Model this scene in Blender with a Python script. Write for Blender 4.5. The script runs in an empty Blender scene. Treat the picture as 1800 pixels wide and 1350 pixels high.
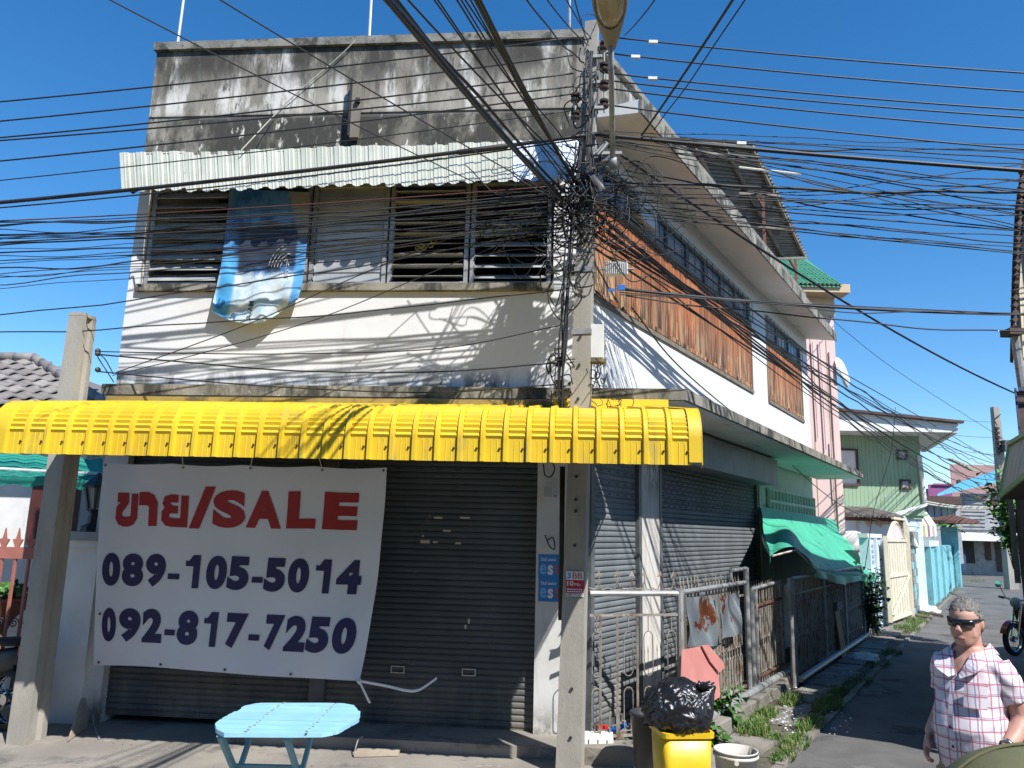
import bpy, bmesh, math, random
from mathutils import Vector, Matrix
from math import sin, cos, pi, radians, sqrt, atan2
random.seed(11)
R = random.Random(5)
sc = bpy.context.scene
COL = sc.collection

# ------------------------------------------------------------------ camera
CAM_H = 2.05
FPX = 1340.0
cam_d = bpy.data.cameras.new('camera')
cam_d.sensor_fit = 'HORIZONTAL'; cam_d.sensor_width = 36.0
cam_d.lens = FPX / 1800.0 * 36.0
cam_d.clip_start = 0.05; cam_d.clip_end = 3000
cam = bpy.data.objects.new('camera', cam_d); COL.objects.link(cam)
CAM_M = Matrix.Translation((0, 0, CAM_H)) @ Matrix.Rotation(radians(90 + 10.75), 4, 'X') @ Matrix.Rotation(radians(1.42), 4, 'Z')
cam.matrix_world = CAM_M
sc.camera = cam

# ------------------------------------------------------------------ sky and sun
SUN = Vector((0.526, -0.70, 1.0))            # towards the sun
el = atan2(1.0, sqrt(SUN.x**2 + SUN.y**2))
w = bpy.data.worlds.new('World'); sc.world = w; w.use_nodes = True
nt = w.node_tree; nt.nodes.clear()
sky = nt.nodes.new('ShaderNodeTexSky'); sky.sky_type = 'NISHITA'; sky.sun_disc = False
sky.sun_elevation = el; sky.sun_rotation = atan2(SUN.x, SUN.y)
sky.altitude = 0; sky.air_density = 1.0; sky.dust_density = 0.0; sky.ozone_density = 4.0
bg = nt.nodes.new('ShaderNodeBackground'); bg.inputs['Strength'].default_value = 0.122
hsv = nt.nodes.new('ShaderNodeHueSaturation'); hsv.inputs['Saturation'].default_value = 1.29
out = nt.nodes.new('ShaderNodeOutputWorld')
nt.links.new(sky.outputs[0], hsv.inputs['Color']); nt.links.new(hsv.outputs[0], bg.inputs[0]); nt.links.new(bg.outputs[0], out.inputs[0])
sun_d = bpy.data.lights.new('sun', 'SUN'); sun_d.energy = 4.9; sun_d.angle = radians(0.53); sun_d.color = (1.0, 0.975, 0.945)
sun = bpy.data.objects.new('sun', sun_d); COL.objects.link(sun)
sun.rotation_euler = SUN.to_track_quat('Z', 'Y').to_euler(); sun.location = (8, -10, 20)
sc.view_settings.view_transform = 'Standard'; sc.view_settings.look = 'None'
sc.view_settings.exposure = 0.58; sc.view_settings.gamma = 1.0
sc.view_settings.use_curve_mapping = False
sc.render.engine = 'CYCLES'
sc.cycles.max_bounces = 8; sc.cycles.diffuse_bounces = 4

# ------------------------------------------------------------------ frames of the two streets
C0 = Vector((0.785, 7.842, 0.0))             # street corner of the shophouse
_a = radians(5.0)
FU = Vector((cos(_a), -sin(_a), 0)); FN = Vector((-sin(_a), -cos(_a), 0))   # along the front, out of the front
SV = Vector((0.54065, 0.84125, 0)); SM = Vector((0.84125, -0.54065, 0))     # along the alley, out into the alley
ZZ = Vector((0, 0, 1))
def F(u, n, z): return C0 + FU*u + FN*n + ZZ*z
def S(v, m, z): return C0 + SV*v + SM*m + ZZ*z
EYE = Vector((0, 0, CAM_H))
def ray(x, y): return CAM_M.to_3x3() @ Vector(((x-900)/FPX, -(y-675)/FPX, -1.0))
def hit(x, y, p0, n):
    d = ray(x, y); return EYE + d*((p0-EYE).dot(n)/d.dot(n))
def hF(x, y, n=0.0): return hit(x, y, C0+FN*n, FN)      # survey point on a plane parallel to the front
def hS(x, y, m=0.0): return hit(x, y, C0+SM*m, SM)      # survey point on a plane parallel to the alley
def gnd(x, y, z=0.0): return hit(x, y, Vector((0, 0, z)), ZZ)
def dep(x, y, Y):
    d = ray(x, y); return EYE + d*(Y/d.y)
def uF(p): return (p-C0).dot(FU)
def vS(p): return (p-C0).dot(SV)

# ------------------------------------------------------------------ mesh helpers
WORLD = {}
def lab(o, label=None, cat=None, group=None, kind=None):
    if label: o['label'] = label
    if cat: o['category'] = cat
    if group: o['group'] = group
    if kind: o['kind'] = kind
    return o
def link(o, parent, M):
    COL.objects.link(o)
    if parent is not None:
        o.parent = parent; o.matrix_basis = WORLD[parent.name].inverted() @ M
    else:
        o.matrix_basis = M
    WORLD[o.name] = M.copy()
    return o
def thing(name, loc, label, cat, group=None, kind=None, rz=0.0):
    o = bpy.data.objects.new(name, None); o.empty_display_size = 0.2
    link(o, None, Matrix.Translation(loc) @ Matrix.Rotation(rz, 4, 'Z'))
    return lab(o, label, cat, group, kind)
def inst(name, mesh, parent, M):
    return link(bpy.data.objects.new(name, mesh), parent, M)
def frameM(o, x, y, z):
    m = Matrix.Identity(4)
    for i in range(3): m[i][0] = x[i]; m[i][1] = y[i]; m[i][2] = z[i]; m[i][3] = o[i]
    return m
def copy_tree(root, M, label=None):
    r = root.copy(); COL.objects.link(r); r.matrix_basis = M
    if label: r['label'] = label
    def rec(src, dst):
        for ch in [c for c in src.children]:
            c = ch.copy(); COL.objects.link(c); c.parent = dst; rec(ch, c)
    rec(root, r)
    return r

class MB:
    def __init__(s): s.v = []; s.f = []; s.mi = []; s.cur = 0
    def mat(s, i): s.cur = i; return s
    def add(s, vs, fs):
        b = len(s.v); s.v += [Vector(p) for p in vs]
        for f in fs: s.f.append([i+b for i in f]); s.mi.append(s.cur)
        return s
    def par(s, o, a, b, c):
        o, a, b, c = map(Vector, (o, a, b, c))
        return s.add([o, o+a, o+a+b, o+b, o+c, o+a+c, o+a+b+c, o+b+c],
                     [(0,3,2,1),(4,5,6,7),(0,1,5,4),(1,2,6,5),(2,3,7,6),(3,0,4,7)])
    def fbox(s, u0, u1, n0, n1, z0, z1): return s.par(F(u0,n0,z0), FU*(u1-u0), FN*(n1-n0), ZZ*(z1-z0))
    def sbox(s, v0, v1, m0, m1, z0, z1): return s.par(S(v0,m0,z0), SV*(v1-v0), SM*(m1-m0), ZZ*(z1-z0))
    def box(s, c, d, rz=0.0):
        c = Vector(c); x = Vector((cos(rz), sin(rz), 0)); y = Vector((-sin(rz), cos(rz), 0))
        return s.par(c-x*d[0]/2-y*d[1]/2-ZZ*d[2]/2, x*d[0], y*d[1], ZZ*d[2])
    def bar(s, p, q, w, h=None, up=ZZ):
        p, q = Vector(p), Vector(q); h = h or w; d = (q-p)
        up = Vector(up)
        if abs(d.normalized().dot(up.normalized())) > .98: up = Vector((0.3, 1, 0))
        x = d.cross(up).normalized(); y = x.cross(d).normalized()
        return s.par(p-x*w/2-y*h/2, d, x*w, y*h)
    def tube(s, pts, r, n=6, caps=True, closed=False):
        pts = [Vector(p) for p in pts]; L = len(pts); b = len(s.v)
        rs = r if isinstance(r, (list, tuple)) else [r]*L
        ref = None
        for i, p in enumerate(pts):
            if closed: t = pts[(i+1) % L]-pts[i-1]
            else: t = pts[min(i+1, L-1)]-pts[max(i-1, 0)]
            if t.length < 1e-9: t = Vector((0, 0, 1))
            t.normalize()
            if ref is None:
                ref = t.cross(ZZ if abs(t.z) < .9 else Vector((1, 0, 0))).normalized()
            ref = (ref - t*ref.dot(t))
            if ref.length < 1e-6: ref = t.orthogonal()
            ref.normalize(); o = t.cross(ref)
            for k in range(n):
                a = 2*pi*k/n; s.v.append(p + (ref*cos(a)+o*sin(a))*rs[i])
        rng = L if closed else L-1
        for i in range(rng):
            for k in range(n):
                i2 = (i+1) % L
                s.f.append([b+i*n+k, b+i*n+(k+1) % n, b+i2*n+(k+1) % n, b+i2*n+k]); s.mi.append(s.cur)
        if caps and not closed:
            s.f.append([b+k for k in range(n)][::-1]); s.mi.append(s.cur)
            s.f.append([b+(L-1)*n+k for k in range(n)]); s.mi.append(s.cur)
        return s
    def grid(s, fn, nu, nv, close=False):
        b = len(s.v)
        for j in range(nv+1):
            for i in range(nu+1): s.v.append(Vector(fn(i/nu, j/nv)))
        for j in range(nv):
            for i in range(nu):
                a = b+j*(nu+1)+i; s.f.append([a, a+1, a+nu+2, a+nu+1]); s.mi.append(s.cur)
        return s
    def rings(s, rings, caps=True):
        b = len(s.v); n = len(rings[0])
        for r in rings: s.v += [Vector(p) for p in r]
        for j in range(len(rings)-1):
            for k in range(n):
                s.f.append([b+j*n+k, b+j*n+(k+1) % n, b+(j+1)*n+(k+1) % n, b+(j+1)*n+k]); s.mi.append(s.cur)
        if caps:
            s.f.append([b+k for k in range(n)][::-1]); s.mi.append(s.cur)
            s.f.append([b+(len(rings)-1)*n+k for k in range(n)]); s.mi.append(s.cur)
        return s
    def lathe(s, o, prof, n=16, ax=ZZ, caps=True):
        o = Vector(o); ax = Vector(ax).normalized(); x = ax.orthogonal().normalized(); y = ax.cross(x)
        return s.rings([[o+ax*z+(x*cos(2*pi*k/n)+y*sin(2*pi*k/n))*r for k in range(n)] for r, z in prof], caps)
    def prism(s, poly, d):
        d = Vector(d); return s.rings([poly, [Vector(p)+d for p in poly]])
    def build(s, name, mats, parent=None, smooth=False, origin=None, fix=True, label=None):
        if not isinstance(mats, (list, tuple)): mats = [mats]
        if origin is None:
            lo = [min(p[i] for p in s.v) for i in range(3)]; hi = [max(p[i] for p in s.v) for i in range(3)]
            origin = Vector(((lo[0]+hi[0])/2, (lo[1]+hi[1])/2, lo[2]))
        origin = Vector(origin)
        me = bpy.data.meshes.new(name)
        me.from_pydata([p-origin for p in s.v], [], s.f)
        for m in mats: me.materials.append(m)
        if len(mats) > 1:
            for p, i in zip(me.polygons, s.mi): p.material_index = i
        if fix:
            bm = bmesh.new(); bm.from_mesh(me); bmesh.ops.recalc_face_normals(bm, faces=bm.faces); bm.to_mesh(me); bm.free()
        if smooth:
            for p in me.polygons: p.use_smooth = True
        o = bpy.data.objects.new(name, me)
        link(o, parent, Matrix.Translation(origin))
        if label: o['label'] = label
        return o
def meshdata(mb, name, mats, smooth=False):
    if not isinstance(mats, (list, tuple)): mats = [mats]
    me = bpy.data.meshes.new(name); me.from_pydata(mb.v, [], mb.f)
    for m in mats: me.materials.append(m)
    if len(mats) > 1:
        for p, i in zip(me.polygons, mb.mi): p.material_index = i
    bm = bmesh.new(); bm.from_mesh(me); bmesh.ops.recalc_face_normals(bm, faces=bm.faces); bm.to_mesh(me); bm.free()
    if smooth:
        for p in me.polygons: p.use_smooth = True
    return me
def bez(p, q, sag, n=20, wob=0.0, rnd=R):
    p, q = Vector(p), Vector(q); L = (q-p).length; pts = []
    ph = rnd.random()*6
    for i in range(n+1):
        t = i/n; a = p.lerp(q, t); a.z -= sag*4*t*(1-t)
        if wob:
            e = min(1, 6*t, 6*(1-t))
            a.z += e*wob*(sin(ph+t*L*2.3)+.6*sin(ph*2+t*L*5.1)); a.y += e*wob*.5*sin(ph+t*L*3.7)
        pts.append(a)
    return pts
def spline(pts, n=6):
    pts = [Vector(p) for p in pts]; P = [pts[0]*2-pts[1]]+pts+[pts[-1]*2-pts[-2]]; o = []
    for i in range(1, len(P)-2):
        for k in range(n):
            t = k/n
            a, b, c, d = P[i-1], P[i], P[i+1], P[i+2]
            o.append(.5*((2*b)+(c-a)*t+(2*a-5*b+4*c-d)*t*t+(3*b-a-3*c+d)*t**3))
    o.append(pts[-1]); return o

# ------------------------------------------------------------------ materials
def _new(name):
    m = bpy.data.materials.new(name); m.use_nodes = True; nt = m.node_tree
    b = nt.nodes['Principled BSDF']; return m, nt, b
def _noise(nt, vec, scale, stretch=(1,1,1), detail=5, rough=.6, off=0):
    mp = nt.nodes.new('ShaderNodeMapping'); mp.inputs['Scale'].default_value = stretch; mp.inputs['Location'].default_value = (off, off*.7, off*1.3)
    nt.links.new(vec, mp.inputs[0])
    n = nt.nodes.new('ShaderNodeTexNoise'); n.inputs['Scale'].default_value = scale; n.inputs['Detail'].default_value = detail
    n.inputs['Roughness'].default_value = rough
    nt.links.new(mp.outputs[0], n.inputs['Vector']); return n.outputs['Fac']
def _range(nt, v, a, b, c=0.0, d=1.0, smooth=True):
    r = nt.nodes.new('ShaderNodeMapRange'); r.clamp = True
    if smooth: r.interpolation_type = 'SMOOTHSTEP'
    for i, x in zip((1, 2, 3, 4), (a, b, c, d)): r.inputs[i].default_value = x
    nt.links.new(v, r.inputs[0]); return r.outputs[0]
def _math(nt, op, a, b=None):
    n = nt.nodes.new('ShaderNodeMath'); n.operation = op
    for i, x in enumerate((a, b)):
        if x is None: continue
        if isinstance(x, (int, float)): n.inputs[i].default_value = x
        else: nt.links.new(x, n.inputs[i])
    return n.outputs[0]
def _mix(nt, f, a, b):
    n = nt.nodes.new('ShaderNodeMix'); n.data_type = 'RGBA'
    if isinstance(f, (int, float)): n.inputs[0].default_value = f
    else: nt.links.new(f, n.inputs[0])
    for k, x in ((6, a), (7, b)):
        if isinstance(x, (tuple, list)): n.inputs[k].default_value = (*x[:3], 1)
        else: nt.links.new(x, n.inputs[k])
    return n.outputs[2]
def _pos(nt, local=False):
    if local:
        return nt.nodes.new('ShaderNodeTexCoord').outputs['Object']
    return nt.nodes.new('ShaderNodeNewGeometry').outputs['Position']
def _z(nt, pos, k='Z'):
    s = nt.nodes.new('ShaderNodeSeparateXYZ'); nt.links.new(pos, s.inputs[0]); return s.outputs[k]
def mk(name, col, col2=None, rough=.7, scale=5, stretch=(1,1,1), bump=.0, bscale=None, bstretch=None, metal=0.0, stains=(), rand=0.0, spec=.5, local=False, alpha=1.0, trans=0.0, emit=None, subs=0):
    m, nt, b = _new(name)
    pos = _pos(nt, local)
    if col2 is None: col2 = tuple(c*.78 for c in col)
    c = _mix(nt, _range(nt, _noise(nt, pos, scale, stretch), .35, .65), col, col2)
    for k, st in enumerate(stains):
        sc_, ss, stt, lo, hi = st[:5]
        f = _range(nt, _noise(nt, pos, ss, stt, 7, .65, off=3.1*(k+1)), lo, hi)
        if len(st) > 5 and st[5]:
            for (z0, z1) in st[5]: f = _math(nt, 'MULTIPLY', f, _range(nt, _z(nt, pos), z0, z1))
        c = _mix(nt, f, c, sc_)
    if rand:
        oi = nt.nodes.new('ShaderNodeObjectInfo'); hs = nt.nodes.new('ShaderNodeHueSaturation')
        nt.links.new(_range(nt, oi.outputs['Random'], 0, 1, 1-rand, 1+rand, False), hs.inputs['Value']); nt.links.new(c, hs.inputs['Color']); c = hs.outputs[0]
    nt.links.new(c, b.inputs['Base Color'])
    b.inputs['Roughness'].default_value = rough; b.inputs['Metallic'].default_value = metal
    b.inputs['Specular IOR Level'].default_value = spec; b.inputs['Alpha'].default_value = alpha
    b.inputs['Transmission Weight'].default_value = trans
    if emit: b.inputs['Emission Color'].default_value = (*emit[:3], 1); b.inputs['Emission Strength'].default_value = emit[3]
    if bump:
        bn = nt.nodes.new('ShaderNodeBump'); bn.inputs['Strength'].default_value = bump; bn.inputs['Distance'].default_value = .02
        nt.links.new(_noise(nt, pos, bscale or scale*6, bstretch or stretch, 6), bn.inputs['Height']); nt.links.new(bn.outputs[0], b.inputs['Normal'])
    return m

VERT = (1, 1, .12)
DARK = (.035, .034, .03)
M = {}
M['white'] = mk('white_wall', (.70,.70,.695), (.655,.655,.645), .85, 1.2, bump=.12, bscale=14, stains=[
    ((.30,.29,.25), 3.0, VERT, .60, .80, [(4.3,4.6)]), ((.10,.10,.085), 5, (1,1,.5), .42, .60, [(3.78,3.46)]), ((.45,.44,.40), 2.2, VERT, .60, .85, None),
    ((.55,.53,.47), 30, (1,1,1), .66, .72, None)])
M['parapet'] = mk('mouldy_wall', (.36,.325,.265), (.185,.165,.13), .9, 2.2, (1,1,.5), bump=.25, bscale=16, stains=[
    ((.62,.59,.53), 3.2, (1.3,1.3,.3), .48, .62, [(6.6,6.85)]),
    ((.045,.042,.033), 1.5, (1,1,.5), .38, .55, [(6.9,7.4)]), ((.075,.068,.055), 6, (1.6,1.6,.22), .50, .64, [(6.75,7.15)]),
    ((.045,.043,.035), 2.4, (1,1,.5), .30, .50, [(6.76,6.66)]), ((.62,.58,.50), 6, (1.5,1.5,.5), .60, .66, [(6.8,6.6)]),
    ((.10,.098,.08), 12, (1,1,.3), .56, .66, None)])
M['coping'] = mk('coping_concrete', (.25,.235,.20), (.16,.15,.125), .9, 4, bump=.3, bscale=30, stains=[((.05,.05,.04), 6, (1,1,1), .5, .65)])
M['ledge'] = mk('mouldy_ledge', (.30,.28,.23), (.17,.16,.13), .92, 3, (1,1,1), bump=.35, bscale=25, stains=[((.045,.045,.037), 4, (1,1,.4), .45, .62), ((.45,.43,.37), 9, (1,1,1), .6, .7)])
M['soffit'] = mk('soffit_paint', (.84,.82,.77), (.78,.76,.70), .9, 1.6, bump=.08, stains=[((.52,.48,.40), 2.3, (1,1,1), .60, .74), ((.16,.15,.125), 1.8, (1,1,1), .66, .74)])
M['ledgesoffit'] = mk('ledge_soffit', (.66,.68,.64), (.58,.61,.56), .9, 1.5, bump=.08, stains=[((.24,.25,.21), 1.6, (1,1,1), .60, .70)])
M['greenwall'] = mk('pale_green_wall', (.58,.63,.57), (.49,.54,.49), .85, 1.5, bump=.08, stains=[((.25,.28,.23), 2.4, (1,1,.3), .58, .72)])
M['concrete'] = mk('pole_concrete', (.36,.335,.285), (.28,.26,.22), .9, 3, (1,1,.4), bump=.2, bscale=60, stains=[((.16,.15,.125), 5, (1,1,.2), .58, .75), ((.12,.11,.09), 40, (1,1,1), .68, .72)])
M['column'] = mk('painted_column', (.60,.59,.56), (.52,.51,.48), .85, 2, bump=.1, stains=[((.33,.32,.29), 4, VERT, .58, .75), ((.14,.13,.11), 6, (1,1,.5), .42, .6, [(.5,0)])])
M['marble'] = mk('streaked_post', (.64,.62,.57), (.50,.47,.42), .8, 9, (1,1,.06), bump=.15, bscale=20, stains=[((.20,.185,.16), 12, (1,1,.06), .56, .68), ((.12,.11,.09), 5, (1,1,.4), .5, .6, [(2.3,2.9)])])
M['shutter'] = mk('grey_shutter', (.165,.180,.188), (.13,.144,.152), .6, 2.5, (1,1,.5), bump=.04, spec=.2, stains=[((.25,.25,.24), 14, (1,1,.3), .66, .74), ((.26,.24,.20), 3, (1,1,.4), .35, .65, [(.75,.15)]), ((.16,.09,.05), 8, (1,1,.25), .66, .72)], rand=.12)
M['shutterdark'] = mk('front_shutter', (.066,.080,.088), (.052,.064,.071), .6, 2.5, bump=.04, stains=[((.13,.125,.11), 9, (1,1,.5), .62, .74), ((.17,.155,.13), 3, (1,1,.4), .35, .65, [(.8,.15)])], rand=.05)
M['steel'] = mk('grey_steel', (.12,.13,.135), (.08,.085,.09), .5, 6, stains=[((.14,.07,.04), 9, (1,1,.5), .64, .72)])
M['alum'] = mk('window_alloy', (.42,.42,.41), (.30,.30,.29), .45, 6, metal=.3)
M['glass'] = mk('louvre_glass', (.42,.435,.425), (.31,.32,.315), .3, 3, (1,1,.4), spec=.6, stains=[((.42,.42,.39), 5, (1,1,.5), .58, .75)], rand=.18)
M['glassblue'] = mk('pane_glass', (.30,.37,.43), (.24,.30,.36), .2, 4, spec=.6)
M['darkroom'] = mk('room_dark', (.05,.048,.045), (.04,.04,.038), .9, 4)  # near-black colour standing in for the dark of unlit rooms and holes
M['yellow'] = mk('yellow_sheet', (.72,.49,.022), (.66,.43,.018), .48, 1.5, bump=0, stains=[((.46,.34,.06), 5, (1,1,.3), .54, .72), ((.28,.22,.08), 22, (1,1,1), .69, .73), ((.40,.30,.08), 9, (1.2,1.2,.12), .56, .72, [(2.85,2.6)])], rand=.05)
M['yellowpaint'] = mk('yellow_paint', (.36,.26,.07), (.26,.19,.06), .6, 3, stains=[((.12,.10,.05), 3, (1,1,.5), .5, .62)])
M['cream'] = mk('cream_sheet', (.43,.44,.37), (.355,.365,.30), .6, 2, stains=[((.36,.36,.28), 5, (1,1,.2), .56, .72), ((.16,.16,.13), 14, (1,1,.3), .67, .73)], rand=.04)
M['bluewhite'] = mk('pale_blue_sheet', (.56,.61,.66), (.50,.55,.60), .5, 3)
M['roofshed'] = mk('weathered_sheet', (.20,.19,.175), (.14,.13,.12), .7, 3, stains=[((.11,.075,.05), 4, (1,1,1), .55, .7)])
M['rust'] = mk('rusty_steel', (.15,.065,.04), (.10,.05,.035), .85, 14, bump=.3, bscale=60)
M['redpaint'] = mk('red_primer_steel', (.20,.07,.05), (.15,.055,.04), .7, 9, stains=[((.10,.05,.03), 14, (1,1,1), .58, .7)])
M['galv'] = mk('grey_pipe', (.34,.35,.34), (.26,.26,.25), .5, 8, metal=.25, stains=[((.20,.10,.05), 12, (1,1,.6), .58, .68)])
M['bars'] = mk('worn_fence_paint', (.30,.275,.23), (.22,.195,.155), .7, 10, stains=[((.13,.065,.035), 9, (1,1,.5), .50, .64), ((.11,.07,.045), 16, (1,1,1), .56, .66)])
M['black'] = mk('black_cable', (.012,.012,.013), (.02,.02,.02), .55, 5)
M['cablegrey'] = mk('faded_cable', (.032,.032,.031), (.022,.022,.021), .6, 5)
M['redcable'] = mk('red_brown_cable', (.10,.03,.025), (.08,.025,.02), .6, 5)
M['rope'] = mk('pale_rope', (.55,.52,.44), (.45,.42,.35), .9, 30)
M['blackmetal'] = mk('black_fitting', (.02,.02,.02), (.035,.033,.03), .5, 20)
M['ceramic'] = mk('brown_ceramic', (.06,.035,.025), (.05,.03,.02), .25, 5)
M['boxgrey'] = mk('pale_grey_box', (.62,.62,.60), (.55,.55,.52), .5, 3, stains=[((.35,.33,.28), 6, VERT, .6, .75)])
M['lampgrey'] = mk('lamp_housing', (.25,.24,.205), (.21,.20,.17), .45, 5)
M['lampglass'] = mk('lamp_bowl', (.36,.32,.22), (.28,.25,.17), .12, 3, spec=.8)
M['asphalt'] = mk('asphalt', (.14,.134,.125), (.10,.096,.09), .9, 1.3, bump=.45, bscale=120, stains=[((.15,.145,.135), 160, (1,1,1), .60, .68), ((.05,.048,.045), 1.1, (1,1,1), .56, .66), ((.17,.16,.145), 2.1, (1,1,1), .62, .68), ((.04,.04,.038), 26, (1,1,1), .68, .72)])
M['pavement'] = mk('dusty_concrete', (.285,.258,.217), (.22,.197,.17), .92, 1.1, bump=.25, bscale=45, stains=[((.13,.12,.105), 1.6, (1,1,1), .54, .68), ((.33,.31,.27), 7, (1,1,1), .58, .7), ((.10,.095,.085), 30, (1,1,1), .68, .74)])
M['slab'] = mk('old_slab', (.24,.22,.185), (.17,.155,.13), .93, 3, bump=.4, bscale=40, stains=[((.075,.075,.055), 4, (1,1,1), .52, .66), ((.07,.09,.04), 7, (1,1,1), .62, .72)], rand=.12)
M['soil'] = mk('soil', (.12,.105,.08), (.085,.075,.055), .95, 5, bump=.5, bscale=40, stains=[((.06,.075,.03), 4, (1,1,1), .5, .62)])
M['tablepaint'] = mk('sky_blue_paint', (.30,.57,.71), (.26,.52,.66), .5, 3, (1,1,1), bump=.1, bscale=20, stains=[((.20,.16,.11), 30, (1,1,1), .68, .72), ((.24,.48,.60), 4, (.6,2,1), .55, .7)], rand=.07)
M['tableleg'] = mk('blue_leg_paint', (.18,.36,.43), (.13,.28,.35), .6, 4, stains=[((.30,.17,.09), 9, (1,1,1), .68, .72)])
M['wood'] = mk('grey_wood', (.22,.19,.15), (.15,.13,.10), .85, 5, (1,1,.15), bump=.2)
M['rawwood'] = mk('pale_board', (.42,.36,.27), (.33,.28,.21), .8, 5, (1,.2,1))
M['binyellow'] = mk('yellow_bin_plastic', (.72,.47,.015), (.66,.41,.012), .4, 3, stains=[((.25,.16,.04), 4, (1,1,.3), .60, .74), ((.12,.09,.05), 6, (1,1,1), .5, .66, [(.35,0)])])
M['bag'] = mk('black_bag_plastic', (.012,.012,.013), (.016,.016,.018), .26, 6, spec=.6, bump=.5, bscale=22, bstretch=(1,1,.35))
M['bucket'] = mk('white_bucket', (.58,.56,.50), (.50,.48,.42), .5, 4, stains=[((.22,.17,.11), 5, (1,1,.4), .54, .68), ((.10,.08,.05), 9, (1,1,1), .62, .7)])
M['darkplastic'] = mk('dark_plastic', (.03,.032,.034), (.025,.026,.027), .5, 5)
M['pvcwhite'] = mk('white_pvc', (.75,.75,.72), (.66,.66,.63), .4, 4)
M['pvcblue'] = mk('blue_pvc', (.02,.14,.50), (.02,.11,.42), .35, 4)
M['red'] = mk('red_plastic', (.55,.03,.025), (.45,.025,.02), .4, 5)
M['pink'] = mk('pink_wall', (.70,.52,.48), (.66,.48,.44), .85, 1.5, stains=[((.45,.33,.28), 3, VERT, .60, .78)])
M['tan'] = mk('tan_wall', (.56,.43,.29), (.50,.38,.25), .85, 2)
M['greenroof'] = mk('green_tile', (.08,.27,.16), (.06,.22,.13), .45, 4)
M['greenclad'] = mk('green_cladding', (.29,.40,.26), (.26,.37,.235), .7, 2, stains=[((.13,.19,.12), 3, VERT, .6, .75)], rand=.05)
M['fascia'] = mk('pale_fascia', (.70,.71,.69), (.62,.63,.60), .7, 3, stains=[((.40,.40,.37), 5, (1,1,.4), .58, .7)])
M['brown'] = mk('brown_wood', (.085,.05,.038), (.06,.035,.027), .7, 6)
M['paleblue'] = mk('pale_blue_wall', (.60,.70,.78), (.54,.64,.72), .85, 2, stains=[((.35,.37,.36), 3, (1,1,.3), .58, .72)])
M['creamgate'] = mk('cream_steel', (.66,.60,.46), (.58,.52,.38), .6, 4, stains=[((.30,.18,.09), 8, (1,1,.4), .62, .72)])
M['turq'] = mk('turquoise_paint', (.22,.50,.54), (.17,.42,.46), .7, 3, stains=[((.12,.20,.20), 4, (1,1,.3), .56, .7)])
M['oldblock'] = mk('old_blockwork', (.30,.32,.29), (.20,.22,.20), .9, 4, bump=.3, stains=[((.08,.09,.07), 5, (1,1,.5), .5, .64)])
M['skyroof'] = mk('blue_roof', (.16,.50,.66), (.14,.45,.6), .5, 3)
M['purple'] = mk('purple_wall', (.26,.075,.20), (.22,.06,.17), .7, 3)
M['dullpink'] = mk('dull_pink_wall', (.38,.24,.22), (.33,.2,.19), .8, 3)
M['greyboard'] = mk('grey_boards', (.36,.37,.37), (.28,.29,.29), .8, 3, stains=[((.15,.15,.14), 4, (1,1,.3), .55, .7)])
M['tile'] = mk('grey_roof_tile', (.24,.215,.20), (.19,.175,.165), .75, 6, rand=.25, stains=[((.10,.095,.09), 7, (1,1,1), .58, .7)])
M['net'] = mk('green_net', (.015,.26,.19), (.012,.22,.16), .8, 20)
M['tarp'] = mk('green_tarpaulin', (.07,.42,.27), (.055,.37,.23), .55, 3, bump=.25, bscale=9, stains=[((.01,.16,.11), 3, (1,1,1), .55, .7)])
M['oxblood'] = mk('dark_red_paint', (.085,.02,.018), (.065,.016,.014), .6, 5)
M['whitepaint'] = mk('white_gate_paint', (.72,.71,.68), (.64,.63,.60), .7, 3, stains=[((.35,.34,.31), 5, VERT, .6, .72)])
M['leaf'] = mk('leaf', (.055,.16,.02), (.04,.12,.015), .5, 8, rand=.2)
M['leafdark'] = mk('dark_leaf', (.028,.075,.016), (.02,.055,.012), .5, 8)
M['drygrass'] = mk('dry_grass', (.30,.24,.11), (.22,.17,.08), .8, 12)
M['grass'] = mk('grass_blades', (.09,.20,.03), (.06,.14,.02), .6, 12)
M['skin'] = mk('skin', (.54,.31,.235), (.49,.255,.185), .5, 14, bump=.05, bscale=150, local=True)
M['hair'] = mk('grey_hair', (.24,.225,.20), (.13,.12,.105), .7, 60, bump=.8, bscale=90, local=True)
M['lens'] = mk('dark_lens', (.008,.007,.007), (.01,.009,.009), .1, 3, spec=.7)
M['trousers'] = mk('beige_shorts', (.30,.26,.19), (.26,.22,.16), .85, 5, local=True)
M['metal'] = mk('bright_metal', (.55,.52,.46), (.48,.46,.42), .25, 5, metal=1)
M['bikered'] = mk('red_bike_paint', (.28,.012,.014), (.24,.01,.012), .2, 4, spec=.7)
M['rubber'] = mk('tyre_rubber', (.018,.018,.018), (.025,.025,.024), .8, 10)
M['chrome'] = mk('chrome', (.6,.6,.6), (.55,.55,.55), .12, 4, metal=1)
M['olive'] = mk('olive_fabric', (.105,.105,.05), (.095,.095,.045), .85, 40, bump=.1, bscale=200)
M['bannercloth'] = mk('banner_vinyl', (.66,.67,.70), (.63,.64,.67), .55, 2, bump=.12, bscale=5)
M['bannerred'] = mk('banner_red_print', (.34,.016,.015), (.31,.015,.014), .6, 3)
M['bannerblue'] = mk('banner_blue_print', (.014,.011,.075), (.013,.010,.066), .6, 3)
M['posterblue'] = mk('poster_blue', (.03,.20,.52), (.025,.17,.46), .5, 6)
M['posterwhite'] = mk('poster_white', (.72,.73,.74), (.66,.67,.68), .5, 6)
M['posterlight'] = mk('poster_sky', (.16,.45,.75), (.14,.4,.7), .5, 6)
M['posterdark'] = mk('poster_dark', (.03,.035,.05), (.04,.045,.06), .5, 6)
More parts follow.
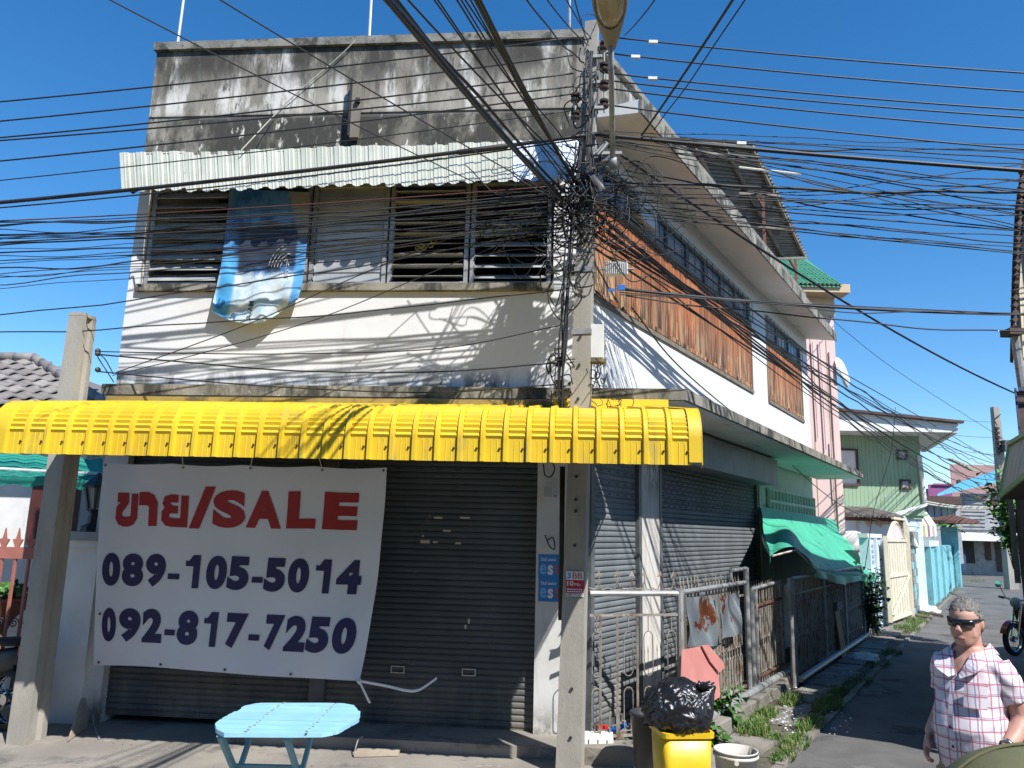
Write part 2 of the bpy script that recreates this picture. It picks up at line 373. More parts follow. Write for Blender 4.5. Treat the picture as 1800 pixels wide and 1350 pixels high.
M['orange'] = mk('poster_orange', (.6,.12,.03), (.5,.1,.03), .5, 6)
M['stickerred'] = mk('sticker_red', (.50,.02,.03), (.45,.02,.03), .5, 6)
M['ink'] = mk('black_ink', (.02,.02,.025), (.02,.02,.025), .6, 6)
M['gold'] = mk('gold_tinsel', (.55,.34,.05), (.45,.27,.04), .4, 6, metal=.6)
M['pinkboard'] = mk('pink_plaster_board', (.50,.20,.17), (.44,.17,.145), .7, 4, stains=[((.20,.10,.09), 6, (1,1,1), .64, .72)])
M['stripe'] = mk('striped_canvas', (.55,.52,.42), (.45,.42,.32), .8, 3)
M['lattice'] = mk('brown_louvre', (.11,.06,.045), (.08,.045,.035), .7, 4)

def wood_planks():
    m, nt, b = _new('orange_plank')
    pos = _pos(nt)
    oi = nt.nodes.new('ShaderNodeObjectInfo')
    add = nt.nodes.new('ShaderNodeVectorMath'); add.operation = 'MULTIPLY_ADD'
    nt.links.new(oi.outputs['Random'], add.inputs[0]); add.inputs[1].default_value = (37, 11, 5); nt.links.new(pos, add.inputs[2])
    p = add.outputs[0]
    c = _mix(nt, _range(nt, _noise(nt, p, 9, (1.6,1.6,.06), 6), .33, .66), (.42,.12,.018), (.24,.062,.015))
    c = _mix(nt, _range(nt, _noise(nt, p, 16, (1.5,1.5,.05), 6, off=4), .48, .66), c, (.46,.20,.07))
    f = _math(nt, 'MULTIPLY', _range(nt, _noise(nt, p, 5, (1.5,1.5,.3), 6, off=9), .38, .60), _range(nt, _z(nt, pos), 5.45, 4.75))
    c = _mix(nt, f, c, (.48,.30,.16))
    f = _math(nt, 'MULTIPLY', _range(nt, _noise(nt, p, 11, (1.8,1.8,.12), 6, off=14), .47, .58), _range(nt, _z(nt, pos), 5.45, 4.55))
    c = _mix(nt, f, c, (.045,.035,.028))
    f = _range(nt, _noise(nt, p, 14, (1.6,1.6,.08), 5, off=21), .54, .64)
    c = _mix(nt, f, c, (.09,.035,.015))
    hs = nt.nodes.new('ShaderNodeHueSaturation'); nt.links.new(_range(nt, oi.outputs['Random'], 0, 1, .72, 1.2, False), hs.inputs['Value']); nt.links.new(c, hs.inputs['Color'])
    nt.links.new(hs.outputs[0], b.inputs['Base Color']); b.inputs['Roughness'].default_value = .65
    bn = nt.nodes.new('ShaderNodeBump'); bn.inputs['Strength'].default_value = .4; bn.inputs['Distance'].default_value = .01
    nt.links.new(_noise(nt, p, 40, (1.5,1.5,.05), 5), bn.inputs['Height']); nt.links.new(bn.outputs[0], b.inputs['Normal'])
    return m
M['plank'] = wood_planks()

def text_mesh(s, bold=.0):
    cu = bpy.data.curves.new('lettering', 'FONT'); cu.body = s; cu.size = 1.0; cu.offset = bold; cu.resolution_u = 6
    o = bpy.data.objects.new('lettering', cu); COL.objects.link(o)
    dg = bpy.context.evaluated_depsgraph_get(); dg.update()
    me = bpy.data.meshes.new_from_object(o.evaluated_get(dg)); 
    bpy.data.objects.remove(o); bpy.data.curves.remove(cu)
    vs = [v.co.copy() for v in me.vertices]; fs = [list(p.vertices) for p in me.polygons]
    bpy.data.meshes.remove(me)
    x0 = min(v.x for v in vs); x1 = max(v.x for v in vs); y0 = min(v.y for v in vs); y1 = max(v.y for v in vs)
    return [Vector(((v.x-x0)/(x1-x0), (v.y-y0)/(y1-y0), 0)) for v in vs], fs, (x1-x0)/(y1-y0)
def put_text(mb, s, o, x, y, bold=.0):
    """lettering fitted into the parallelogram o, x, y"""
    vs, fs, a = text_mesh(s, bold)
    mb.add([Vector(o)+Vector(x)*v.x+Vector(y)*v.y for v in vs], fs)
# ================================================================== ground
def sheet(name, pts, z, mat, kind='structure'):
    mb = MB(); mb.add([Vector((p[0], p[1], z)) for p in pts], [list(range(len(pts)))])
    o = mb.build(name, mat); lab(o, kind=kind); return o
# unseen houses added behind the camera to cut skylight on the shop front
for k, (xa, xb, hh) in enumerate(((-15,-4.5,8.4), (-4.3,5.0,9.0), (5.2,14,8.0))):
    o = thing('opposite_house', (xa, -6, 0), ['long tawny house across the street from the shop, the westernmost', 'tall tawny house directly across the street from the shop', 'lower tawny house across the street near the alley line'][k], 'house')
    MB().par((xa,-6,0), (xb-xa,0,0), (0,-7,0), (0,0,hh)).build('wall', M['tan'], o); MB().par((xa-.2,-5.8,hh), (xb-xa+.4,0,0), (0,-8,0), (0,0,.2)).build('roof', M['brown'], o)
    for q in range(3): MB().par((xa+1+q*(xb-xa-3)/2,-5.98,3.6), (1.4,0,0), (0,.05,0), (0,0,1.4)).build('window', M['glass'], o); MB().par((xa+.8+q*(xb-xa-3)/2,-5.98,.05), (2.0,0,0), (0,.05,0), (0,0,2.5)).build('door', M['steel'], o)
lab(MB().add([(-600,-600,-.012), (600,-600,-.012), (600,600,-.012), (-600,600,-.012)], [(0,1,2,3)]).build('ground', M['soil']), kind='structure')
sheet('pavement', [F(-14,4.5,0), F(-14,-6,0), F(.4,-6,0), S(0.2,1.05,0), S(-3.6,1.05,0)], .0, M['pavement'])
road_pts = [S(-9,1.69,0), S(30,1.69,0), S(38,1.4,0), S(47,-1.5,0), S(60,-9,0), S(64,-4,0), S(50,4.0,0), S(38,6.0,0), S(20,6.2,0), S(-9,7.2,0)]
sheet('alley_road', road_pts, .004, M['asphalt'])
sheet('street_road', [F(-30,4.5,0), S(-3.6,1.05,0), S(-3.6,1.69,0), S(-9,1.69,0), S(-9,7.2,0), F(14,30,0), F(-30,30,0)], -.003, M['asphalt'])

def corner(n, m):
    a = FU.dot(SM); u = (m - n*FN.dot(SM))/a
    return u

# ================================================================== shophouse
H = thing('shophouse', C0, 'white two storey corner shophouse with mouldy parapet and orange boarded windows', 'building')
UL = -5.18
def W(name, mb, mat, label=None, smooth=False): return mb.build(name, mat, H, smooth, label=label)
W('wall', MB().fbox(UL, -.02, -.15, 0, 3.42, 4.57), M['white'])
W('wall', MB().fbox(UL, -.02, -.15, 0, 5.87, 6.72), M['parapet'], label='mouldy grey band above the front windows')
W('wall', MB().fbox(UL+.012, -.02, -.15, .014, 6.722, 7.575), M['parapet'], label='black stained front parapet')
W('wall', MB().fbox(UL, -5.05, -.15, -.003, 4.57, 5.87), M['white'])
W('wall', MB().fbox(-.37, -.02, -.15, -.003, 4.57, 5.87), M['white'])
W('coping', MB().fbox(UL-.01, .06, -.2, .06, 7.575, 7.675), M['coping'])
W('sill', MB().fbox(-5.06, -.36, -.14, .05, 4.575, 4.655), M['ledge'])
# alley side, upper floor
VE = 11.2
W('wall', MB().sbox(0, VE, -.15, 0, 3.42, 4.50), M['white'])
W('wall', MB().sbox(0, VE, -.15, 0, 6.22, 6.60), M['white'])
for a, b in ((0, .05), (6.45, 7.48), (10.53, VE)):
    W('wall', MB().sbox(a, b, -.15, -.003, 4.50, 6.22), M['white'])
W('wall', MB().sbox(0, VE, -.15, 0, 6.64, 7.58), M['parapet'])
W('coping', MB().sbox(0.05, VE, -.2, .05, 7.58, 7.66), M['coping'])
e = MB(); e.rings([[S(v,-.1,6.60), S(v,.63,6.47), S(v,.63,6.63), S(v,-.1,6.66)] for v in (-.02, VE+.06)])
W('eave', e, M['soffit'])
W('eave_edge', MB().sbox(-.03, VE+.07, .632, .652, 6.455, 6.645), M['ledge'])
# ledge round the corner
LN, LM = .2, .97
uc = corner(LN, LM); 
def lpoly(n, m, u0, v1, z): return [F(u0,0,z), F(u0,n,z), F(corner(n,m),n,z), S(v1,m,z), S(v1,0,z), C0+ZZ*z]
W('ledge', MB().prism(lpoly(LN, LM, UL-.03, 11.75, 3.365), (0,0,.115)), M['ledge'])
W('soffit', MB().prism(lpoly(LN-.03, LM-.03, UL, 11.72, 3.34), (0,0,.022)), M['ledgesoffit'])
# slabs and hidden walls
def hp(z): return [F(UL+.02,-.1,z), C0-FN*-.0+ZZ*z-FN*.1, S(VE-.02,-.1,z), F(UL+.02,-9.3,z)]
W('floor_slab', MB().prism(hp(3.2), (0,0,.2)), M['darkroom'])  # floor coloured near-black for the dark of the room
W('roof_slab', MB().prism(hp(6.42), (0,0,.2)), M['concrete'])
W('wall', MB().fbox(UL, UL+.12, -9.3, -.15, 0, 7.57), M['white'])
W('wall', MB().bar(F(UL,-9.3,3.8), S(VE,-.08,3.8), .12, 7.55), M['greyboard'])
W('partition', MB().fbox(UL+.13, -.6, -1.7, -1.6, 3.41, 6.41), M['darkroom'])  # dark screens added behind the windows so the rooms look unlit
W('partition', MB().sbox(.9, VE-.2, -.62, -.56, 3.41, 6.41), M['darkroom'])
# ground floor, front
W('column', MB().fbox(-5.2, -4.93, -.3, .0, 0, 3.34), M['column'])
W('column', MB().fbox(-.50, -.06, -.3, .0, 0, 3.34), M['column'])
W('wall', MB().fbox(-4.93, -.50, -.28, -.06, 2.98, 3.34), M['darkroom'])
W('post', MB().fbox(-2.78, -2.62, -.2, -.07, .06, 2.98), M['steel'])
W('step', MB().fbox(-3.4, -.02, -.3, .43, -.01, .10), M['pavement'])
# ground floor, alley side
W('post', MB().sbox(1.36, 1.92, -.25, .02, 0, 3.34), M['marble'])
W('wall', MB().sbox(.1, 6.6, -.25, -.05, 2.96, 3.34), M['greyboard'])
W('wall', MB().sbox(6.62, VE, -.2, -.02, 0, 3.34), M['greenwall'])
W('wall', MB().sbox(-.02, 6.6, -.25, .05, -.01, .1), M['slab'])
b = hS(1368, 853, .4); t = hS(1368, 797, .4)
HOOD_V = vS(b)
W('shutter_hood', MB().sbox(2.1, HOOD_V, -.02, .40, b.z, 3.3), mk('hood_sheet', (.20,.21,.215), (.12,.13,.135), .5, 2, stains=[((.34,.34,.33), 4, (1,1,1), .6, .75)]))
W('post', MB().sbox(6.44, 6.62, -.2, .05, 0, 2.9), M['marble'])
for a, b in ((.06, .14), (1.28, 1.36), (1.92, 2.0), (6.36, 6.44)):
    W('guide_rail', MB().sbox(a, b, -.1, .03, .1, 2.96), M['steel'])

# roller shutters, slat by slat
def shutter(L, o, x, y, mat, n, z0, holes, side):
    pr = [(-.003, 0), (.006, .005), (.010, .014), (.010, .044), (.006, .052), (-.003, .056), (-.003, .061)]
    mb = MB()
    for (d, z) in pr: mb.v += [Vector((0, -d, z)), Vector((L, -d, z))]
    for i in range(len(pr)-1): mb.f.append([2*i, 2*i+1, 2*i+3, 2*i+2]); mb.mi.append(0)
    me = meshdata(mb, 'slat', mat, True)
    root = MB().par(o + x*.0 + ZZ*(z0-.05) - y*.0, x*L, y*.035, ZZ*.05).build('roller_shutter', mat, H)
    for k in range(n):
        inst('slat', me, root, frameM(o + ZZ*(z0+k*.061), x, y, ZZ))
    if holes:
        hb = MB(); rr = random.Random(3)
        for r in holes:
            nn = int(L/.21)
            for i in range(nn):
                xx = .1+i*.21+(.1 if r % 2 else 0)
                if xx+.09 < L: hb.par(o + x*xx - y*.0115 + ZZ*(z0+r*.061+.021), x*.07, y*.006, ZZ*.015)
        lab(hb.build('perforations', M['darkroom'], root), kind='stuff')
    return root
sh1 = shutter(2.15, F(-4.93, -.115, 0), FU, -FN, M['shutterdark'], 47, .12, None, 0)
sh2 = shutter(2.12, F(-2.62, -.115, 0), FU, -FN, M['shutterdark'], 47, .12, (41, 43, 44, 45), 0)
sh3 = shutter(1.14, S(.14, -.03, 0), SV, -SM, M['shutter'], 46, .16, (37, 39, 41, 43), 1)
sh4 = shutter(4.36, S(2.0, -.03, 0), SV, -SM, M['shutter'], 46, .16, (36, 37, 38, 39, 40, 41, 42, 43), 1)
MB().sbox(.14, 1.28, -.03, .02, .10, .16).build('bottom_rail', M['steel'], sh3)
MB().sbox(2.0, 6.36, -.03, .02, .10, .16).build('bottom_rail', M['steel'], sh4)
for px, py in ((699, 1177), (824, 1182)):
    p = hF(px, py, -.09); u = uF(p)
    k = MB(); 
    for a, b, c, d in ((-.07,.07,.025,.035), (-.07,.07,-.035,-.025), (-.07,-.06,-.025,.025), (.06,.07,-.025,.025)): k.fbox(u+a, u+b, -.10, -.085, p.z+c, p.z+d)
    k.build('latch_plate', M['rope'], sh2)
# scraps of old paper and tape left on the front shutter
pb = MB()
for px, py, w_, h_ in ((770,910,.09,.025), (817,910,.10,.02), (785,933,.08,.02), (747,952,.10,.035), (765,953,.05,.02), (805,955,.06,.02), (743,942,.02,.02), (824,1092,.02,.05), (818,1102,.02,.04)):
    p = hF(px, py, -.09); u = uF(p); pb.fbox(u-w_/2, u+w_/2, -.101, -.099, p.z-h_/2, p.z+h_/2)
pb.build('paper_scraps', M['rope'], sh2)

# breeze blocks
vb = MB(); 
def blk():
    mb = MB(); a, h, t, d = .26, .22, .024, .06
    mb.par((0,0,0), (a,0,0), (0,d,0), (0,0,t)); mb.par((0,0,h-t), (a,0,0), (0,d,0), (0,0,t))
    mb.par((0,0,t), (t,0,0), (0,d,0), (0,0,h-2*t)); mb.par((a-t,0,t), (t,0,0), (0,d,0), (0,0,h-2*t)); mb.par((a/2-t/2,.01,t), (t,0,0), (0,.04,0), (0,0,h-2*t))
    mb.mat(1).par((t,.05,t), (a-2*t,0,0), (0,.005,0), (0,0,h-2*t))  # near-black panel, the shade of the hole put into colour
    return meshdata(mb, 'vent_block', [M['greenwall'], M['darkroom']])
vm = blk()
for r in range(2):
    for k in range(15):
        inst('vent_block', vm, H, frameM(S(7.15+k*.262, .05, 2.44+r*.222), SV, -SM, ZZ))
W('vent_backing', MB().sbox(7.14, 11.09, -.015, -.008, 2.43, 2.89), M['darkroom'])  # dark sheet lends the vent holes their shade by colour

# front louvre windows
WU = (-5.04, -4.06, -3.12, -2.22, -1.30, -.385)
Z0, Z1 = 4.665, 5.86
def window(i, tilt, skip=(), mat=M['glass'], nb=9):
    u0, u1 = WU[i]+.012, WU[i+1]-.012
    f = MB()
    f.fbox(u0, u0+.045, -.10, -.04, Z0, Z1); f.fbox(u1-.045, u1, -.10, -.04, Z0, Z1)
    f.fbox(u0+.045, u1-.045, -.10, -.04, Z0, Z0+.035); f.fbox(u0+.045, u1-.045, -.10, -.04, Z1-.035, Z1)
    for k in range(10): f.fbox(u0+.045, u0+.055, -.105, -.035, Z0+.06+k*.125, Z0+.11+k*.125)
    root = f.build('window', M['alum'], H)
    L = u1-u0-.11
    a = radians(tilt); c, s_ = cos(a), sin(a); hw = .068
    mb = MB(); mb.par(Vector((0, -hw*c, -hw*s_)) , (L,0,0), (0, 2*hw*c, 2*hw*s_), (0, -.005*s_, .005*c))
    me = meshdata(mb, 'glass_slat', mat)
    for k in range(nb):
        if k in skip: continue
        inst('glass_slat', me, root, frameM(F(u0+.055, -.07, Z0+.095+k*.125), FU, -FN, ZZ) @ Matrix.Rotation(radians(R.uniform(-5, 5)), 4, 'X'))
    return root
window(0, 46); window(1, 50); window(2, 84); w4 = window(3, 4, (3, 6)); window(4, 34)
g = MB()
for px, py in ((735,437), (741,433), (738,440), (760,418), (762,424), (757,432), (745,436)):
    p = hF(px, py, -.02); g.tube([p+Vector((.03*cos(a), -.01, .025*sin(a))) for a in [2*pi*q/8 for q in range(9)]], .006, 5)
g.build('tinsel_ornament', M['gold'], w4)

# boarded windows over the alley
def boards(v0, v1, name):
    z0, z1 = 4.56, 5.74
    fr = MB(); fr.sbox(v0, v1, -.12, .025, 4.50, 4.56); fr.sbox(v0, v1, -.12, .012, z1, z1+.06)
    fr.sbox(v0, v0+.05, -.12, .012, 4.56, z1); fr.sbox(v1-.05, v1, -.12, .012, 4.56, z1)
    root = fr.build('boarded_window', M['wood'], H)
    n = int((v1-v0-.1)/.152); pw = (v1-v0-.1)/n
    mes = []
    for q in range(3):
        mb = MB(); mb.rings([[(0,0,zz), (.006,-.012,zz), (pw-.01,-.012,zz), (pw-.004,0,zz), (pw-.004,.02,zz), (0,.02,zz)] for zz in (0, z1-z0-.001-q*.002)])
        mes.append(meshdata(mb, 'plank', M['plank']))
    for k in range(n):
        inst('plank', mes[k % 3], root, frameM(S(v0+.05+k*pw, -.02+R.uniform(-.006,.006), z0), SV, -SM, ZZ))
    # little doors' bottom rails
    for k in range(0, n, 5):
        MB().sbox(v0+.08+k*pw, min(v0+.04+(k+4.6)*pw, v1-.06), -.006, .012, z0+.02, z0+.075).build('bottom_rail', M['plank'], root)
    # glazed strip with wire mesh above
    np_ = max(2, int((v1-v0)/.8)); q = (v1-v0)/np_
    for k in range(np_):
        a = v0+k*q; f = MB()
        f.sbox(a, a+.04, -.1, -.03, 5.80, 6.22); f.sbox(a+q-.04, a+q, -.1, -.03, 5.80, 6.22); f.sbox(a+.04, a+q-.04, -.1, -.03, 6.18, 6.22); f.sbox(a+.04, a+q-.04, -.1, -.03, 5.80, 5.84)
        wn = f.build('window', M['steel'], H)
        MB().sbox(a+.04, a+q-.04, -.075, -.065, 5.84, 6.18).build('pane', M['glassblue'], wn)
    ms = MB()
    nn = int((v1-v0)/.27)
    for k in range(nn+1): ms.sbox(v0+k*(v1-v0-.012)/nn, v0+k*(v1-v0-.012)/nn+.008, .03, .040, 5.80, 6.2)
    for zz in (5.81, 6.0, 6.19): ms.sbox(v0, v1, .043, .050, zz, zz+.008)
    ms.build('window_grille', M['steel'], H)
boards(.05, 6.45, 'a'); boards(7.48, 10.53, 'b')
ac = MB(); ac.sbox(1.2, 1.75, .02, .10, 5.86, 6.12); ac.build('light_panel', M['boxgrey'], H)
# drip stains and small conduit on the alley wall
W('conduit', MB().tube([S(.4,.02,4.2), S(.4,.02,3.5)], .012), M['boxgrey'])

# ================================================================== rooftop things
t = thing('rooftop_canopy', S(6,-1.5,6.62), 'weathered corrugated sheet canopy on thin steel posts above the flat roof', 'canopy')
TL, TR_, BR = dep(1196,240,13.0), dep(1326,254,14.2), dep(1420,450,18.0)
BL = TL + (BR-TR_)
nrm = (TR_-TL).cross(BR-TR_).normalized()
# corrugations run across, sheets laid along the length
nsh = 6
for k in range(nsh):
    a0, a1 = k/nsh, (k+1)/nsh+.012
    ov = Vector((0, 0, .02*(k % 2)))+ (TR_-TL)*R.uniform(-.015,.02)
    mb = MB().grid(lambda i, j: TL.lerp(TR_, i)+(BL-TL)*(a0+(a1-a0)*j)+nrm*(.028*sin(2*pi*6*j))+ov, 2, 36)
    mb.build('corrugated_sheet', M['roofshed'], t, True)
dn = Vector((0,0,-.06))
for s_ in (.12, .55, .95): MB().bar(TL.lerp(TR_, s_)+dn, BL.lerp(BR, s_)+dn, .05).build('purlin', M['wood'], t)
for s_ in (.06, .36, .66, .97): MB().bar(TL.lerp(BL, s_)+dn*2, TR_.lerp(BR, s_)+dn*2, .05).build('rafter', M['wood'], t)
for s_ in (.36, .97):
    p = TL.lerp(BL, s_).lerp(TR_.lerp(BR, s_), .78)+dn*2
    MB().bar(p, Vector((p.x, p.y, 6.6)), .06).build('post', M['redpaint'], t)
    MB().bar(p+(TL-TR_)*.12, Vector((p.x, p.y, p.z-.3)), .04).build('brace', M['rust'], t)
p, q = dep(1325,297,13.8), dep(1407,306,14.6)
lab(MB().tube([p-(q-p)*.3, q], .022).build('pipe', M['rope']), 'pale pipe poking out to the side under the rooftop canopy', 'pipe')
for (x0, y0, x1, y1, r, mt, lb) in ((311,85,326,-25,.016,'boxgrey','thin white pole standing at the far left end of the parapet'), (649,72,654,-25,.016,'boxgrey','thin pole with frayed tape rising from the middle of the parapet'), (1001,64,1001,-25,.018,'galv','thin grey pole on the parapet beside the street lamp')):
    p, q = hF(x0, y0, -.1), hF(x1, y1, -.1)
    o = MB().tube([p-ZZ*.1, q], r).build('roof_pole', M[mt]); lab(o, lb, 'pole')
rp = spline([hF(626,70,.06), hF(590,105,.05), hF(520,165,.05), hF(480,205,.05), hF(424,264,.30)], 5)
lab(MB().tube(rp, .006, 5).build('rope', M['rope']), 'pale rope hanging slantwise down the mouldy parapet', 'rope')
p0, p1 = hF(622,243,.06), hF(628,143,.06); u = uF(p0)
wp = thing('bracket_plank', p0, 'weathered grey plank bracket fixed upright on the parapet', 'plank')
MB().bar(p0, p1, .11, .05, FN).build('plank', M['wood'], wp)
MB().bar(p0+FN*.05-FU*.05, p1+FN*.05-FU*.05, .02, .03, FN).build('steel_edge', M['blackmetal'], wp)
MB().box(hF(629,177,.1), (.05,.05,.05)).build('bolt', M['blackmetal'], wp)

# ================================================================== yellow awning
A = thing('yellow_awning', F(-2, .2, 2.54), 'long bright yellow corrugated metal awning over the shop front', 'awning')
prof = [(.22, 3.27), (.8, 3.172), (1.35, 3.078), (1.84, 2.995)]
arc = []
ca, cz, cr = 1.86, 2.72, .27
for k in range(19):
    a = radians(82 - 82*k/18); arc.append((ca+cr*cos(a), cz+cr*sin(a)))
rows = [(p, 0) for p in prof] + [(p, (k % 2)) for k, p in enumerate(arc)] + [((2.13, 2.70), 0), ((2.133, 2.545), 0)]
PW = .1755
secs = [(0, 0), (.010, .026), (.036, .026), (.048, 0), (.052, 0), (.088, 0), (.092, .004), (.097, 0), (.130, 0), (.134, .004), (.139, 0), (.168, 0), (.172, -.003), (PW+.016, -.003)]
mb = MB(); L = len(rows)
for i, ((n_, z_), cr_) in enumerate(rows):
    a = rows[max(0, i-1)][0]; b = rows[min(L-1, i+1)][0]; tn = Vector((b[0]-a[0], b[1]-a[1])).normalized(); nr = Vector((-tn.y, tn.x))
    for (x_, h_) in secs:
        hh = (h_ if not (4 <= i < 4+len(arc) and .005 > h_ > 0) else 0) + (.013 if (cr_ and .05 < x_ < .175) else 0)
        mb.v.append(Vector((x_, -(n_+nr.x*hh), z_+nr.y*hh)))
K = len(secs)
for i in range(L-1):
    for k in range(K-1): mb.f.append([i*K+k, i*K+k+1, (i+1)*K+k+1, (i+1)*K+k]); mb.mi.append(0)
pm = meshdata(mb, 'panel', M['yellow'])
sb = MB().lathe((PW-.02, -2.135, 2.645), [(.009, 0), (.009, .010), (.003, .013)], 8, (0,-1,0)); sm_ = meshdata(sb, 'screw', M['rust'])
AU0, AU1 = -4.70, .74
na = int(round((AU1-AU0)/PW))
for k in range(na):
    Mx = frameM(F(AU0+k*PW, 0, 0), FU, -FN, ZZ)
    # the sheets' back edge fans out a little to the left like the photographed one
    o = inst('panel', pm, A, Mx)
    inst('screw', sm_, o, Mx)
def cap(u0, u1, back0, back1):
    mb = MB(); pts = prof+arc+[(2.13,2.70), (2.133,2.545)]
    mb.grid(lambda i, j: F((back0+(u0-back0)*min(1, (pts[round(j*(len(pts)-1))][0]-.22)/1.9)) if i < .5 else (back1+(u1-back1)*min(1, (pts[round(j*(len(pts)-1))][0]-.22)/1.9)), pts[round(j*(len(pts)-1))][0]+.012, pts[round(j*(len(pts)-1))][1]+.02), 1, len(pts)-1)
    rim = [F(u0 if u0 < -2 else u1, n_, z_+.02) for n_, z_ in pts]
    mb.build('end_cap', M['yellow'], A)
ar = AU0+na*PW
cap(AU0-.10, AU0+.02, AU0-.28, AU0+.02); cap(ar-.01, ar+.085, ar-.01, ar+.065)
# closing strip at the right end, a curved flange with depth
fl = MB(); pts = prof+arc+[(2.13,2.70), (2.133,2.525)]
fl.rings([[F(ar+.083, n_+.014, z_+.022), F(ar+.083, n_-.03, z_-.0), F(ar+.089, n_-.03, z_-.0), F(ar+.089, n_+.014, z_+.022)] for n_, z_ in pts]); fl.build('end_flange', M['yellow'], A)
fl = MB(); fl.rings([[F(AU0-.10, n_+.014, z_+.022), F(AU0-.10, n_-.03, z_), F(AU0-.106, n_-.03, z_), F(AU0-.106, n_+.014, z_+.022)] for n_, z_ in pts]); fl.build('end_flange', M['yellow'], A)
MB().fbox(-5.1, -.34, .205, .27, 3.265, 3.335).build('beam', M['yellowpaint'], A, label='stained strip behind the awning')
MB().fbox(-.335, .80, .205, .33, 3.235, 3.345).build('beam', mk('fresh_yellow', (.80,.54,.03), (.74,.48,.03), .5, 3), A, label='bright yellow beam end')
for n_, z_ in ((.6, 3.16), (1.2, 3.05), (1.75, 2.95)): MB().fbox(AU0, ar, n_, n_+.04, z_-.05, z_-.005).build('purlin', M['steel'], A)
MB().fbox(AU0, ar, 2.08, 2.115, 2.56, 2.60).build('purlin', M['steel'], A)
for u in (-4.6, -3.3, -2.0, -.7, .55): MB().bar(F(u, .05, 2.95), F(u, 1.75, 2.92), .035).build('bracket', M['steel'], A); MB().bar(F(u, 1.75, 2.92), F(u, 2.08, 2.585), .035).build('bracket', M['steel'], A)

# ================================================================== upper cream awning
t = thing('window_awning', F(-2.6, .1, 5.87), 'pale cream corrugated metal awning over the upstairs front windows', 'awning')
a0, a1 = -5.16, .06
pl = [(-5.36,5.845), (-4.4,5.87), (-3.6,5.88), (-2.7,5.885), (-1.9,5.90), (-1.1,5.90), (-.2,5.93)]
ns = 7; tot = a1+.33-(a0-.17)
u_s = [-5.13, -4.39, -3.65, -2.91, -2.17, -1.48, -.80, -.12]
CW = .192
for k in range(7):
    ua, ub = u_s[k], u_s[k+1]+.015
    ncor = max(3, round((ub-ua)/CW)); nseg = ncor*26
    dz = R.uniform(-.012, .012)
    def fn(i, j, ua=ua, ub=ub, dz=dz, ncor=ncor):
        ph = (i*ncor) % 1.0
        h = .020*(1 if ph < .62 else 0) * (1 if ph > .04 else ph/.04) + (.006 if .28 < ph < .36 or .78 < ph < .86 else 0)
        if ph < .62 and ph > .54: h *= (.62-ph)/.08
        u = ua+(ub-ua)*i ; u += u*.045*(1-j); n_ = .18+.215*j+h*.9
        z_ = 6.20-(.565+.028*sin(ph*pi/.62) if ph < .62 else .552)*j + dz + (u+2.6)*.012
        return F(u, n_, z_)
    MB().grid(fn, nseg, 4).build('corrugated_sheet', M['bluewhite'] if k == 6 else M['cream'], t, label='newer pale blue sheet' if k == 6 else None)
MB().fbox(-5.12, -.12, .17, .195, 6.12, 6.16).build('batten', M['wood'], t)
MB().fbox(-5.1, -.12, .29, .32, 5.74, 5.77).build('batten', M['wood'], t)
for u in (-5.08, -4.06, -2.66, -1.3, -.4): MB().bar(F(u, .02, 5.88), F(u, .31, 5.74), .03).build('bracket', M['steel'], t); MB().bar(F(u, .02, 6.14), F(u, .19, 6.14), .03).build('bracket', M['steel'], t)
s1 = MB().add([F(-5.125,.19,6.16), F(-5.125,.38,5.66), F(-5.125,.20,5.66), F(-5.125,.05,5.80), F(-5.125,.05,6.1)], [(0,1,2,3,4)]); s1.build('end_plate', M['rust'], t)
wr = [hF(265,333,.5), hF(262,360,.45), hF(256,400,.3), hF(250,470,.15), hF(248,500,.06)]
lab(MB().tube(spline(wr, 4), .008, 5).build('cord', M['rope']), 'pale cord knotted down the left end of the upstairs windows', 'cord')
from mathutils import noise as mnoise
# ================================================================== SALE banner
bTL, bTR, bBL, bBR = hF(183,813,.33), hF(681,822,.40), hF(166,1169,.16), hF(633,1196,.46)
def BN(s, t, off=0.0):
    p = bTL.lerp(bTR, s).lerp(bBL.lerp(bBR, s), t)
    p = p + FU*(.035*sin(pi*t)*s) - ZZ*(.018*abs(sin(pi*s*4))*(1-t)**3) + ZZ*(.03*sin(pi*s)*t*t*(.5-s)*2)
    w = .012*sin(9*s+3*t) + .010*sin(17*s*t+2) + .022*sin(pi*t)*sin(5*s+1) + .02*(1-t)**2*sin(s*13) + .03*s*s*t*t*sin(14*(s-t*.4))
    return p + FN*(w+off)
t = thing('sale_banner', hF(400,1180,.3), 'large white for sale banner with red and navy lettering tied under the yellow awning', 'banner')
MB().grid(lambda i, j: BN(i, j), 60, 40).build('cloth', M['bannercloth'], t, True)
def drape(verts, faces, name, mat, off=.006):
    bm = bmesh.new(); vs = [bm.verts.new(v) for v in verts]
    for f in faces:
        try: bm.faces.new([vs[i] for i in f])
        except ValueError: pass
    for k in range(1, 60): 
        g = bm.verts[:]+bm.edges[:]+bm.faces[:]; bmesh.ops.bisect_plane(bm, geom=g, plane_co=(k/60,0,0), plane_no=(1,0,0))
    for k in range(1, 40):
        g = bm.verts[:]+bm.edges[:]+bm.faces[:]; bmesh.ops.bisect_plane(bm, geom=g, plane_co=(0,k/40,0), plane_no=(0,1,0))
    bmesh.ops.triangulate(bm, faces=bm.faces[:])
    bm.verts.index_update()
    mb = MB(); mb.add([BN(v.co.x, v.co.y, off) for v in bm.verts], [[v.index for v in f.verts] for f in bm.faces]); bm.free()
    return mb.build(name, mat, t)
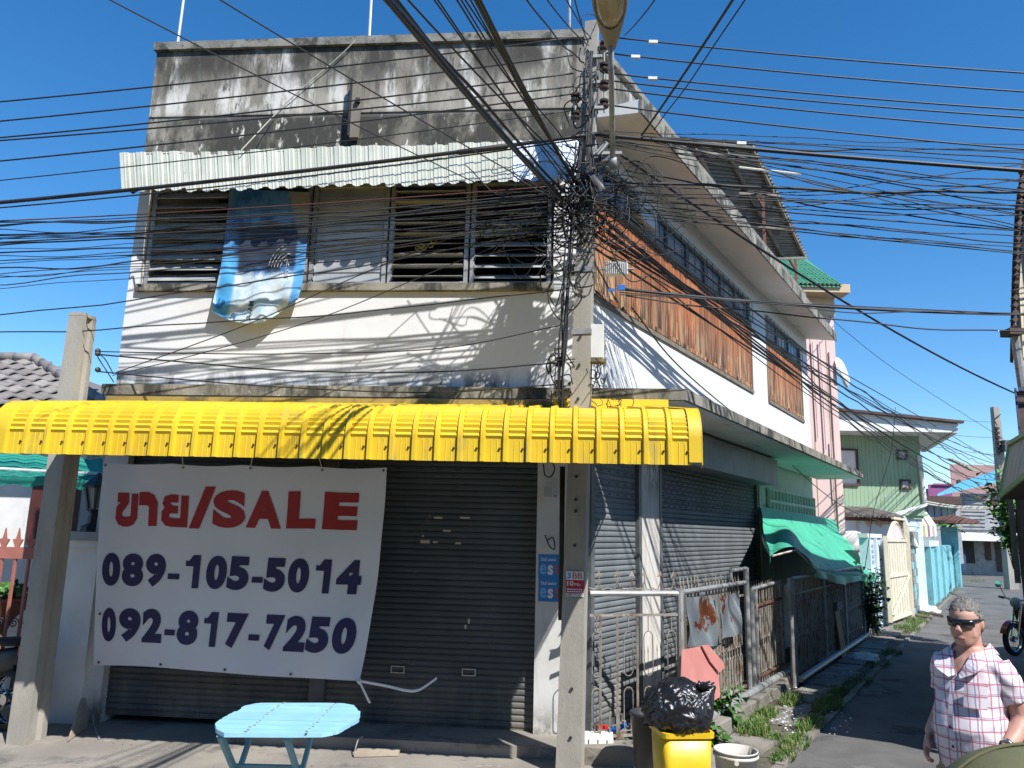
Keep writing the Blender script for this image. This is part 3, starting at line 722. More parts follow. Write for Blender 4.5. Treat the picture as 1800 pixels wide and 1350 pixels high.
def stroke(path, w):
    path = [Vector((p[0], p[1], 0)) for p in path]; L = len(path); vs = []
    for i, p in enumerate(path):
        d1 = (p-path[i-1]).normalized() if i else None; d2 = (path[i+1]-p).normalized() if i < L-1 else None
        a = d1 or d2; b = d2 or d1; n = Vector((-(a.y+b.y), a.x+b.x, 0)).normalized()
        k = w/2/max(.5, n.dot(Vector((-a.y, a.x, 0))))
        vs += [p+n*k, p-n*k]
    return vs, [[2*i, 2*i+1, 2*i+3, 2*i+2] for i in range(L-1)]
AL = {}
def lay(glyphs, out):
    """glyphs: (kind, data, s0, s1, t0, t1, slant): stacked into banner space, t grows downwards"""
    for kind, data, s0, s1, t0, t1, sl in glyphs:
        sets = [text_mesh(data, .062)[:2]] if kind == 'T' else [([Vector((*p, 0)) for p in data], [[0,1,2,3]])] if kind == 'G' else [stroke(p, w_) for p, w_ in data]
        for vs, fs in sets:
            b = len(out[0]); out[0].extend([Vector((s0+(s1-s0)*v.x+sl*v.y, t1+(t0-t1)*v.y, 0)) for v in vs]); out[1].extend([[i+b for i in f] for f in fs])
kho = [([(.06,.87), (.44,.87), (.44,.76), (.36,.66), (.17,.50), (.155,.26), (.24,.16), (.40,.12), (.60,.12), (.76,.17), (.85,.28), (.85,1.0)], .30)]
aa = [([(0,.86), (.40,.86), (.60,.80), (.72,.66), (.72,0)], .42)]
yo = [([(.62,.885), (.36,.885), (.20,.84), (.17,.74), (.24,.62), (.40,.53), (.62,.53)], .25), ([(.30,.555), (.16,.42), (.16,.24), (.26,.14), (.42,.12), (.86,.12), (.86,1.0)], .28)]
red = ([], [])
lay([('P', kho, .062, .142, .150, .312, .0), ('P', aa, .146, .216, .152, .312, .0), ('P', yo, .224, .316, .156, .312, .0)], red)
lay([('G', [(0,0), (.42,0), (1,1), (.58,1)], .322, .408, .105, .318, .0)], red)
lay([('T', 'S', .402, .520, .125, .312, .0), ('T', 'A', .524, .650, .122, .308, .0), ('T', 'L', .668, .768, .122, .306, .0), ('T', 'E', .792, .912, .122, .306, .0)], red)
drape(red[0], red[1], 'lettering', M['bannerred'])
def digits(s, pos, t0, t1, ends, out):
    for ch, (a, b) in zip(s, pos):
        if ch == '-': lay([('P', [([(0,.5), (1,.5)], .34)], a, b, t0+(t1-t0)*.42, t0+(t1-t0)*.92, 0)], out)
        elif ch == '1': lay([('P', [([(.76,0), (.76,1)], .46)], a, b, t0, t1, 0), ('G', [(.0,.66), (.54,.80), (.54,1), (.46,.98)], a, b, t0, t1, 0), ('G', [(.0,.66), (.54,.66), (.54,.80), (.0,.82)], a, b, t0, t1, 0)], out)
        else: lay([('T', ch, a, b, t0, t1, 0)], out)
blue = ([], [])
# x extents measured on the enlarged photograph, left edge of cloth 95, right 1560 (row 2), 1500 (row 3)
r2 = [(110,208), (218,330), (343,446), (458,518), (548,625), (660,770), (776,890), (908,966), (972,1080), (1094,1200), (1232,1308), (1338,1462)]
r2 = [(( a-95)/1465+.012, (b-95)/1465+.012) for a, b in r2]
r3 = [(97,172), (188,302), (312,420), (436,494), (505,620), (650,724), (770,878), (890,945), (970,1064), (1075,1185), (1190,1303), (1320,1437)]
r3 = [((a-62)/1440+.004, (b-62)/1440+.004) for a, b in r3]
digits('089-105-5014', r2, .450, .612, 0, blue); drape(blue[0], blue[1], 'lettering', M['bannerblue'])
blue = ([], []); digits('092-817-7250', r3, .720, .884, 0, blue); drape(blue[0], blue[1], 'lettering', M['bannerblue'])
for s_, t_ in ((.01,.012), (.29,.014), (.53,.012), (.78,.014), (.99,.014), (.26,.985), (.51,.985), (.75,.985), (.02,.75), (.02,.985)):
    p = BN(s_, t_, .006); MB().lathe(p, [(.012, 0), (.012, .006), (.005, .006)], 8, FN).build('eyelet', M['blackmetal'], t)
for s_, px, py in ((.01,178,806), (.29,320,806), (.53,444,806), (.78,560,808)):
    lab(MB().tube([BN(s_, .012, .01), hF(px, py, .6)+ZZ*.03], .004, 4).build('tie', M['rope'], t))
q = BN(1, 1, .01)
lab(MB().rings([[a+ZZ*.012, a+FN*.003, a-ZZ*.012, a-FN*.003] for a in spline([q, hF(680,1206,.5), hF(715,1214,.5), hF(738,1212,.5), hF(768,1192,.42)], 5)]).build('tie_tape', M['posterwhite'], t))
lab(MB().rings([[a+FU*.012, a+FN*.003, a-FU*.012, a-FN*.003] for a in spline([q, hF(640,1215,.5), hF(650,1236,.47)], 4)]).build('tie_tape', M['posterwhite'], t))
MB().lathe(q, [(.004,-.03), (.03,0), (.004,.03)], 8).build('knot', M['posterwhite'], t)

# ================================================================== printed cloth hanging from the upstairs window
def cloth_mat():
    m, nt, b = _new('printed_cloth')
    tc = nt.nodes.new('ShaderNodeUVMap').outputs[0]
    sp = nt.nodes.new('ShaderNodeSeparateXYZ'); nt.links.new(tc, sp.inputs[0]); u, v = sp.outputs[0], sp.outputs[1]
    nz = _noise(nt, tc, 5, (1,1,1), 5); n2 = _noise(nt, tc, 9, (1,1.3,1), 7, .7, off=5)
    c = _mix(nt, _range(nt, nz, .4, .6), (.03,.13,.33), (.10,.29,.50))
    # dark slanted figure in the middle
    d = _math(nt, 'ADD', v, _math(nt, 'MULTIPLY', nz, .35))
    f = _math(nt, 'MULTIPLY', _range(nt, d, .62, .70), _range(nt, d, 1.0, .90)); f = _math(nt, 'MULTIPLY', f, _range(nt, u, .12, .2))
    c = _mix(nt, f, c, (.025,.035,.06))
    # pale lower field with wrinkled blue
    f = _range(nt, _math(nt, 'ADD', v, _math(nt, 'MULTIPLY', n2, .12)), .56, .50)
    c = _mix(nt, f, c, _mix(nt, _range(nt, n2, .38, .70), (.60,.67,.70), (.33,.50,.60)))
    f = _range(nt, _math(nt, 'ABSOLUTE', _math(nt, 'SUBTRACT', u, .10)), .12, .06); f = _math(nt, 'MULTIPLY', f, _range(nt, v, .60, .55))
    c = _mix(nt, f, c, (.07,.33,.62))
    f = _math(nt, 'MULTIPLY', _range(nt, _math(nt, 'ADD', u, _math(nt, 'MULTIPLY', v, .55)), 1.25, 1.30), _range(nt, v, .66, .72)); c = _mix(nt, f, c, (.36,.31,.22))
    f = _math(nt, 'MULTIPLY', _range(nt, u, .86, .9), _range(nt, v, .7, .6)); c = _mix(nt, f, c, (.10,.34,.66))
    nt.links.new(c, b.inputs['Base Color']); b.inputs['Roughness'].default_value = .5
    return m
def CL(s, t):
    # t 0 top .. 1 bottom
    xl = [(410,332), (398,400), (388,470), (378,515), (371,545)]; xr = [(545,338), (542,400), (536,470), (530,510), (523,540)]
    k = min(3.999, t*4); i = int(k); f = k-i
    def at(arr): return (arr[i][0]+(arr[i+1][0]-arr[i][0])*f, arr[i][1]+(arr[i+1][1]-arr[i][1])*f)
    a, b_ = at(xl), at(xr)
    px = a[0]+(b_[0]-a[0])*s; py = a[1]+(b_[1]-a[1])*s
    py += t*t*26*sin(pi*min(1, s*1.05))**.8 - (t**3)*16*max(0, s-.6)*2
    n = .02 + .115*min(1, t*1.5) + .018*sin(s*9+t*3)*t + .012*sin(s*19-t*11)*t + .009*sin(t*23+s*9)*t + .02*mnoise.noise(Vector((s*5, t*7, 2)))*t + .012*mnoise.noise(Vector((s*13, t*17, 5)))*t
    return hF(px, py, n)
mb = MB().grid(lambda i, j: CL(i, j), 36, 44)
clo = mb.build('printed_cloth', cloth_mat(), None, True); lab(clo, 'crumpled blue and white printed cloth hanging out of the upstairs window', 'cloth')
uvl = clo.data.uv_layers.new(name='UVMap')
for lp in clo.data.loops:
    k = lp.vertex_index; uvl.data[lp.index].uv = ((k % 37)/36, 1-(k//37)/44)
def cloth_text(s, o, x, y, mat):
    vs, fs, a = text_mesh(s, .01); mb = MB()
    mb.add([CL(o[0]+x[0]*v.x+y[0]*v.y, o[1]+x[1]*v.x+y[1]*v.y)+FN*.012 for v in vs], fs); mb.build('lettering', mat, clo)
cloth_text('NG', (.10,.97), (.04,-.16), (-.075,-.03), M['posterblue']); cloth_text('2', (.27,.985), (.02,-.07), (-.05,-.01), M['posterblue'])
cloth_text('A-AM', (.46,.965), (0,-.2), (-.06,0), M['posterdark']); cloth_text('JS71', (.82,.60), (.01,-.2), (-.05,0), M['glass'])
for k in range(5):
    r_ = .06+.022*k
    mb = MB(); cc = []
    for q in range(13):
        a = radians(100+70*q/12); cc.append(CL(.80+r_*1.6*cos(a), .50+r_*sin(a)*-1)+FN*.012)
    mb.tube(cc, .003, 4); mb.build('printed_arc', M['boxgrey'], clo)

# ================================================================== utility pole
PN = .78
pb_, pt_ = hF(1002,1350,PN), hF(1041,42,PN); ax = (pt_-pb_)
pb_ = pb_ + ax*((-.02-pb_.z)/ax.z)
def PO(z): return pb_ + (pt_-pb_)*((z-pb_.z)/(pt_.z-pb_.z))
def pw(z): return .235-.095*min(1, z/7.0)
P = thing('utility_pole', PO(0), 'square grey concrete utility pole wrapped in cables at the shop corner', 'utility pole')
def ring(z, w_, d_): c = PO(z); x = FU*.985+FN*.17; y = FN*.985-FU*.17; return [c+x*w_/2+y*d_/2, c-x*w_/2+y*d_/2, c-x*w_/2-y*d_/2, c+x*w_/2-y*d_/2]
MB().rings([ring(z, pw(z)*.92, pw(z)*.86) for z in (-.02, 1, 2, 3, 4, 5, 6, pt_.z)]).build('shaft', M['concrete'], P)
for px, py in ((1013,837), (1012,878), (1012,898), (1010,959), (1005,1212), (1003,1298), (1016,700), (1018,640), (1020,590), (1027,470)):
    p = hF(px, py, PN+.125); MB().lathe(PO(p.z)+ (p-PO(p.z)).dot(FU)*FU + FN*(pw(p.z)*.43+.012), [(.014,-.03), (.014,.003)], 8, FN).build('bolt_hole', M['ink'], P)
for z in (3.9, 4.52, 5.35, 5.75, 6.25, 6.6):
    MB().rings([ring(z-.025, pw(z)*.92+.02, pw(z)*.86+.02), ring(z+.025, pw(z)*.92+.02, pw(z)*.86+.02)]).build('steel_band', M['galv'], P)
def rack(px, ys, n, dx):
    p0, p1 = hF(px, ys[0]-14, n), hF(px, ys[-1]+16, n)
    r_ = MB().tube([p0, p1], .009).build('insulator_rod', M['galv'], P)
    for y in ys:
        c = hF(px, y, n)
        MB().lathe(c-ZZ*.045, [(.022,0), (.045,.005), (.045,.028), (.022,.034), (.022,.052), (.045,.058), (.045,.082), (.022,.09)], 12).build('insulator', M['ceramic'], r_)
        MB().bar(c, PO(c.z), .02, .012).build('arm', M['galv'], r_)
rack(983, (636, 676), PN+.06, 0); rack(1011, (172, 203), PN+.08, 0); rack(1062, (80, 118, 150, 182), PN+.05, 0)
for px, py, w_ in ((1050,100,.05), (1046,145,.05), (1050,190,.06), (1068,270,.14), (1040,240,.07)):
    c = hF(px, py, PN+.10); MB().bar(c-FU*w_, c+FU*w_, .04, .03).build('clamp', M['galv'], P)
c = hF(1076,278,PN+.1); MB().bar(PO(c.z), c, .05, .05).build('lamp_bracket', M['galv'], P)
c2 = hF(1058,262,PN+.12); MB().bar(c2-FU*.05-ZZ*.06, c2+FU*.05+ZZ*.06, .05, .04).build('lamp_bracket', M['galv'], P)
# stickers on the pole
def plate(px0, px1, py0, py1, n): 
    a, b = hF(px0, py1, n), hF(px1, py0, n); return a, FU*(uF(b)-uF(a)), ZZ*(b.z-a.z)
o, x, y = plate(995, 1026, 1005, 1048, PN+.112)
st = MB().par(o, x, y*.36, -FN*.002).build('advert_sign', M['stickerred'], P)
MB().par(o+y*.66, x, y*.34, -FN*.002).build('sign_top', M['posterwhite'], st); MB().par(o+y*.36, x, y*.30, -FN*.002).build('sign_middle', M['stickerred'], st); 
mb = MB(); put_text(mb, '3', o+x*.06+y*.71+FN*.002, x*.2, y*.24, .02); mb.build('lettering', M['posterblue'], st)
mb = MB(); put_text(mb, 'BB', o+x*.36+y*.71+FN*.002, x*.56, y*.24, .01); mb.build('lettering', M['orange'], st)
mb = MB(); put_text(mb, '10', o+x*.06+y*.42+FN*.002, x*.36, y*.2, .02); mb.build('lettering', M['posterwhite'], st)
mb = MB(); put_text(mb, 'Mb', o+x*.48+y*.42+FN*.002, x*.34, y*.12, .0); mb.build('lettering', M['posterwhite'], st)
MB().par(o+y*.0+FN*.002, x, y*.13, FN*.001).build('sign_bottom', M['posterwhite'], st)
mb = MB(); put_text(mb, '0877720', o+x*.04+y*.02+FN*.0045, x*.92, y*.10, .0); mb.build('lettering', M['ink'], st)
mb = MB(); 
for k in range(2): 
    for q in range(7): mb.par(o+x*(.05+q*.13)+y*(.17+k*.09)+FN*.002, x*.1, y*.045, FN*.001)
mb.build('small_print', M['posterwhite'], st)
# blue stickers on the white column
for (py0, py1, lb) in ((975,1016,'blue advertising sticker on the white column, upper of two'), (1017,1057,'blue advertising sticker on the white column, lower of two')):
    o, x, y = plate(946, 984, py0, py1, .004)
    s_ = MB().par(o, x, y, -FN*.003).build('sticker', M['posterblue']); lab(s_, lb, 'sticker', 'blue stickers on the white column')
    mb = MB(); put_text(mb, 'e', o+x*.08+y*.16+FN*.002, x*.30, y*.42, .02); mb.build('lettering', M['posterlight'], s_)
    mb = MB(); put_text(mb, 's', o+x*.44+y*.14+FN*.002, x*.26, y*.42, .03); mb.build('lettering', M['posterwhite'], s_)
    mb = MB(); put_text(mb, 't', o+x*.78+y*.16+FN*.002, x*.16, y*.46, .03); mb.build('lettering', M['orange'], s_)
    mb = MB(); put_text(mb, 'bui', o+x*.14+y*.72+FN*.002, x*.24, y*.16, .01); put_text(mb, 'auto', o+x*.44+y*.72+FN*.002, x*.4, y*.12, .01); mb.build('lettering', M['posterwhite'], s_)

t = thing('junction_box', hF(1048,637,PN+.1), 'pale grey metal junction box on the right side of the concrete pole', 'junction box')
a, b = hF(1037,630,PN+.06), hF(1062,570,PN+.06)
MB().par(a, FU*(uF(b)-uF(a)), ZZ*(b.z-a.z), -FN*.12).build('case', M['boxgrey'], t); MB().par(a-FU*.006-ZZ*.03, FU*(uF(b)-uF(a)+.012), ZZ*.028, -FN*.125).build('base', M['yellowpaint'], t)
MB().par(a+FN*.001+FU*.008+ZZ*.01, FU*(uF(b)-uF(a)-.016), ZZ*(b.z-a.z-.02), FN*.006).build('door', M['boxgrey'], t); MB().bar(a+ZZ*.06, PO(a.z+.06), .03).build('strap', M['galv'], t); MB().bar(b-FU*.12-ZZ*.04, PO(b.z-.04), .03).build('strap', M['galv'], t)
t = thing('cable_amplifier', hF(1086,483,PN+.05), 'small grey finned cable amplifier hanging right of the pole', 'amplifier')
a, b = hF(1064,482,PN+.03), hF(1104,460,PN+.03); wd = uF(b)-uF(a)
MB().par(a, FU*wd, ZZ*(b.z-a.z), -FN*.07).build('case', M['boxgrey'], t)
for k in range(11): MB().par(a+FU*(.004+k*wd/11), FU*.007, ZZ*(b.z-a.z), FN*.02).build('fin', M['boxgrey'], t)
for sx in (0, 1): MB().tube([a+FU*wd*sx+ZZ*.05, a+FU*(wd*sx+(.05 if sx else -.05))+ZZ*.05], .012).build('connector', M['galv'], t)
o = MB().rings([[c+Vector((cos(q)*.04*k, 0, sin(q)*.04*k)) for q in [2*pi*i/12 for i in range(12)]] for c, k in ((hF(1030,298,PN+.12), .5), (hF(1033,302,PN+.13), 1), (hF(1056,330,PN+.2), 1), (hF(1059,334,PN+.2), .6))]).build('splice_closure', M['blackmetal'], None, True)
lab(o, 'black cylindrical cable splice case just below the lamp bracket', 'splice case')
o = MB().tube([hF(800,268,.9), hF(806,268,.9), hF(890,257,.9), hF(896,256,.9)], [.012,.029,.029,.012], 8).build('splice_closure', M['cablegrey'], None, True); lab(o, 'long dark splice sleeve on the thick cable over the cream awning', 'splice case')
k = thing('meter_clamp', hF(975,505,PN-.1), 'grey bracket box hung left of the pole under the windows', 'bracket box')
MB().box(hF(965,470,PN-.05), (.07,.05,.12)).build('case', M['blackmetal'], k); MB().box(hF(1000,475,PN-.05), (.12,.06,.10)).build('case', M['steel'], k); MB().bar(hF(960,480,PN-.05), hF(1015,470,PN-.05), .02).build('arm', M['galv'], k)
o = MB().box(hF(1092,506,PN+.02), (.07,.03,.05)).box(hF(1075,510,PN+.02), (.05,.02,.03)).build('cable_clamp', M['pvcblue']); lab(o, 'bright blue cable clamp just right of the pole', 'clamp')
o = thing('floodlight', hF(968,885,.1), 'small grey floodlight on the white column under the awning', 'floodlight')
MB().par(hF(955,875,.05), FU*.10, ZZ*.12, FN*.08).build('case', M['boxgrey'], o); MB().bar(hF(978,872,.0), hF(970,872,.1), .02).build('bracket', M['galv'], o)
MB().par(hF(955,875,.05)+FN*.081+FU*.008+ZZ*.008, FU*.084, ZZ*.104, FN*.003).build('glass', M['glass'], o)

# street lamp
LP = thing('street_lamp', hF(1077,285,PN+.1), 'beige street lamp on a slim grey arm over the pole', 'street lamp')
q0, q1, q2 = hF(1077,288,PN+.1), hF(1074,84,1.75), hF(1071,-70,2.75)
MB().tube([q0, q0.lerp(q1, .35), q0.lerp(q1, .7), q1+(q2-q1)*.06], .026, 10).build('arm', M['galv'], LP, True)
MB().tube([q0-ZZ*.03-(q1-q0)*.02, q0+(q1-q0)*.06], .042, 10).build('collar', M['galv'], LP, True)
dx = (q2-q1).normalized(); sx = FU; ux = sx.cross(dx).normalized()
if ux.z < 0: ux = -ux
hr = []
for k, (s_, w_, h_) in enumerate(((0,.045,.05), (.05,.055,.055), (.25,.10,.08), (.5,.145,.10), (.75,.155,.10), (.92,.13,.08), (1,.05,.04))):
    c = q1.lerp(q2, s_); hr.append([c+sx*(w_*cos(a))+ux*(h_*sin(a)*(1 if sin(a) > 0 else .45)) for a in [2*pi*i/20 for i in range(20)]])
MB().rings(hr).build('head', M['lampgrey'], LP, True)
hr = []
for s_, w_ in ((.30,.02), (.36,.075), (.5,.115), (.7,.125), (.85,.10), (.92,.02)):
    c = q1.lerp(q2, s_)-ux*.03; hr.append([c+sx*(w_*cos(a))-ux*(.062*w_/.125*abs(sin(a))) for a in [pi*i/12 for i in range(13)]])
MB().rings(hr).build('bowl', M['lampglass'], LP, True)
rim = []
for i in range(24):
    a = 2*pi*i/24; c = q1.lerp(q2, .61+.32*sin(a)); rim.append(c+sx*.132*cos(a)-ux*.045)
MB().tube(rim, .009, 6, closed=True).build('rim', M['lampgrey'], LP, True)

# short pole at the left
b0 = gnd(46, 1303); t0 = hit(146, 556, b0, FN); n_l = (b0-C0).dot(FN)
LPz = t0.z; axl = (t0-b0)
lp = thing('short_pole', b0, 'short fluted concrete pole rising through the left end of the awning', 'utility pole')
def lring(z, w_, d_): c = b0+axl*(z/axl.z); return [c+FU*w_/2+FN*d_/2, c-FU*w_/2+FN*d_/2, c-FU*w_/2-FN*d_/2, c+FU*w_/2-FN*d_/2]
def hring(z, w_, d_):
    c = b0+axl*(z/axl.z); s_ = [(.5,.5), (-.5,.5), (-.5,.22), (-.30,.14), (-.30,-.14), (-.5,-.22), (-.5,-.5), (.5,-.5), (.5,-.22), (.30,-.14), (.30,.14), (.5,.22)]
    return [c+FU*w_*a+FN*d_*b for a, b in s_]
MB().rings([hring(z, .20-.012*z, .27-.012*z) for z in (-.02, 1, 2, 3, LPz-.02)]).build('shaft', M['concrete'], lp)
MB().rings([lring(LPz-.02, .155, .225), lring(LPz+.015, .15, .22)]).build('cap', M['concrete'], lp)
for py in (617, 622, 650): c = hit(172, py, b0, FN); MB().lathe(c, [(.02,-.02), (.03,0), (.02,.02)], 8, FU).build('insulator', M['blackmetal'], lp)

# ================================================================== cables
NC = [0]
def cable(p, q, label, r=.007, sag=.06, mat='black', wob=.0, group=None, n=22, name='cable'):
    o = MB().tube(bez(p, q, sag, n, wob), r, 5).build(name, M[mat], None, True)
    return lab(o, label, 'cable', group)
def line(x0, y0, x1, y1, n0, n1, label, ext=-260, **k):
    """a span surveyed between two sighted points on planes parallel to the front, carried on past the first"""
    if ext is not None: y0 = y0+(y0-y1)/(x0-x1)*(ext-x0) if x0 != x1 else y0; x0 = ext
    return cable(hF(x0, y0, n0), hF(x1, y1, n1), label, **k)
ordn = ['topmost', 'second', 'third', 'fourth', 'fifth', 'sixth', 'seventh', 'eighth', 'ninth', 'tenth']
for i, (y0, y1) in enumerate(((174,66), (208,97), (237,129), (242,152), (278,165), (312,194))):
    line(0, y0, 1008, y1, 1.3, .80, 'black power line crossing the parapet leftwards from the pole, %s of six' % ordn[i], group='power lines over the parapet', r=.0085 if i < 5 else .006, sag=.05)
for i, (y0, y1) in enumerate(((64,122), (93,155), (128,187), (141,200), (155,222), (184,256))):
    line(1800, y0*0+y1, 1065, y0, .80, .80, 'black power line crossing open sky rightwards from the pole, %s of six' % ordn[i], ext=2060, group='power lines to the right of the pole', r=.0085, sag=.05)
line(0, 350, 1050, 235, .90, .90, 'thick black communications cable sagging across the cream awning', r=.021, sag=.06)
line(0, 356, 1050, 240, .92, .88, 'thin cable lashed beneath the thick cable over the cream awning', r=.008, sag=.09)
line(1800, 296, 1045, 236, .9, .9, 'thick black communications cable going right towards the louvred building', ext=2060, r=.02, sag=.03)
line(0, 383, 990, 326, .85, .85, 'thin reddish brown cable in front of the upstairs windows', r=.007, mat='redcable', sag=.05)
mid = [(379,338),(386,345),(392,352),(399,340),(406,360),(413,368),(419,350),(427,372),(434,382),(441,375),(449,388),(456,380),(463,394),(471,402),(478,395),(486,405),(492,412), (389,330),(404,346),(424,362),(446,372),(468,386),(382,356),(396,366),(431,352),(460,370),(484,384),(410,390),(438,398),(454,408)]
del mid[20:26]
mid = sorted((y0+R.uniform(-4,4), y1) for y0, y1 in mid)
ORD = lambda k: str(k)+({1:'st',2:'nd',3:'rd'}.get(k % 10, 'th') if k not in (11,12,13) else 'th')
for ci, (y0, y1) in enumerate(mid):
    line(0, y0, 1000+R.uniform(-15,15), y1, R.uniform(.7,1.0), R.uniform(.7,.9), 'black cable past the upstairs windows, %s from the top at left' % ORD(ci+1), group='cables bunched across the upstairs windows', r=R.choice((.004,.005,.005,.006,.008)), sag=R.uniform(.02,.14), wob=R.choice((0,.012,.02)), mat=R.choice(('black','black','cablegrey')), n=40)
for (a, lb) in (((0,541,1000,398,.8,.8), 'slack black cable crossing the printed cloth just below the bunch'), ((0,571,1000,508,.8,.75), 'black cable grazing the white wall just below the window sill')):
    line(*a, lb, r=.007, sag=.12, wob=.01)
for pts, lb, r_ in (([(172,618),(330,621),(520,622),(780,612),(985,572)], 'uppermost cable from the short left pole across the white wall', .006), ([(172,623),(340,638),(520,652),(760,654),(978,638)], 'black cable from the short pole ending at the upper brown insulator', .008), ([(172,653),(330,668),(520,682),(760,690),(978,676)], 'black cable from the short pole ending at the lower brown insulator', .007),
                    ([(198,657),(330,610),(460,560),(640,480),(800,415),(990,345)], 'thin cable climbing diagonally from the ledge to the pole tangle', .0055), ([(198,660),(350,622),(560,560),(780,470),(990,385)], 'frayed grey cable climbing diagonally below its twin to the pole', .005),
                    ([(198,655),(185,632),(172,620)], 'short jumper from the short pole to the wall corner', .006), ([(200,672),(186,650),(172,628)], 'second short jumper dropping from the short pole to the ledge', .006)):
    o = MB().tube(spline([hF(x, y, .75 if x > 172 else n_l) if (x, y) not in ((198,657),(198,660),(198,655),(200,672)) else hF(x, y, .06) for x, y in pts], 6), r_, 5).build('cable', M['black'], None, True); lab(o, lb, 'cable')
# overhead cables towards the photographer
ov = [(200,838,322,.0055,'thin wire running from the upper left down to a clamp before the windows'), (393,985,350,.006,'thin wire slanting over the middle of the parapet to the pole')]
for x0, x1, y1, r_, lb in ov:
    cable(dep(x0, 0, 4.6)+(dep(x0, 0, 4.6)-hF(x1, y1, .7))*.15, hF(x1, y1, .7), lb, r=r_, sag=.03)
oh = [(693,985,345,.020,2.9), (699,990,352,.014,3.0), (706,995,340,.012,3.1), (688,992,360,.010,2.8), (726,1010,300,.007,3.4), (768,1012,330,.006,3.6), (776,1015,345,.006,3.5), (808,1014,305,.007,3.9), (816,1016,318,.006,3.8), (832,1018,325,.006,3.7), (841,1005,310,.015,3.6), (848,1012,322,.012,3.5), (930,1020,105,.007,4.4), (967,1035,80,.006,4.6), (1000,1033,60,.006,4.8), (1012,1034,75,.006,4.5), (822,1010,270,.006,3.6)]
oh.sort()
for i, (x0, x1, y1, r_, Y) in enumerate(oh):
    a = dep(x0, -2, Y+.4); b = hF(x1, y1, PN+.08); a = a+(a-b)*.35
    cable(a, b, ('thick cable dropping to the tangle, %s from the left at the top' if r_ > .009 else 'thin cable falling to the pole, %s from the left at the top') % ORD(i+1), group='thick overhead cable bundle' if r_ > .009 else 'thin overhead cables fanning to the pole', r=r_, sag=.05, wob=.01 if i % 2 else 0)
for x0, y0, x1, y1, lb in ((1300,-20,1128,238,'twin wire rising to the upper right from the strain joint, nearer the lamp'), (1322,-20,1150,228,'wavy twin wire rising to the upper right from the strain joint, farther from the lamp'), (1150,0,1098,62,'short wire behind the street lamp head rising to the right')):
    a, b = dep(x0, y0, 4.6), hF(x1, y1, .8); cable(a+(a-b)*.1, b, lb, r=.011 if x0 == 1300 else .006, sag=.02, wob=.008 if x0 == 1322 else 0, mat='cablegrey')
# fan of cables to the right
rt = [(1060,230,1800,254),(1060,236,1800,258),(1080,240,1800,279),(1060,246,1800,313),(1060,252,1800,318),(1060,318,1800,332),(1055,330,1800,364),(1055,336,1800,367),(1060,345,1800,404),(1055,352,1800,424),(1050,360,1800,441),(1055,372,1800,446),(1060,338,1800,352),(1050,366,1800,443),(1150,245,1800,362),(1160,250,1800,366),(1180,252,1800,388),(1150,250,1800,404),(1090,508,1800,540),(1090,514,1800,547),(1090,518,1800,552),(1100,520,1800,571),(1060,242,1800,286),(1070,248,1800,324),(1080,255,1800,372),(1100,300,1800,396),(1060,326,1800,347),(1060,350,1800,372),(1065,362,1800,412),(1150,246,1800,338),(1060,380,1800,436),(1130,240,1800,268)]
rt5, rt18 = rt[5], rt[18]; rt.sort(key=lambda q: q[3])
for i, (x0, y0, x1, y1) in enumerate(rt):
    th = .016 if (x0,y0,x1,y1) in (rt5, rt18) else R.choice((.005,.006,.0075))
    a = hF(x0, y0, PN+.02); b = dep(2050, y1+(y1-y0)/(x1-x0)*250, R.uniform(6.6,8.5))
    key = 5 if (x0,y0,x1,y1) == rt5 else 18 if (x0,y0,x1,y1) == rt18 else -1
    lb = {5: 'thick grey cable crossing level from the pole past the rooftop canopy', 18: 'thick dark cable leaving the blue clamp level to the right'}.get(key, 'thin black cable fanning rightwards across the sky, %s from the top' % ORD(i+1))
    cable(a, b, lb, group=None if key > 0 else 'cables fanning right across the sky', r=th, sag=R.uniform(.0,.10), wob=R.choice((0,.012,.018)), mat='cablegrey' if key == 5 else 'black', n=40)
for x0, y0, x1, y1, lb in ((1190,350,1800,276,'thin cable rising towards the right and crossing the fan'), (1200,372,1800,302,'second thin cable rising to the right across the fan')):
    cable(hF(x0, y0, .8), dep(2000, y1-30, 8), lb, r=.006, sag=.12, wob=.01)
# run along the alley to the far pole
FP = dep(1762, 860, 34.0); FPb = Vector((FP.x, FP.y, 0))
cable(hF(1060,250,PN), dep(1835, 712, 15), 'stout black cable following the eave then cutting across the sky', r=.016, sag=.25)
for i in range(15):
    a = hF(1030+R.uniform(0,40), R.uniform(330,430), PN); b = dep(1762, 802+i*7+R.uniform(-2,2), 34.0)
    cable(a, b, 'black cable of the alley bunch, %s from the top where it meets the far pole' % ORD(i+1), group='cables bunched along the alley', r=R.choice((.008,.010,.013)), sag=R.uniform(-.15,.85), wob=R.choice((.0,.02,.03)), n=44)
for i, (ya, yb) in enumerate(((735,742), (760,770), (780,800))):
    cable(dep(1560, ya-12, 31), dep(1760, yb, 34), 'thin distant wire reaching the far pole above the green house, %s of three' % ('topmost','middle','lowest')[i], group='thin wires at the far pole', r=.008, sag=.1)
for pts, lb in (([(1110,540),(1200,650),(1330,760),(1500,900),(1640,930),(1760,938)], 'slack thin cable drooping across the boarded wall down to the alley'), ([(1457,556),(1490,585),(1560,640),(1650,700),(1765,772)], 'thin line slanting down through open sky to the far pole')):
    K = len(pts); x0c = pts[0][0]; o = MB().tube(spline([dep(x, y, (7.0+(i/(K-1))**1.6*24) if x0c == 1110 else 17.2+16.8*i/(K-1)) for i, (x, y) in enumerate(pts)], 8), .009, 5).build('cable', M['black'], None, True); lab(o, lb, 'cable')
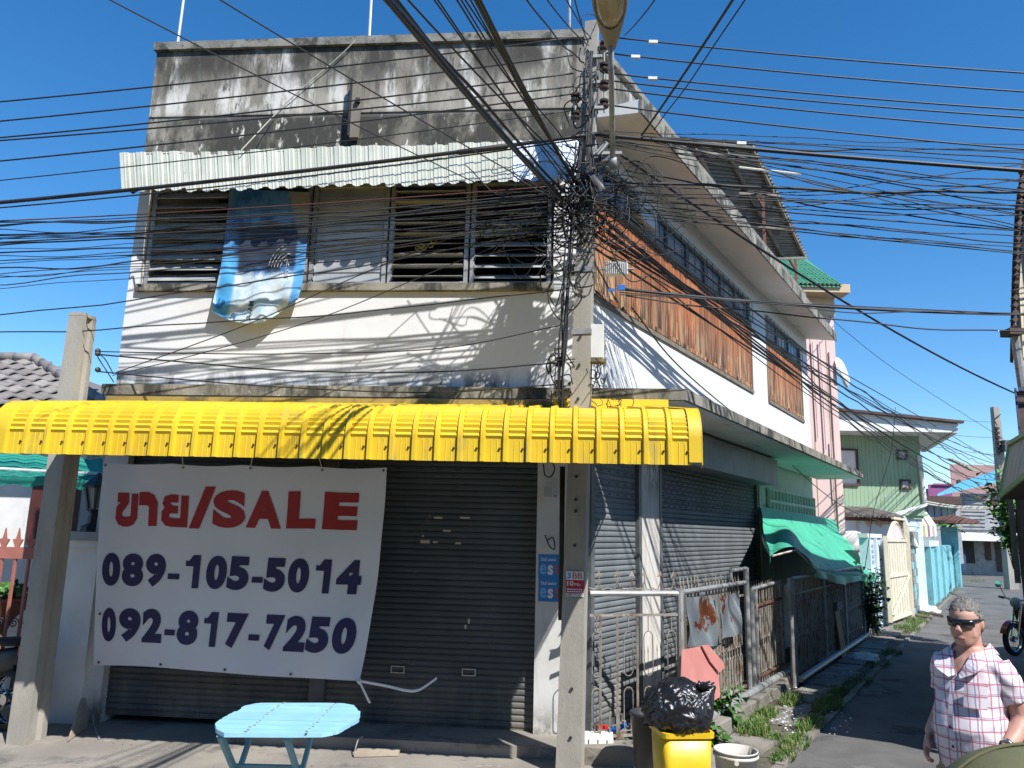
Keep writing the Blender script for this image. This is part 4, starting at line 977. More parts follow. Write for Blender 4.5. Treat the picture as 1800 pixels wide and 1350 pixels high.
o = MB().tube(spline([dep(1574,716,15), dep(1567,790,15), dep(1550,850,15), dep(1535,900,15), dep(1526,960,14.6), dep(1520,1000,14.2)], 6), .007, 5).build('cable', M['black'], None, True); lab(o, 'loose cable end dangling in front of the green house', 'cable')

# tangle of spare loops round the pole: nobody could count them
tb = MB()
def loopy(cx, cy, rx, ry, k=5, r=.006, nn=None):
    pts = []; a0 = R.uniform(0, 6.28); sp = R.choice((-1, 1))*R.uniform(.7, 1.5); rr = R.uniform(.35, 1)
    for i in range(k):
        a = a0+sp*i*1.25; q = rr*R.uniform(.75, 1.25)
        pts.append(hF(cx+rx*q*cos(a), cy+ry*q*sin(a), PN+R.uniform(-.10, .22) if nn is None else nn+R.uniform(-.05,.05)))
    tb.tube(spline(pts, 5), r, 4, caps=False)
for i in range(75): loopy(R.gauss(1013,18), R.gauss(372,32), R.uniform(12,48), R.uniform(12,45), R.randint(4,7), R.choice((.0045,.006,.008)))
for i in range(20): loopy(R.gauss(1068,34), R.gauss(375,45), R.uniform(20,70), R.uniform(18,60), R.randint(4,6), R.choice((.004,.005,.006)))
for i in range(16): loopy(R.gauss(1028,13), R.gauss(180,75), R.uniform(10,40), R.uniform(15,50), R.randint(4,6), R.choice((.004,.006,.008)))
for i in range(11): loopy(R.gauss(1006,22), R.gauss(475,40), R.uniform(12,40), R.uniform(20,50), R.randint(4,6), R.choice((.005,.006,.007)))
for i in range(10): loopy(R.gauss(985,10), R.gauss(660,24), R.uniform(10,30), R.uniform(12,35), 5, .006)
for i in range(8): loopy(1065+R.gauss(0,22), 705+R.gauss(0,10), R.uniform(15,40), R.uniform(8,22), 6, .004, .55)
for i in range(8): loopy(1050+R.gauss(0,8), 655+R.gauss(0,10), R.uniform(6,16), R.uniform(10,25), 5, .005)
for i in range(26):   # jumpers spilling left and right
    s_ = R.choice((-1,1)); x0 = 1020+s_*R.uniform(10,30); y0 = R.uniform(290,450)
    p = [hF(x0, y0, PN+.1), hF(x0+s_*R.uniform(20,60), y0+R.uniform(-40,40), PN+.1), hF(x0+s_*R.uniform(60,130), y0+R.uniform(-50,70), PN+.05), hF(x0+s_*R.uniform(90,190), y0+R.uniform(-20,60), PN)]
    tb.tube(spline(p, 6), R.choice((.004,.005,.006)), 4, caps=False)
for i in range(6):   # cables running down the shaft
    x0 = R.gauss(988,4); pts = [hF(x0+R.uniform(-4,4)+(1030-990)*(1-j/7)**2*.8, 250+j*70, PN+.12+R.uniform(-.02,.03)) for j in range(8)]
    tb.tube(spline(pts, 4), R.choice((.006,.008,.010)), 5, caps=False)
for i in range(7):
    x0 = 1030+i*2; pts = [hF(x0+R.uniform(-5,5), 90+j*48, PN+.14) for j in range(6)]
    tb.tube(spline(pts, 4), R.choice((.007,.010)), 5, caps=False)
tg = tb.build('cable_tangle', M['black'], None, True, fix=False); lab(tg, 'dense tangle of spare black cable loops wound round the concrete pole', 'cable tangle', kind='stuff')
o = MB()
for i in range(5): o.tube([hF(986+i*1.4, 820, PN-.10), hF(985+i*1.2, 950, PN-.10), hF(983+i*1.0, 1090, PN-.10)], .011, 5)
o = o.build('cable_riser', M['blackmetal'], None, True); lab(o, 'black riser cables strapped down the left edge of the pole under the awning', 'cable')
def thread(x0, y0, x1, y1): return hF(x0, y0, PN+.1)
for pts, lb in (([(958,940),(966,960),(975,965),(972,945),(962,950)], 'loose black cable end curling on the white column by the stickers'), ([(955,815),(958,835),(968,838),(975,825),(972,815)], 'black cable loop under the awning on the white column')):
    o = MB().tube(spline([hF(x, y, .05) for x, y in pts], 5), .007, 5).build('cable', M['black'], None, True); lab(o, lb, 'cable')
for x0, y0 in ((1148,66), (1147,129), (1303,250), (1117,93)):
    c = hF(x0, y0+{1148:8,1147:9,1117:7,1303:2}[x0], .8); o = MB().box(c, (.09,.03,.03)).build('connector', M['boxgrey']); lab(o, {1148:'pale cable connector on the topmost power line right of the lamp',1147:'pale cable connector on the third power line right of the lamp',1303:'pale cable tie joint at the strain point over the eave',1117:'small pale connector on the second power line beside the lamp'}[x0] if (x0,y0)!=(1303,250) else 'small pale connector on the fan over the rooftop canopy', 'connector')

# ================================================================== table
t = thing('table', gnd(515,1262,.0), 'small sky blue painted plank table with crossed legs on the pavement', 'table')
ol = [(270,570),(350,556),(780,556),(850,568),(872,600),(868,640),(760,700),(670,716),(165,713),(120,690),(112,665),(150,635),(205,610)]
TZ = .70
op = [gnd(340+x/3, 1050+y/3, TZ) for x, y in ol]
ymin, ymax = min(p.y for p in op), max(p.y for p in op)
def xr(y):
    xs = []
    for i in range(len(op)):
        a, b = op[i], op[(i+1) % len(op)]
        if (a.y-y)*(b.y-y) <= 0 and abs(a.y-b.y) > 1e-6: xs.append(a.x+(b.x-a.x)*(y-a.y)/(b.y-a.y))
    return min(xs), max(xs)
NPk = 8
for k in range(NPk):
    ya = ymin+.002+(ymax-ymin-.004)*k/NPk; yb = ymin+.002+(ymax-ymin-.004)*(k+1)/NPk-R.uniform(.006,.013)
    ysub = [ya+(yb-ya)*q/4 for q in range(5)]; dz = R.uniform(-.004,.003); dl = R.uniform(-.012,.012)
    L_ = [Vector((xr(y)[0]+dl, y, TZ-.026+dz)) for y in ysub]; Rr = [Vector((xr(y)[1]+dl, y, TZ-.026+dz)) for y in ysub]
    MB().prism(L_+Rr[::-1], (0,0,.026)).build('plank', M['tablepaint'], t)
nb = MB()
for xa in (.30, .72):
    for k in range(NPk):
        for q in range(2):
            y = ymin+(ymax-ymin)*(k+.3+.4*q)/NPk; x0, x1 = xr(y); x = (min(p.x for p in op))*(1-xa)+max(p.x for p in op)*xa+R.uniform(-.012,.012)
            nb.box((x, y, TZ+.0015), (R.uniform(.008,.022), .010, .003), R.uniform(-.3,.3))
lab(nb.build('nail_marks', M['wood'], t), kind='stuff')
XA, XB = -1.88, -1.44
for x in (XA, XB):
    MB().bar((x, ymin+.09, TZ-.03), (x, ymax-.10, .01), .045, .028, (1,0,0)).build('leg', M['tableleg'], t); MB().bar((x+.032, ymax-.1, TZ-.03), (x+.032, ymin+.10, .01), .045, .028, (1,0,0)).build('leg', M['tableleg'], t)
    MB().bar((x+.015, ymin+.08, TZ-.045), (x+.015, ymax-.12, TZ-.045), .04, .035).build('batten', M['tableleg'], t)
ym = (ymin+ymax)/2
MB().bar((XA, ym, .36), (XB+.03, ym, .36), .035, .035).build('stretcher', M['tableleg'], t)
MB().bar((XA, ymin+.2, .14), (XB+.03, ymin+.2, .14), .03, .03).build('stretcher', M['tableleg'], t)
MB().bar((XA, ymax-.2, .14), (XB+.03, ymax-.2, .14), .03, .03).build('stretcher', M['tableleg'], t)

# ================================================================== bits lying about in front
o = thing('loose_board', gnd(660,1330), 'small pale plank with a bent wire handle lying before the shutter', 'board')
a = gnd(622,1332); b = gnd(700,1330)
MB().par(a+ZZ*.006, (b-a), (0,.16,0), (0,0,.03)).build('plank', M['rawwood'], o); MB().tube(spline([a+ZZ*.03, a+Vector((.01,.1,.12)), a+Vector((.04,.16,.14))], 5), .006).build('wire_handle', M['galv'], o)
o = MB().prism([gnd(118,1304)+ZZ*.01, gnd(153,1278)+ZZ*.01, gnd(150,1262)+ZZ*.30, gnd(140,1266)+ZZ*.28], (.02,-.03,.0)).build('leaning_board', M['rawwood']); lab(o, 'thin pale board leaning at the foot of the left gate pillar', 'board')
o = MB().tube(spline([hF(163,1255,.1), gnd(165,1280)+ZZ*.02, gnd(174,1300)+ZZ*.012], 5), .009).build('cord', M['galv']); lab(o, 'short grey cord trailing from the left column to the pavement', 'cord')
lb_ = MB()
for k in range(60):
    x, y = R.uniform(-4,1.0), R.uniform(5.6,7.7); s_ = R.uniform(.01,.03); a = R.uniform(0,6)
    lb_.add([(x,y,.006), (x+s_*cos(a),y+s_*sin(a),.012), (x+s_*cos(a)-.6*s_*sin(a),y+s_*sin(a)+.6*s_*cos(a),.005)], [(0,1,2)])
o = lb_.build('litter', M['wood']); lab(o, 'scattered dry leaf scraps on the pavement', 'litter', kind='stuff')
o = thing('pipe_pieces', gnd(1085,1285,.1), 'bright blue and red plastic pipe fittings lying on the shutter step', 'pipe fittings')
c = hS(1085,1283,.3); MB().tube([c-FU*.09-ZZ*.02, c+FU*.09+ZZ*.05], .022, 10).build('blue_pipe', M['pvcblue'], o, True)
for k in range(4): MB().tube([c-FU*(.07-.045*k)-ZZ*(.012-.017*k), c-FU*(.055-.045*k)-ZZ*(.007-.017*k)], .028, 10).build('ring', M['pvcblue'], o)
MB().box(c-FU*.14+ZZ*.02, (.10,.06,.03)).build('red_cap', M['red'], o)
o = thing('cable_trunking', gnd(1050,1302,.05), 'white plastic trunking length lying by the pole', 'trunking')
a, b = hF(1024,1300,.50), hF(1078,1302,.42)
MB().par(a-ZZ*.0, (b-a), FN*-.10+ZZ*.05, ZZ*-.05).build('channel', M['pvcwhite'], o)
for k in range(3): MB().box(a.lerp(b, .2+.3*k)+FN*.003-ZZ*.02, (.01,.004,.05)).build('slot', M['steel'], o)
for px, py, sx, sy, sz, rz, lb in ((1060,1338,.62,.30,.16,-.1,'long mossy concrete block beside the pole foot'), (1140,1335,.26,.22,.12,.3,'small broken concrete block between pole and yellow bin'), (1105,1300,.30,.24,.12,.2,'pale concrete offcut behind the trunking')):
    c = gnd(px, py); mb = MB(); v = []
    for zz in (0, sz*.93, sz):
        ins = .0 if zz < sz*.95 else .012
        v.append([c+Vector((cos(rz)*dx*(sx/2-ins)-sin(rz)*dy*(sy/2-ins)+R.uniform(-.008,.008), sin(rz)*dx*(sx/2-ins)+cos(rz)*dy*(sy/2-ins)+R.uniform(-.008,.008), zz)) for dx, dy in ((1,1),(0,1.05),(-1,1),(-1.02,0),(-1,-1),(0,-1.03),(1,-1),(1.03,0))])
    o = mb.rings(v).build('concrete_block', M['slab']); lab(o, lb, 'block')

# yellow bin with black bag
bc = dep(1206, 1290, 5.65); bz = bc.z; t = thing('rubbish_bin', (bc.x, bc.y, 0), 'yellow plastic rubbish bin standing at the alley mouth', 'bin')
def sq(c, w_, d_, z, r=.04, rz=.12):
    pts = []
    for k, (sx, sy) in enumerate(((1,1),(-1,1),(-1,-1),(1,-1))):
        for q in range(4):
            a = k*pi/2+q*pi/6; x = sx*(w_/2-r)+r*cos(a); y = sy*(d_/2-r)+r*sin(a)
            pts.append(Vector((c.x+x*cos(rz)-y*sin(rz), c.y+x*sin(rz)+y*cos(rz), z)))
    return pts
b0_ = Vector((bc.x, bc.y+.17, 0))
MB().rings([sq(b0_, .29, .28, 0), sq(b0_, .33, .32, bz*.55), sq(b0_, .35, .345, bz-.02)]).build('body', M['binyellow'], t, True)
MB().rings([sq(b0_, .34, .335, bz-.03), sq(b0_, .375, .37, bz-.03), sq(b0_, .38, .375, bz+.005), sq(b0_, .34, .335, bz+.005)], False).build('rim', M['binyellow'], t)
bm = bmesh.new(); bmesh.ops.create_icosphere(bm, subdivisions=6, radius=1)
rb = random.Random(4)
from mathutils import noise as mnoise
for v in bm.verts:
    d = v.co.normalized(); a = atan2(d.y, d.x)
    q1 = mnoise.noise(Vector((d.x*2.6, d.y*2.6, d.z*2.0))); q2 = abs(mnoise.noise(Vector((d.x*7+q1*2, d.y*7, d.z*2.6)))); q3 = abs(mnoise.noise(Vector((d.x*15+q1*3, d.y*15, d.z*6+q1))))
    folds = .10*q1 + .10*q2 + .045*q3 + .03*abs(sin(a*6+q1*4))*(1-abs(d.z))
    r_ = 1.02-folds
    x, y, z = d.x*.255*r_, d.y*.235*r_, d.z*.205*r_
    if d.z < -.2: x *= 1+.08*(-d.z); z = max(z, -.13)-.04*abs(sin(a*9+1.3))*abs(mnoise.noise(Vector((a*2,0,1))))*1.5
    tw = max(0, 1-((d-Vector((.75,-.3,.62)).normalized()).length/.38))
    z += .08*tw; x += .03*tw
    v.co = Vector((x-.02*(1-d.z), y, z))
me = bpy.data.meshes.new('bag'); bm.to_mesh(me); bm.free(); me.materials.append(M['bag'])
for p in me.polygons: p.use_smooth = True
bag = inst('rubbish_bag', me, None, Matrix.Translation(b0_+Vector((.0,-.01,bz+.13))) @ Matrix.Rotation(radians(8), 4, 'Y'))
lab(bag, 'shiny black rubbish bag bulging out of the yellow bin', 'bag')
kn = MB()
for q in range(7):
    a = 2*pi*q/7; p = b0_+Vector((.14,-.10,bz+.27)); kn.tube([p, p+Vector((.03*cos(a), .03*sin(a), .04)), p+Vector((.055*cos(a)+.03, .05*sin(a), .06+.02*sin(q*3)))], [.008,.02,.004], 5)
kn.build('knot', M['bag'], bag, True)
c = dep(1293, 1317, 6.3); t = thing('bucket', (c.x, c.y, 0), 'stained white plastic bucket right of the yellow bin', 'bucket')
MB().lathe((c.x, c.y, 0), [(.13,0), (.162,c.z-.01), (.168,c.z-.01), (.168,c.z), (.158,c.z), (.15,c.z-.12), (.12,.02), (.0,.02)], 28, caps=False).build('body', M['bucket'], t, True)
MB().lathe((c.x, c.y, c.z-.05), [(.166,0), (.172,.005), (.172,.018), (.166,.024)], 28, caps=False).build('band', M['bucket'], t, True)
MB().lathe((c.x, c.y, c.z-.10), [(.0,0), (.146,0)], 20, caps=False).build('dirt', M['soil'], t)
MB().lathe((c.x-.05, c.y-.165, c.z-.05), [(.018,0), (.018,.03)], 8, (0,-1,0)).build('lug', M['bucket'], t)
c = dep(1252, 1345, 6.0); o = MB().lathe((c.x, c.y+.14, .0), [(.06,.02), (.07,.25), (.06,.27), (.02,.30)], 16).build('bottle', M['bucket'], None, True); lab(o, 'white container wedged between the yellow bin and the bucket', 'container')
c = dep(1142, 1262, 6.9); o = MB().lathe((c.x, c.y, 0), [(.12,0), (.16,c.z+.02), (.17,c.z+.02), (.17,c.z+.05), (.14,c.z+.05), (.12,.1)], 20, caps=False).build('plant_pot', M['darkplastic'], None, True); lab(o, 'black plastic pot behind the yellow bin', 'pot')
# ================================================================== alley edge: path, kerb stones, fences
side = MB().add([S(-.2,1.0,.006), S(34,1.0,.006), S(34,1.66,.006), S(-.2,1.66,.006)], [(0,1,2,3)]).build('side_path', M['soil']); lab(side, kind='structure')
rr = random.Random(9)
v = -.1; k = 0
while v < 15:
    L = rr.uniform(.55, .95); w0 = rr.uniform(1.02,1.08); w1 = rr.uniform(1.42,1.56); z = rr.uniform(.012,.05)
    if not (1.0 < v < 1.5 or 4.2 < v < 4.6):
        q = [S(v+.02,w0,0), S(v+L-.03,w0+rr.uniform(-.02,.02),0), S(v+L-.02+rr.uniform(-.05,.03),w1,0), S(v+.02,w1+rr.uniform(-.05,.03),0)]
        MB().rings([q, [p+ZZ*(z+rr.uniform(-.006,.006)) for p in q]]).build('paving_slab', M['slab'], side)
    v += L; k += 1
v = .4
while v < 12:
    L = rr.uniform(.7, 1.1); q = [S(v,.60,0), S(v+L-.015,.60,0), S(v+L-.015,.96+rr.uniform(-.04,.03),0), S(v,.96+rr.uniform(-.04,.03),0)]
    h = .15+rr.uniform(-.02,.02)
    MB().rings([q, [p+ZZ*h*.9 for p in q], [p+ZZ*h+(q[0]-p)*.03 for p in q]]).build('kerb_stone', M['slab'], side); v += L
v = -2.5
while v < 26:
    MB().sbox(v, v+.98, 1.66, 1.74+rr.uniform(-.01,.01), -.01, .035+rr.uniform(-.008,.008)).build('kerb_stone', M['slab'], side); v += 1.0

FM = .76
# small front fence closing the gap beside the pole
fa, fb = gnd(1036,1043,1.47), gnd(1195,1043,1.47)
t = thing('front_fence', Vector((fa.x, fa.y, 0)), 'short rusty steel fence with arrow tips between pole and alley corner', 'fence')
def at(f_, z): p = fa.lerp(fb, f_); return Vector((p.x, p.y, z))
MB().tube([at(0,1.47), at(1.02,1.47)], .027, 8).build('top_pipe', M['galv'], t); MB().bar(at(0,1.27), at(1,1.27), .022).build('rail', M['bars'], t)
MB().bar(at(0,.20), at(1,.20), .022).build('rail', M['bars'], t); MB().tube([at(1,.0), at(1,1.50)], .034, 10).build('post', M['galv'], t)
for f_ in (.12, .30, .52): MB().bar(at(f_,.08), at(f_,1.27), .020).build('bar', M['bars'], t)
for f_ in (.64, .90, .08, .42):
    for z0, z1 in ((.72,1.12), (.24,.62)):
        pts = []
        for i in range(20):
            a = 2*pi*i/20; pts.append(at(f_+.05*cos(a), (z0+z1)/2+(.06*sin(a)+(1 if sin(a) > 0 else -1)*((z1-z0)/2-.06))))
        MB().tube(pts, .005, 5, closed=True).build('loop', M['bars'], t)
    MB().tube([at(f_,1.12), at(f_,1.27)], .006, 5).build('bar', M['bars'], t)
for f_ in (.10, .30, .46, .60, .78, .93):
    c = at(f_, 1.47); x = (fb-fa).normalized()
    MB().tube(spline([c-x*.10+ZZ*.05, c-x*.03+ZZ*.04, c+ZZ*.12, c+ZZ*.17], 4), .006, 5).tube(spline([c+x*.10+ZZ*.05, c+x*.03+ZZ*.04, c+ZZ*.12], 4), .006, 5).prism([c+ZZ*.15-x*.035, c+ZZ*.165, c+ZZ*.15+x*.035, c+ZZ*.215], FN*.006).build('arrow_tip', M['bars'], t)
for f_ in (.12, .22, .32, .45, .55, .66, .78, .88): MB().bar(at(f_,.2), at(f_,.40), .012).build('short_bar', M['bars'], t)

def barmesh(h0, h1, spear, pitch):
    mb = MB(); mb.bar((0,0,h0), (0,0,h1), .016)
    mb.rings([[(.011*sx*k, .005*sy*k, z) for sx, sy in ((1,0),(0,1),(-1,0),(0,-1))] for z, k in ((h1-.005,.6), (h1+.03,1.3), (h1+spear,.12))])
    for a, b in ((.28,.62), (.70,1.12)):
        pts = []
        for i in range(13):
            q = 2*pi*i/12; pts.append((pitch/2+pitch*.30*cos(q), 0, (a+b)/2+.05*sin(q)+(1 if sin(q) > 0 else -1)*((b-a)/2-.05)))
        mb.tube(pts, .006, 4, caps=False)
    return mb
def fence_run(t, v0, v1, m, pitch, h, mat, z0=.14, spear=.10, name='bar'):
    n = int((v1-v0)/pitch); me = meshdata(barmesh(z0, h+.02, spear, pitch), name, mat)
    for k in range(n): inst(name, me, t, frameM(S(v0+(k+.5)*pitch, m, R.uniform(-.008,.008)), SV, -SM, ZZ) @ Matrix.Rotation(R.uniform(-.012,.012), 4, 'Y'))
t = thing('alley_fence', S(1.7,FM,0), 'rust streaked pale steel fence with spear tips along the shuttered side', 'fence')
fence_run(t, .66, 1.46, FM-.05, .115, 1.50, M['bars'])
fence_run(t, 1.5, 2.84, FM-.05, .11, 1.50, M['bars'])
V1 = vS(hS(1254,1200,FM)); V2 = vS(hS(1320,1150,FM))
for v_, h in ((.62,1.48), (V1,1.0), (V2-.10,1.64), (V2+.10,1.40)): MB().tube([S(v_,FM,.05), S(v_,FM,h)], .034, 10).build('post', M['galv'], t)
MB().tube([S(.6,FM,1.46), S(V2-.1,FM,1.46)], .026, 8).build('top_pipe', M['galv'], t)
MB().tube([S(V2-.75,FM,1.62), S(V2-.1,FM,1.63)], .022, 8).tube([S(V2-.75,FM,1.5), S(V2-.75,FM,1.63)], .022, 8).build('top_hoop', M['galv'], t)
MB().bar(S(.66,FM-.04,1.30), S(V2-.1,FM-.04,1.30), .022).build('rail', M['bars'], t); MB().bar(S(.66,FM-.04,.22), S(V2-.1,FM-.04,.22), .022).build('rail', M['bars'], t)
MB().tube([S(.75,FM+.06,.17), S(5.2,FM+.06,.17)], .045, 10).build('ground_pipe', M['galv'], t)
V3 = vS(hS(1375,1100,FM))
t = thing('fence_gate', S(V2+.15,FM,0), 'rusty spear topped gate leaf beside the pink board and metal sheets', 'gate')
fence_run(t, V2+.16, V3-.02, FM-.02, .11, 1.34, M['bars'])
MB().tube([S(V2+.12,FM,1.36), S(V3,FM,1.40)], .024, 8).build('top_pipe', M['galv'], t); MB().tube([S(V3,FM,.1), S(V3,FM,1.40)], .030, 8).build('post', M['galv'], t); MB().tube([S(V2+.3,FM,.1), S(V2+.3,FM,1.36)], .028, 8).build('post', M['galv'], t)
MB().bar(S(V2+.12,FM,1.14), S(V3,FM,1.16), .03).build('rail', M['rust'], t); MB().bar(S(V2+.12,FM,.26), S(V3,FM,.26), .025).build('rail', M['rust'], t)
FM2 = .98
t = thing('shaded_fence', S(7,FM2,0), 'long grey steel fence in the shade below the green tarpaulin', 'fence')
V4, V5 = vS(hS(1395,1100,FM2)), 10.6
fence_run(t, V4+.06, V5, FM2-.02, .125, 1.40, M['bars'])
for v_ in (V4-.12, V4, 6.6, 8.5, V5): MB().tube([S(v_,FM2,.02), S(v_,FM2,1.47)], .032, 10).build('post', M['galv'], t)
MB().tube([S(V4,FM2,1.46), S(V5,FM2,1.46)], .026, 8).build('top_pipe', M['galv'], t); MB().bar(S(V4,FM2,1.24), S(V5,FM2,1.24), .025).build('rail', M['bars'], t)
MB().tube([S(V4,FM2+.06,.12), S(V5,FM2+.06,.12)], .045, 8).build('ground_pipe', M['galv'], t)
a = hS(1378,1030,FM+.03); o = MB().prism([a, a+SV*.30+ZZ*.05, a+SV*.42-ZZ*.14, a+SV*.16-ZZ*.16], SM*.05).build('plastic_scrap', M['posterwhite']); lab(o, 'white plastic scrap hooked on the rusty gate top', 'scrap')
o = MB().tube([hS(1388,1060,FM+.05), hS(1420,1150,FM+.1), hS(1424,1175,FM+.1)], .012, 6).build('thin_rod', M['galv']); lab(o, 'thin grey rod leaning in the gap between gate and shaded fence', 'rod')

def sheetmat(name, base, base2):
    return mk(name, base, base2, .32, 2.2, (1,1,.5), bump=.12, bscale=6, metal=.55, stains=[((.20,.055,.02), 2.6, (1,1,1), .565, .585), ((.34,.17,.05), 3.1, (1,1,1), .60, .66), ((.14,.15,.15), 7, (1,1,.3), .6, .72)])
sm1 = sheetmat('zinc_sheet', (.34,.38,.41), (.28,.315,.34))
def bent(pts, m0, th, nm, mat, lb, cat, wob=.02, parent=None):
    a, b, c, d = [hS(x, y, m0) for x, y in pts]     # tl tr br bl
    mb = MB(); fr = lambda i, j, o: a.lerp(b, i).lerp(d.lerp(c, i), j)+SM*(o+wob*sin(i*6+j*3)+wob*.6*sin(i*13-j*7))
    mb.grid(lambda i, j: fr(i, j, th), 14, 14); mb.grid(lambda i, j: fr(i, j, 0), 14, 14)
    o = mb.build(nm, mat, parent, True); 
    return lab(o, lb, cat) if lb else o
bent([(1205,1050),(1262,1046),(1260,1135),(1208,1138)], FM+.05, .004, 'metal_sheet', sm1, 'rust patched zinc sheet wired to the alley fence, the larger of two', 'metal sheet')
bent([(1264,1047),(1299,1042),(1300,1114),(1263,1126)], FM+.05, .004, 'metal_sheet', sm1, 'rust patched zinc sheet wired to the alley fence, the narrower of two', 'metal sheet')
for x in (1203, 1263): 
    o = MB().bar(hS(x,1046,FM+.09), hS(x+3,1165 if x == 1203 else 1130,FM+.09), .022).build('wood_strip', M['wood']); lab(o, 'thin weathered strip clamping the zinc sheet edge next to the ' + ('corner post' if x == 1203 else 'narrower sheet'), 'strip')
t = thing('pink_board', hS(1230,1240,FM+.16), 'broken pink board with a bent corner leaning on the alley fence', 'board')
pts = [(1198,1142),(1232,1136),(1246,1160),(1262,1186),(1264,1224),(1240,1241),(1222,1233),(1196,1214)]
MB().prism([hS(x, y, FM+.14+.0012*(y-1136)) for x, y in pts], SM*.012).build('sheet', M['pinkboard'], t)
MB().prism([hS(x, y, FM+.165+.0012*(y-1136)) for x, y in ((1232,1135),(1243,1133),(1271,1166),(1272,1173),(1262,1182),(1246,1162))], SM*.014).build('bent_corner', M['pinkboard'], t)
t = thing('brown_board', hS(1478,1160,1.12), 'narrow brown wooden board standing against the shaded fence', 'board')
MB().par(gnd(1478,1160), SV*.42, ZZ*.95+SM*-.1, SM*.03).build('board', mk('brown_plank', (.20,.10,.035), (.15,.075,.03), .7, 5), t); MB().par(gnd(1476,1160)+ZZ*.80+SM*-.04, SV*.46, ZZ*.14, SM*.05).build('batten', M['wood'], t)

# ================================================================== green tarpaulin
t = thing('green_tarpaulin', hS(1400,905,.3), 'sagging green tarpaulin lean-to tied between wall and shaded fence', 'tarpaulin')
rows = [([(1336,889),(1376,897),(1424,905),(1468,914)], .04), ([(1341,925),(1377,920),(1436,932),(1486,944)], .20), ([(1347,950),(1388,936),(1446,968),(1514,982)], .62), ([(1352,974),(1401,960),(1449,1004),(1541,1012)], 1.06)]
cols = []
for ps, m_ in rows:
    p = [hS(x, y, m_) for x, y in ps]; cols.append(spline(p, 10))
def TP(i, j):
    # sample the four control rows with a smooth curve down the slope
    k = i*(len(cols[0])-1); a = int(min(k, len(cols[0])-2)); f = k-a
    pr = [c[a].lerp(c[a+1], f) for c in cols]
    sp = spline(pr, 8); q = j*(len(sp)-1); b_ = int(min(q, len(sp)-2))
    p = sp[b_].lerp(sp[b_+1], q-b_)
    return p+ZZ*(.025*sin(i*17+j*5)*j - .03*abs(sin(i*pi*3))*(j)) + SM*(.02*sin(i*23+j*9)*j)
MB().grid(TP, 40, 26).build('sheet', M['tarp'], t, True)
def FR(i, j):
    p = TP(.52+.48*i, 1.0); return p - ZZ*((.09+.05*abs(sin(i*9)))*j) + SM*(.05*sin(i*29)*j+.02)
MB().grid(FR, 40, 5).build('ragged_hem', M['tarp'], t, True)
def FR2(i, j):
    p = TP(0, i); return p+SV*(-.02-.04*j) - ZZ*(.10*j) + SM*(.02*sin(i*9))
MB().grid(FR2, 14, 3).build('side_flap', M['tarp'], t, True)
MB().tube([TP(.05,1)-ZZ*.02, TP(.33,1)-ZZ*.03, TP(.6,1)-ZZ*.02, TP(.98,1)-ZZ*.02], .014, 6).build('edge_rope', M['rope'], t)
for i_ in (.99,): MB().tube([TP(i_,.98)-ZZ*.02, Vector((TP(i_,.98).x, TP(i_,.98).y, .0))], .022, 6).build('prop', M['wood'], t)

# ================================================================== greenery
def leafy(c, h, n, mat, size, spread, name, label, cat='plant', rnd=R, kind=None):
    t = thing(name, c, label, cat, kind=kind)
    st = MB(); lf = MB()
    for k in range(max(3, n//14)):
        a = rnd.uniform(0, 6.28); r_ = spread*rnd.uniform(.2, 1); tip = Vector(c)+Vector((cos(a)*r_, sin(a)*r_, h*rnd.uniform(.6, 1)))
        st.tube(spline([Vector(c)+Vector((cos(a)*.02, sin(a)*.02, 0)), Vector(c).lerp(tip, .5)+ZZ*h*.1, tip], 3), .005, 4)
        for q in range(14):
            f = rnd.uniform(.25, 1.05); p = Vector(c).lerp(tip, f)+Vector((rnd.gauss(0,.05), rnd.gauss(0,.05), rnd.gauss(0,.03)))*(spread/.2)
            d = Vector((rnd.uniform(-1,1), rnd.uniform(-1,1), rnd.uniform(-.4,.5))).normalized(); s_ = size*rnd.uniform(.6,1.25)
            w_ = d.cross(Vector((rnd.uniform(-.4,.4), rnd.uniform(-.4,.4), 1))).normalized()*s_*.36; u_ = w_.cross(d).normalized()*s_*.12
            lf.add([p, p+d*s_*.45+w_+u_, p+d*s_*.45-u_*.6, p+d*s_*.45-w_+u_, p+d*s_-u_*2], [(0,1,2), (0,2,3), (1,4,2), (2,4,3)])
    st.build('stem', M['leafdark'], t); lf.build('foliage', mat, t); return t
leafy(gnd(1278,1285), .42, 84, M['leaf'], .11, .20, 'leafy_weed', 'bright leafy weed growing by the ground pipe behind the bucket')
leafy(gnd(1262,1310), .34, 60, M['leaf'], .11, .16, 'leafy_weed', 'smaller leafy weed with big bright leaves right behind the bin')
leafy(gnd(1140,1350)+Vector((0,.2,0)), .18, 40, M['leafdark'], .07, .13, 'small_weed', 'low dark weed at the foot of the yellow bin')
leafy(S(10.75,1.0,.1), 1.35, 700, M['leafdark'], .12, .42, 'creeper', 'dark creeper smothering the far end of the shaded fence')
leafy(S(11.1,1.15,.05), .55, 160, M['leafdark'], .10, .3, 'creeper', 'low spreading end of the creeper by the pale blue wall')
ggreen = MB(); gdry = MB(); gr = random.Random(2)
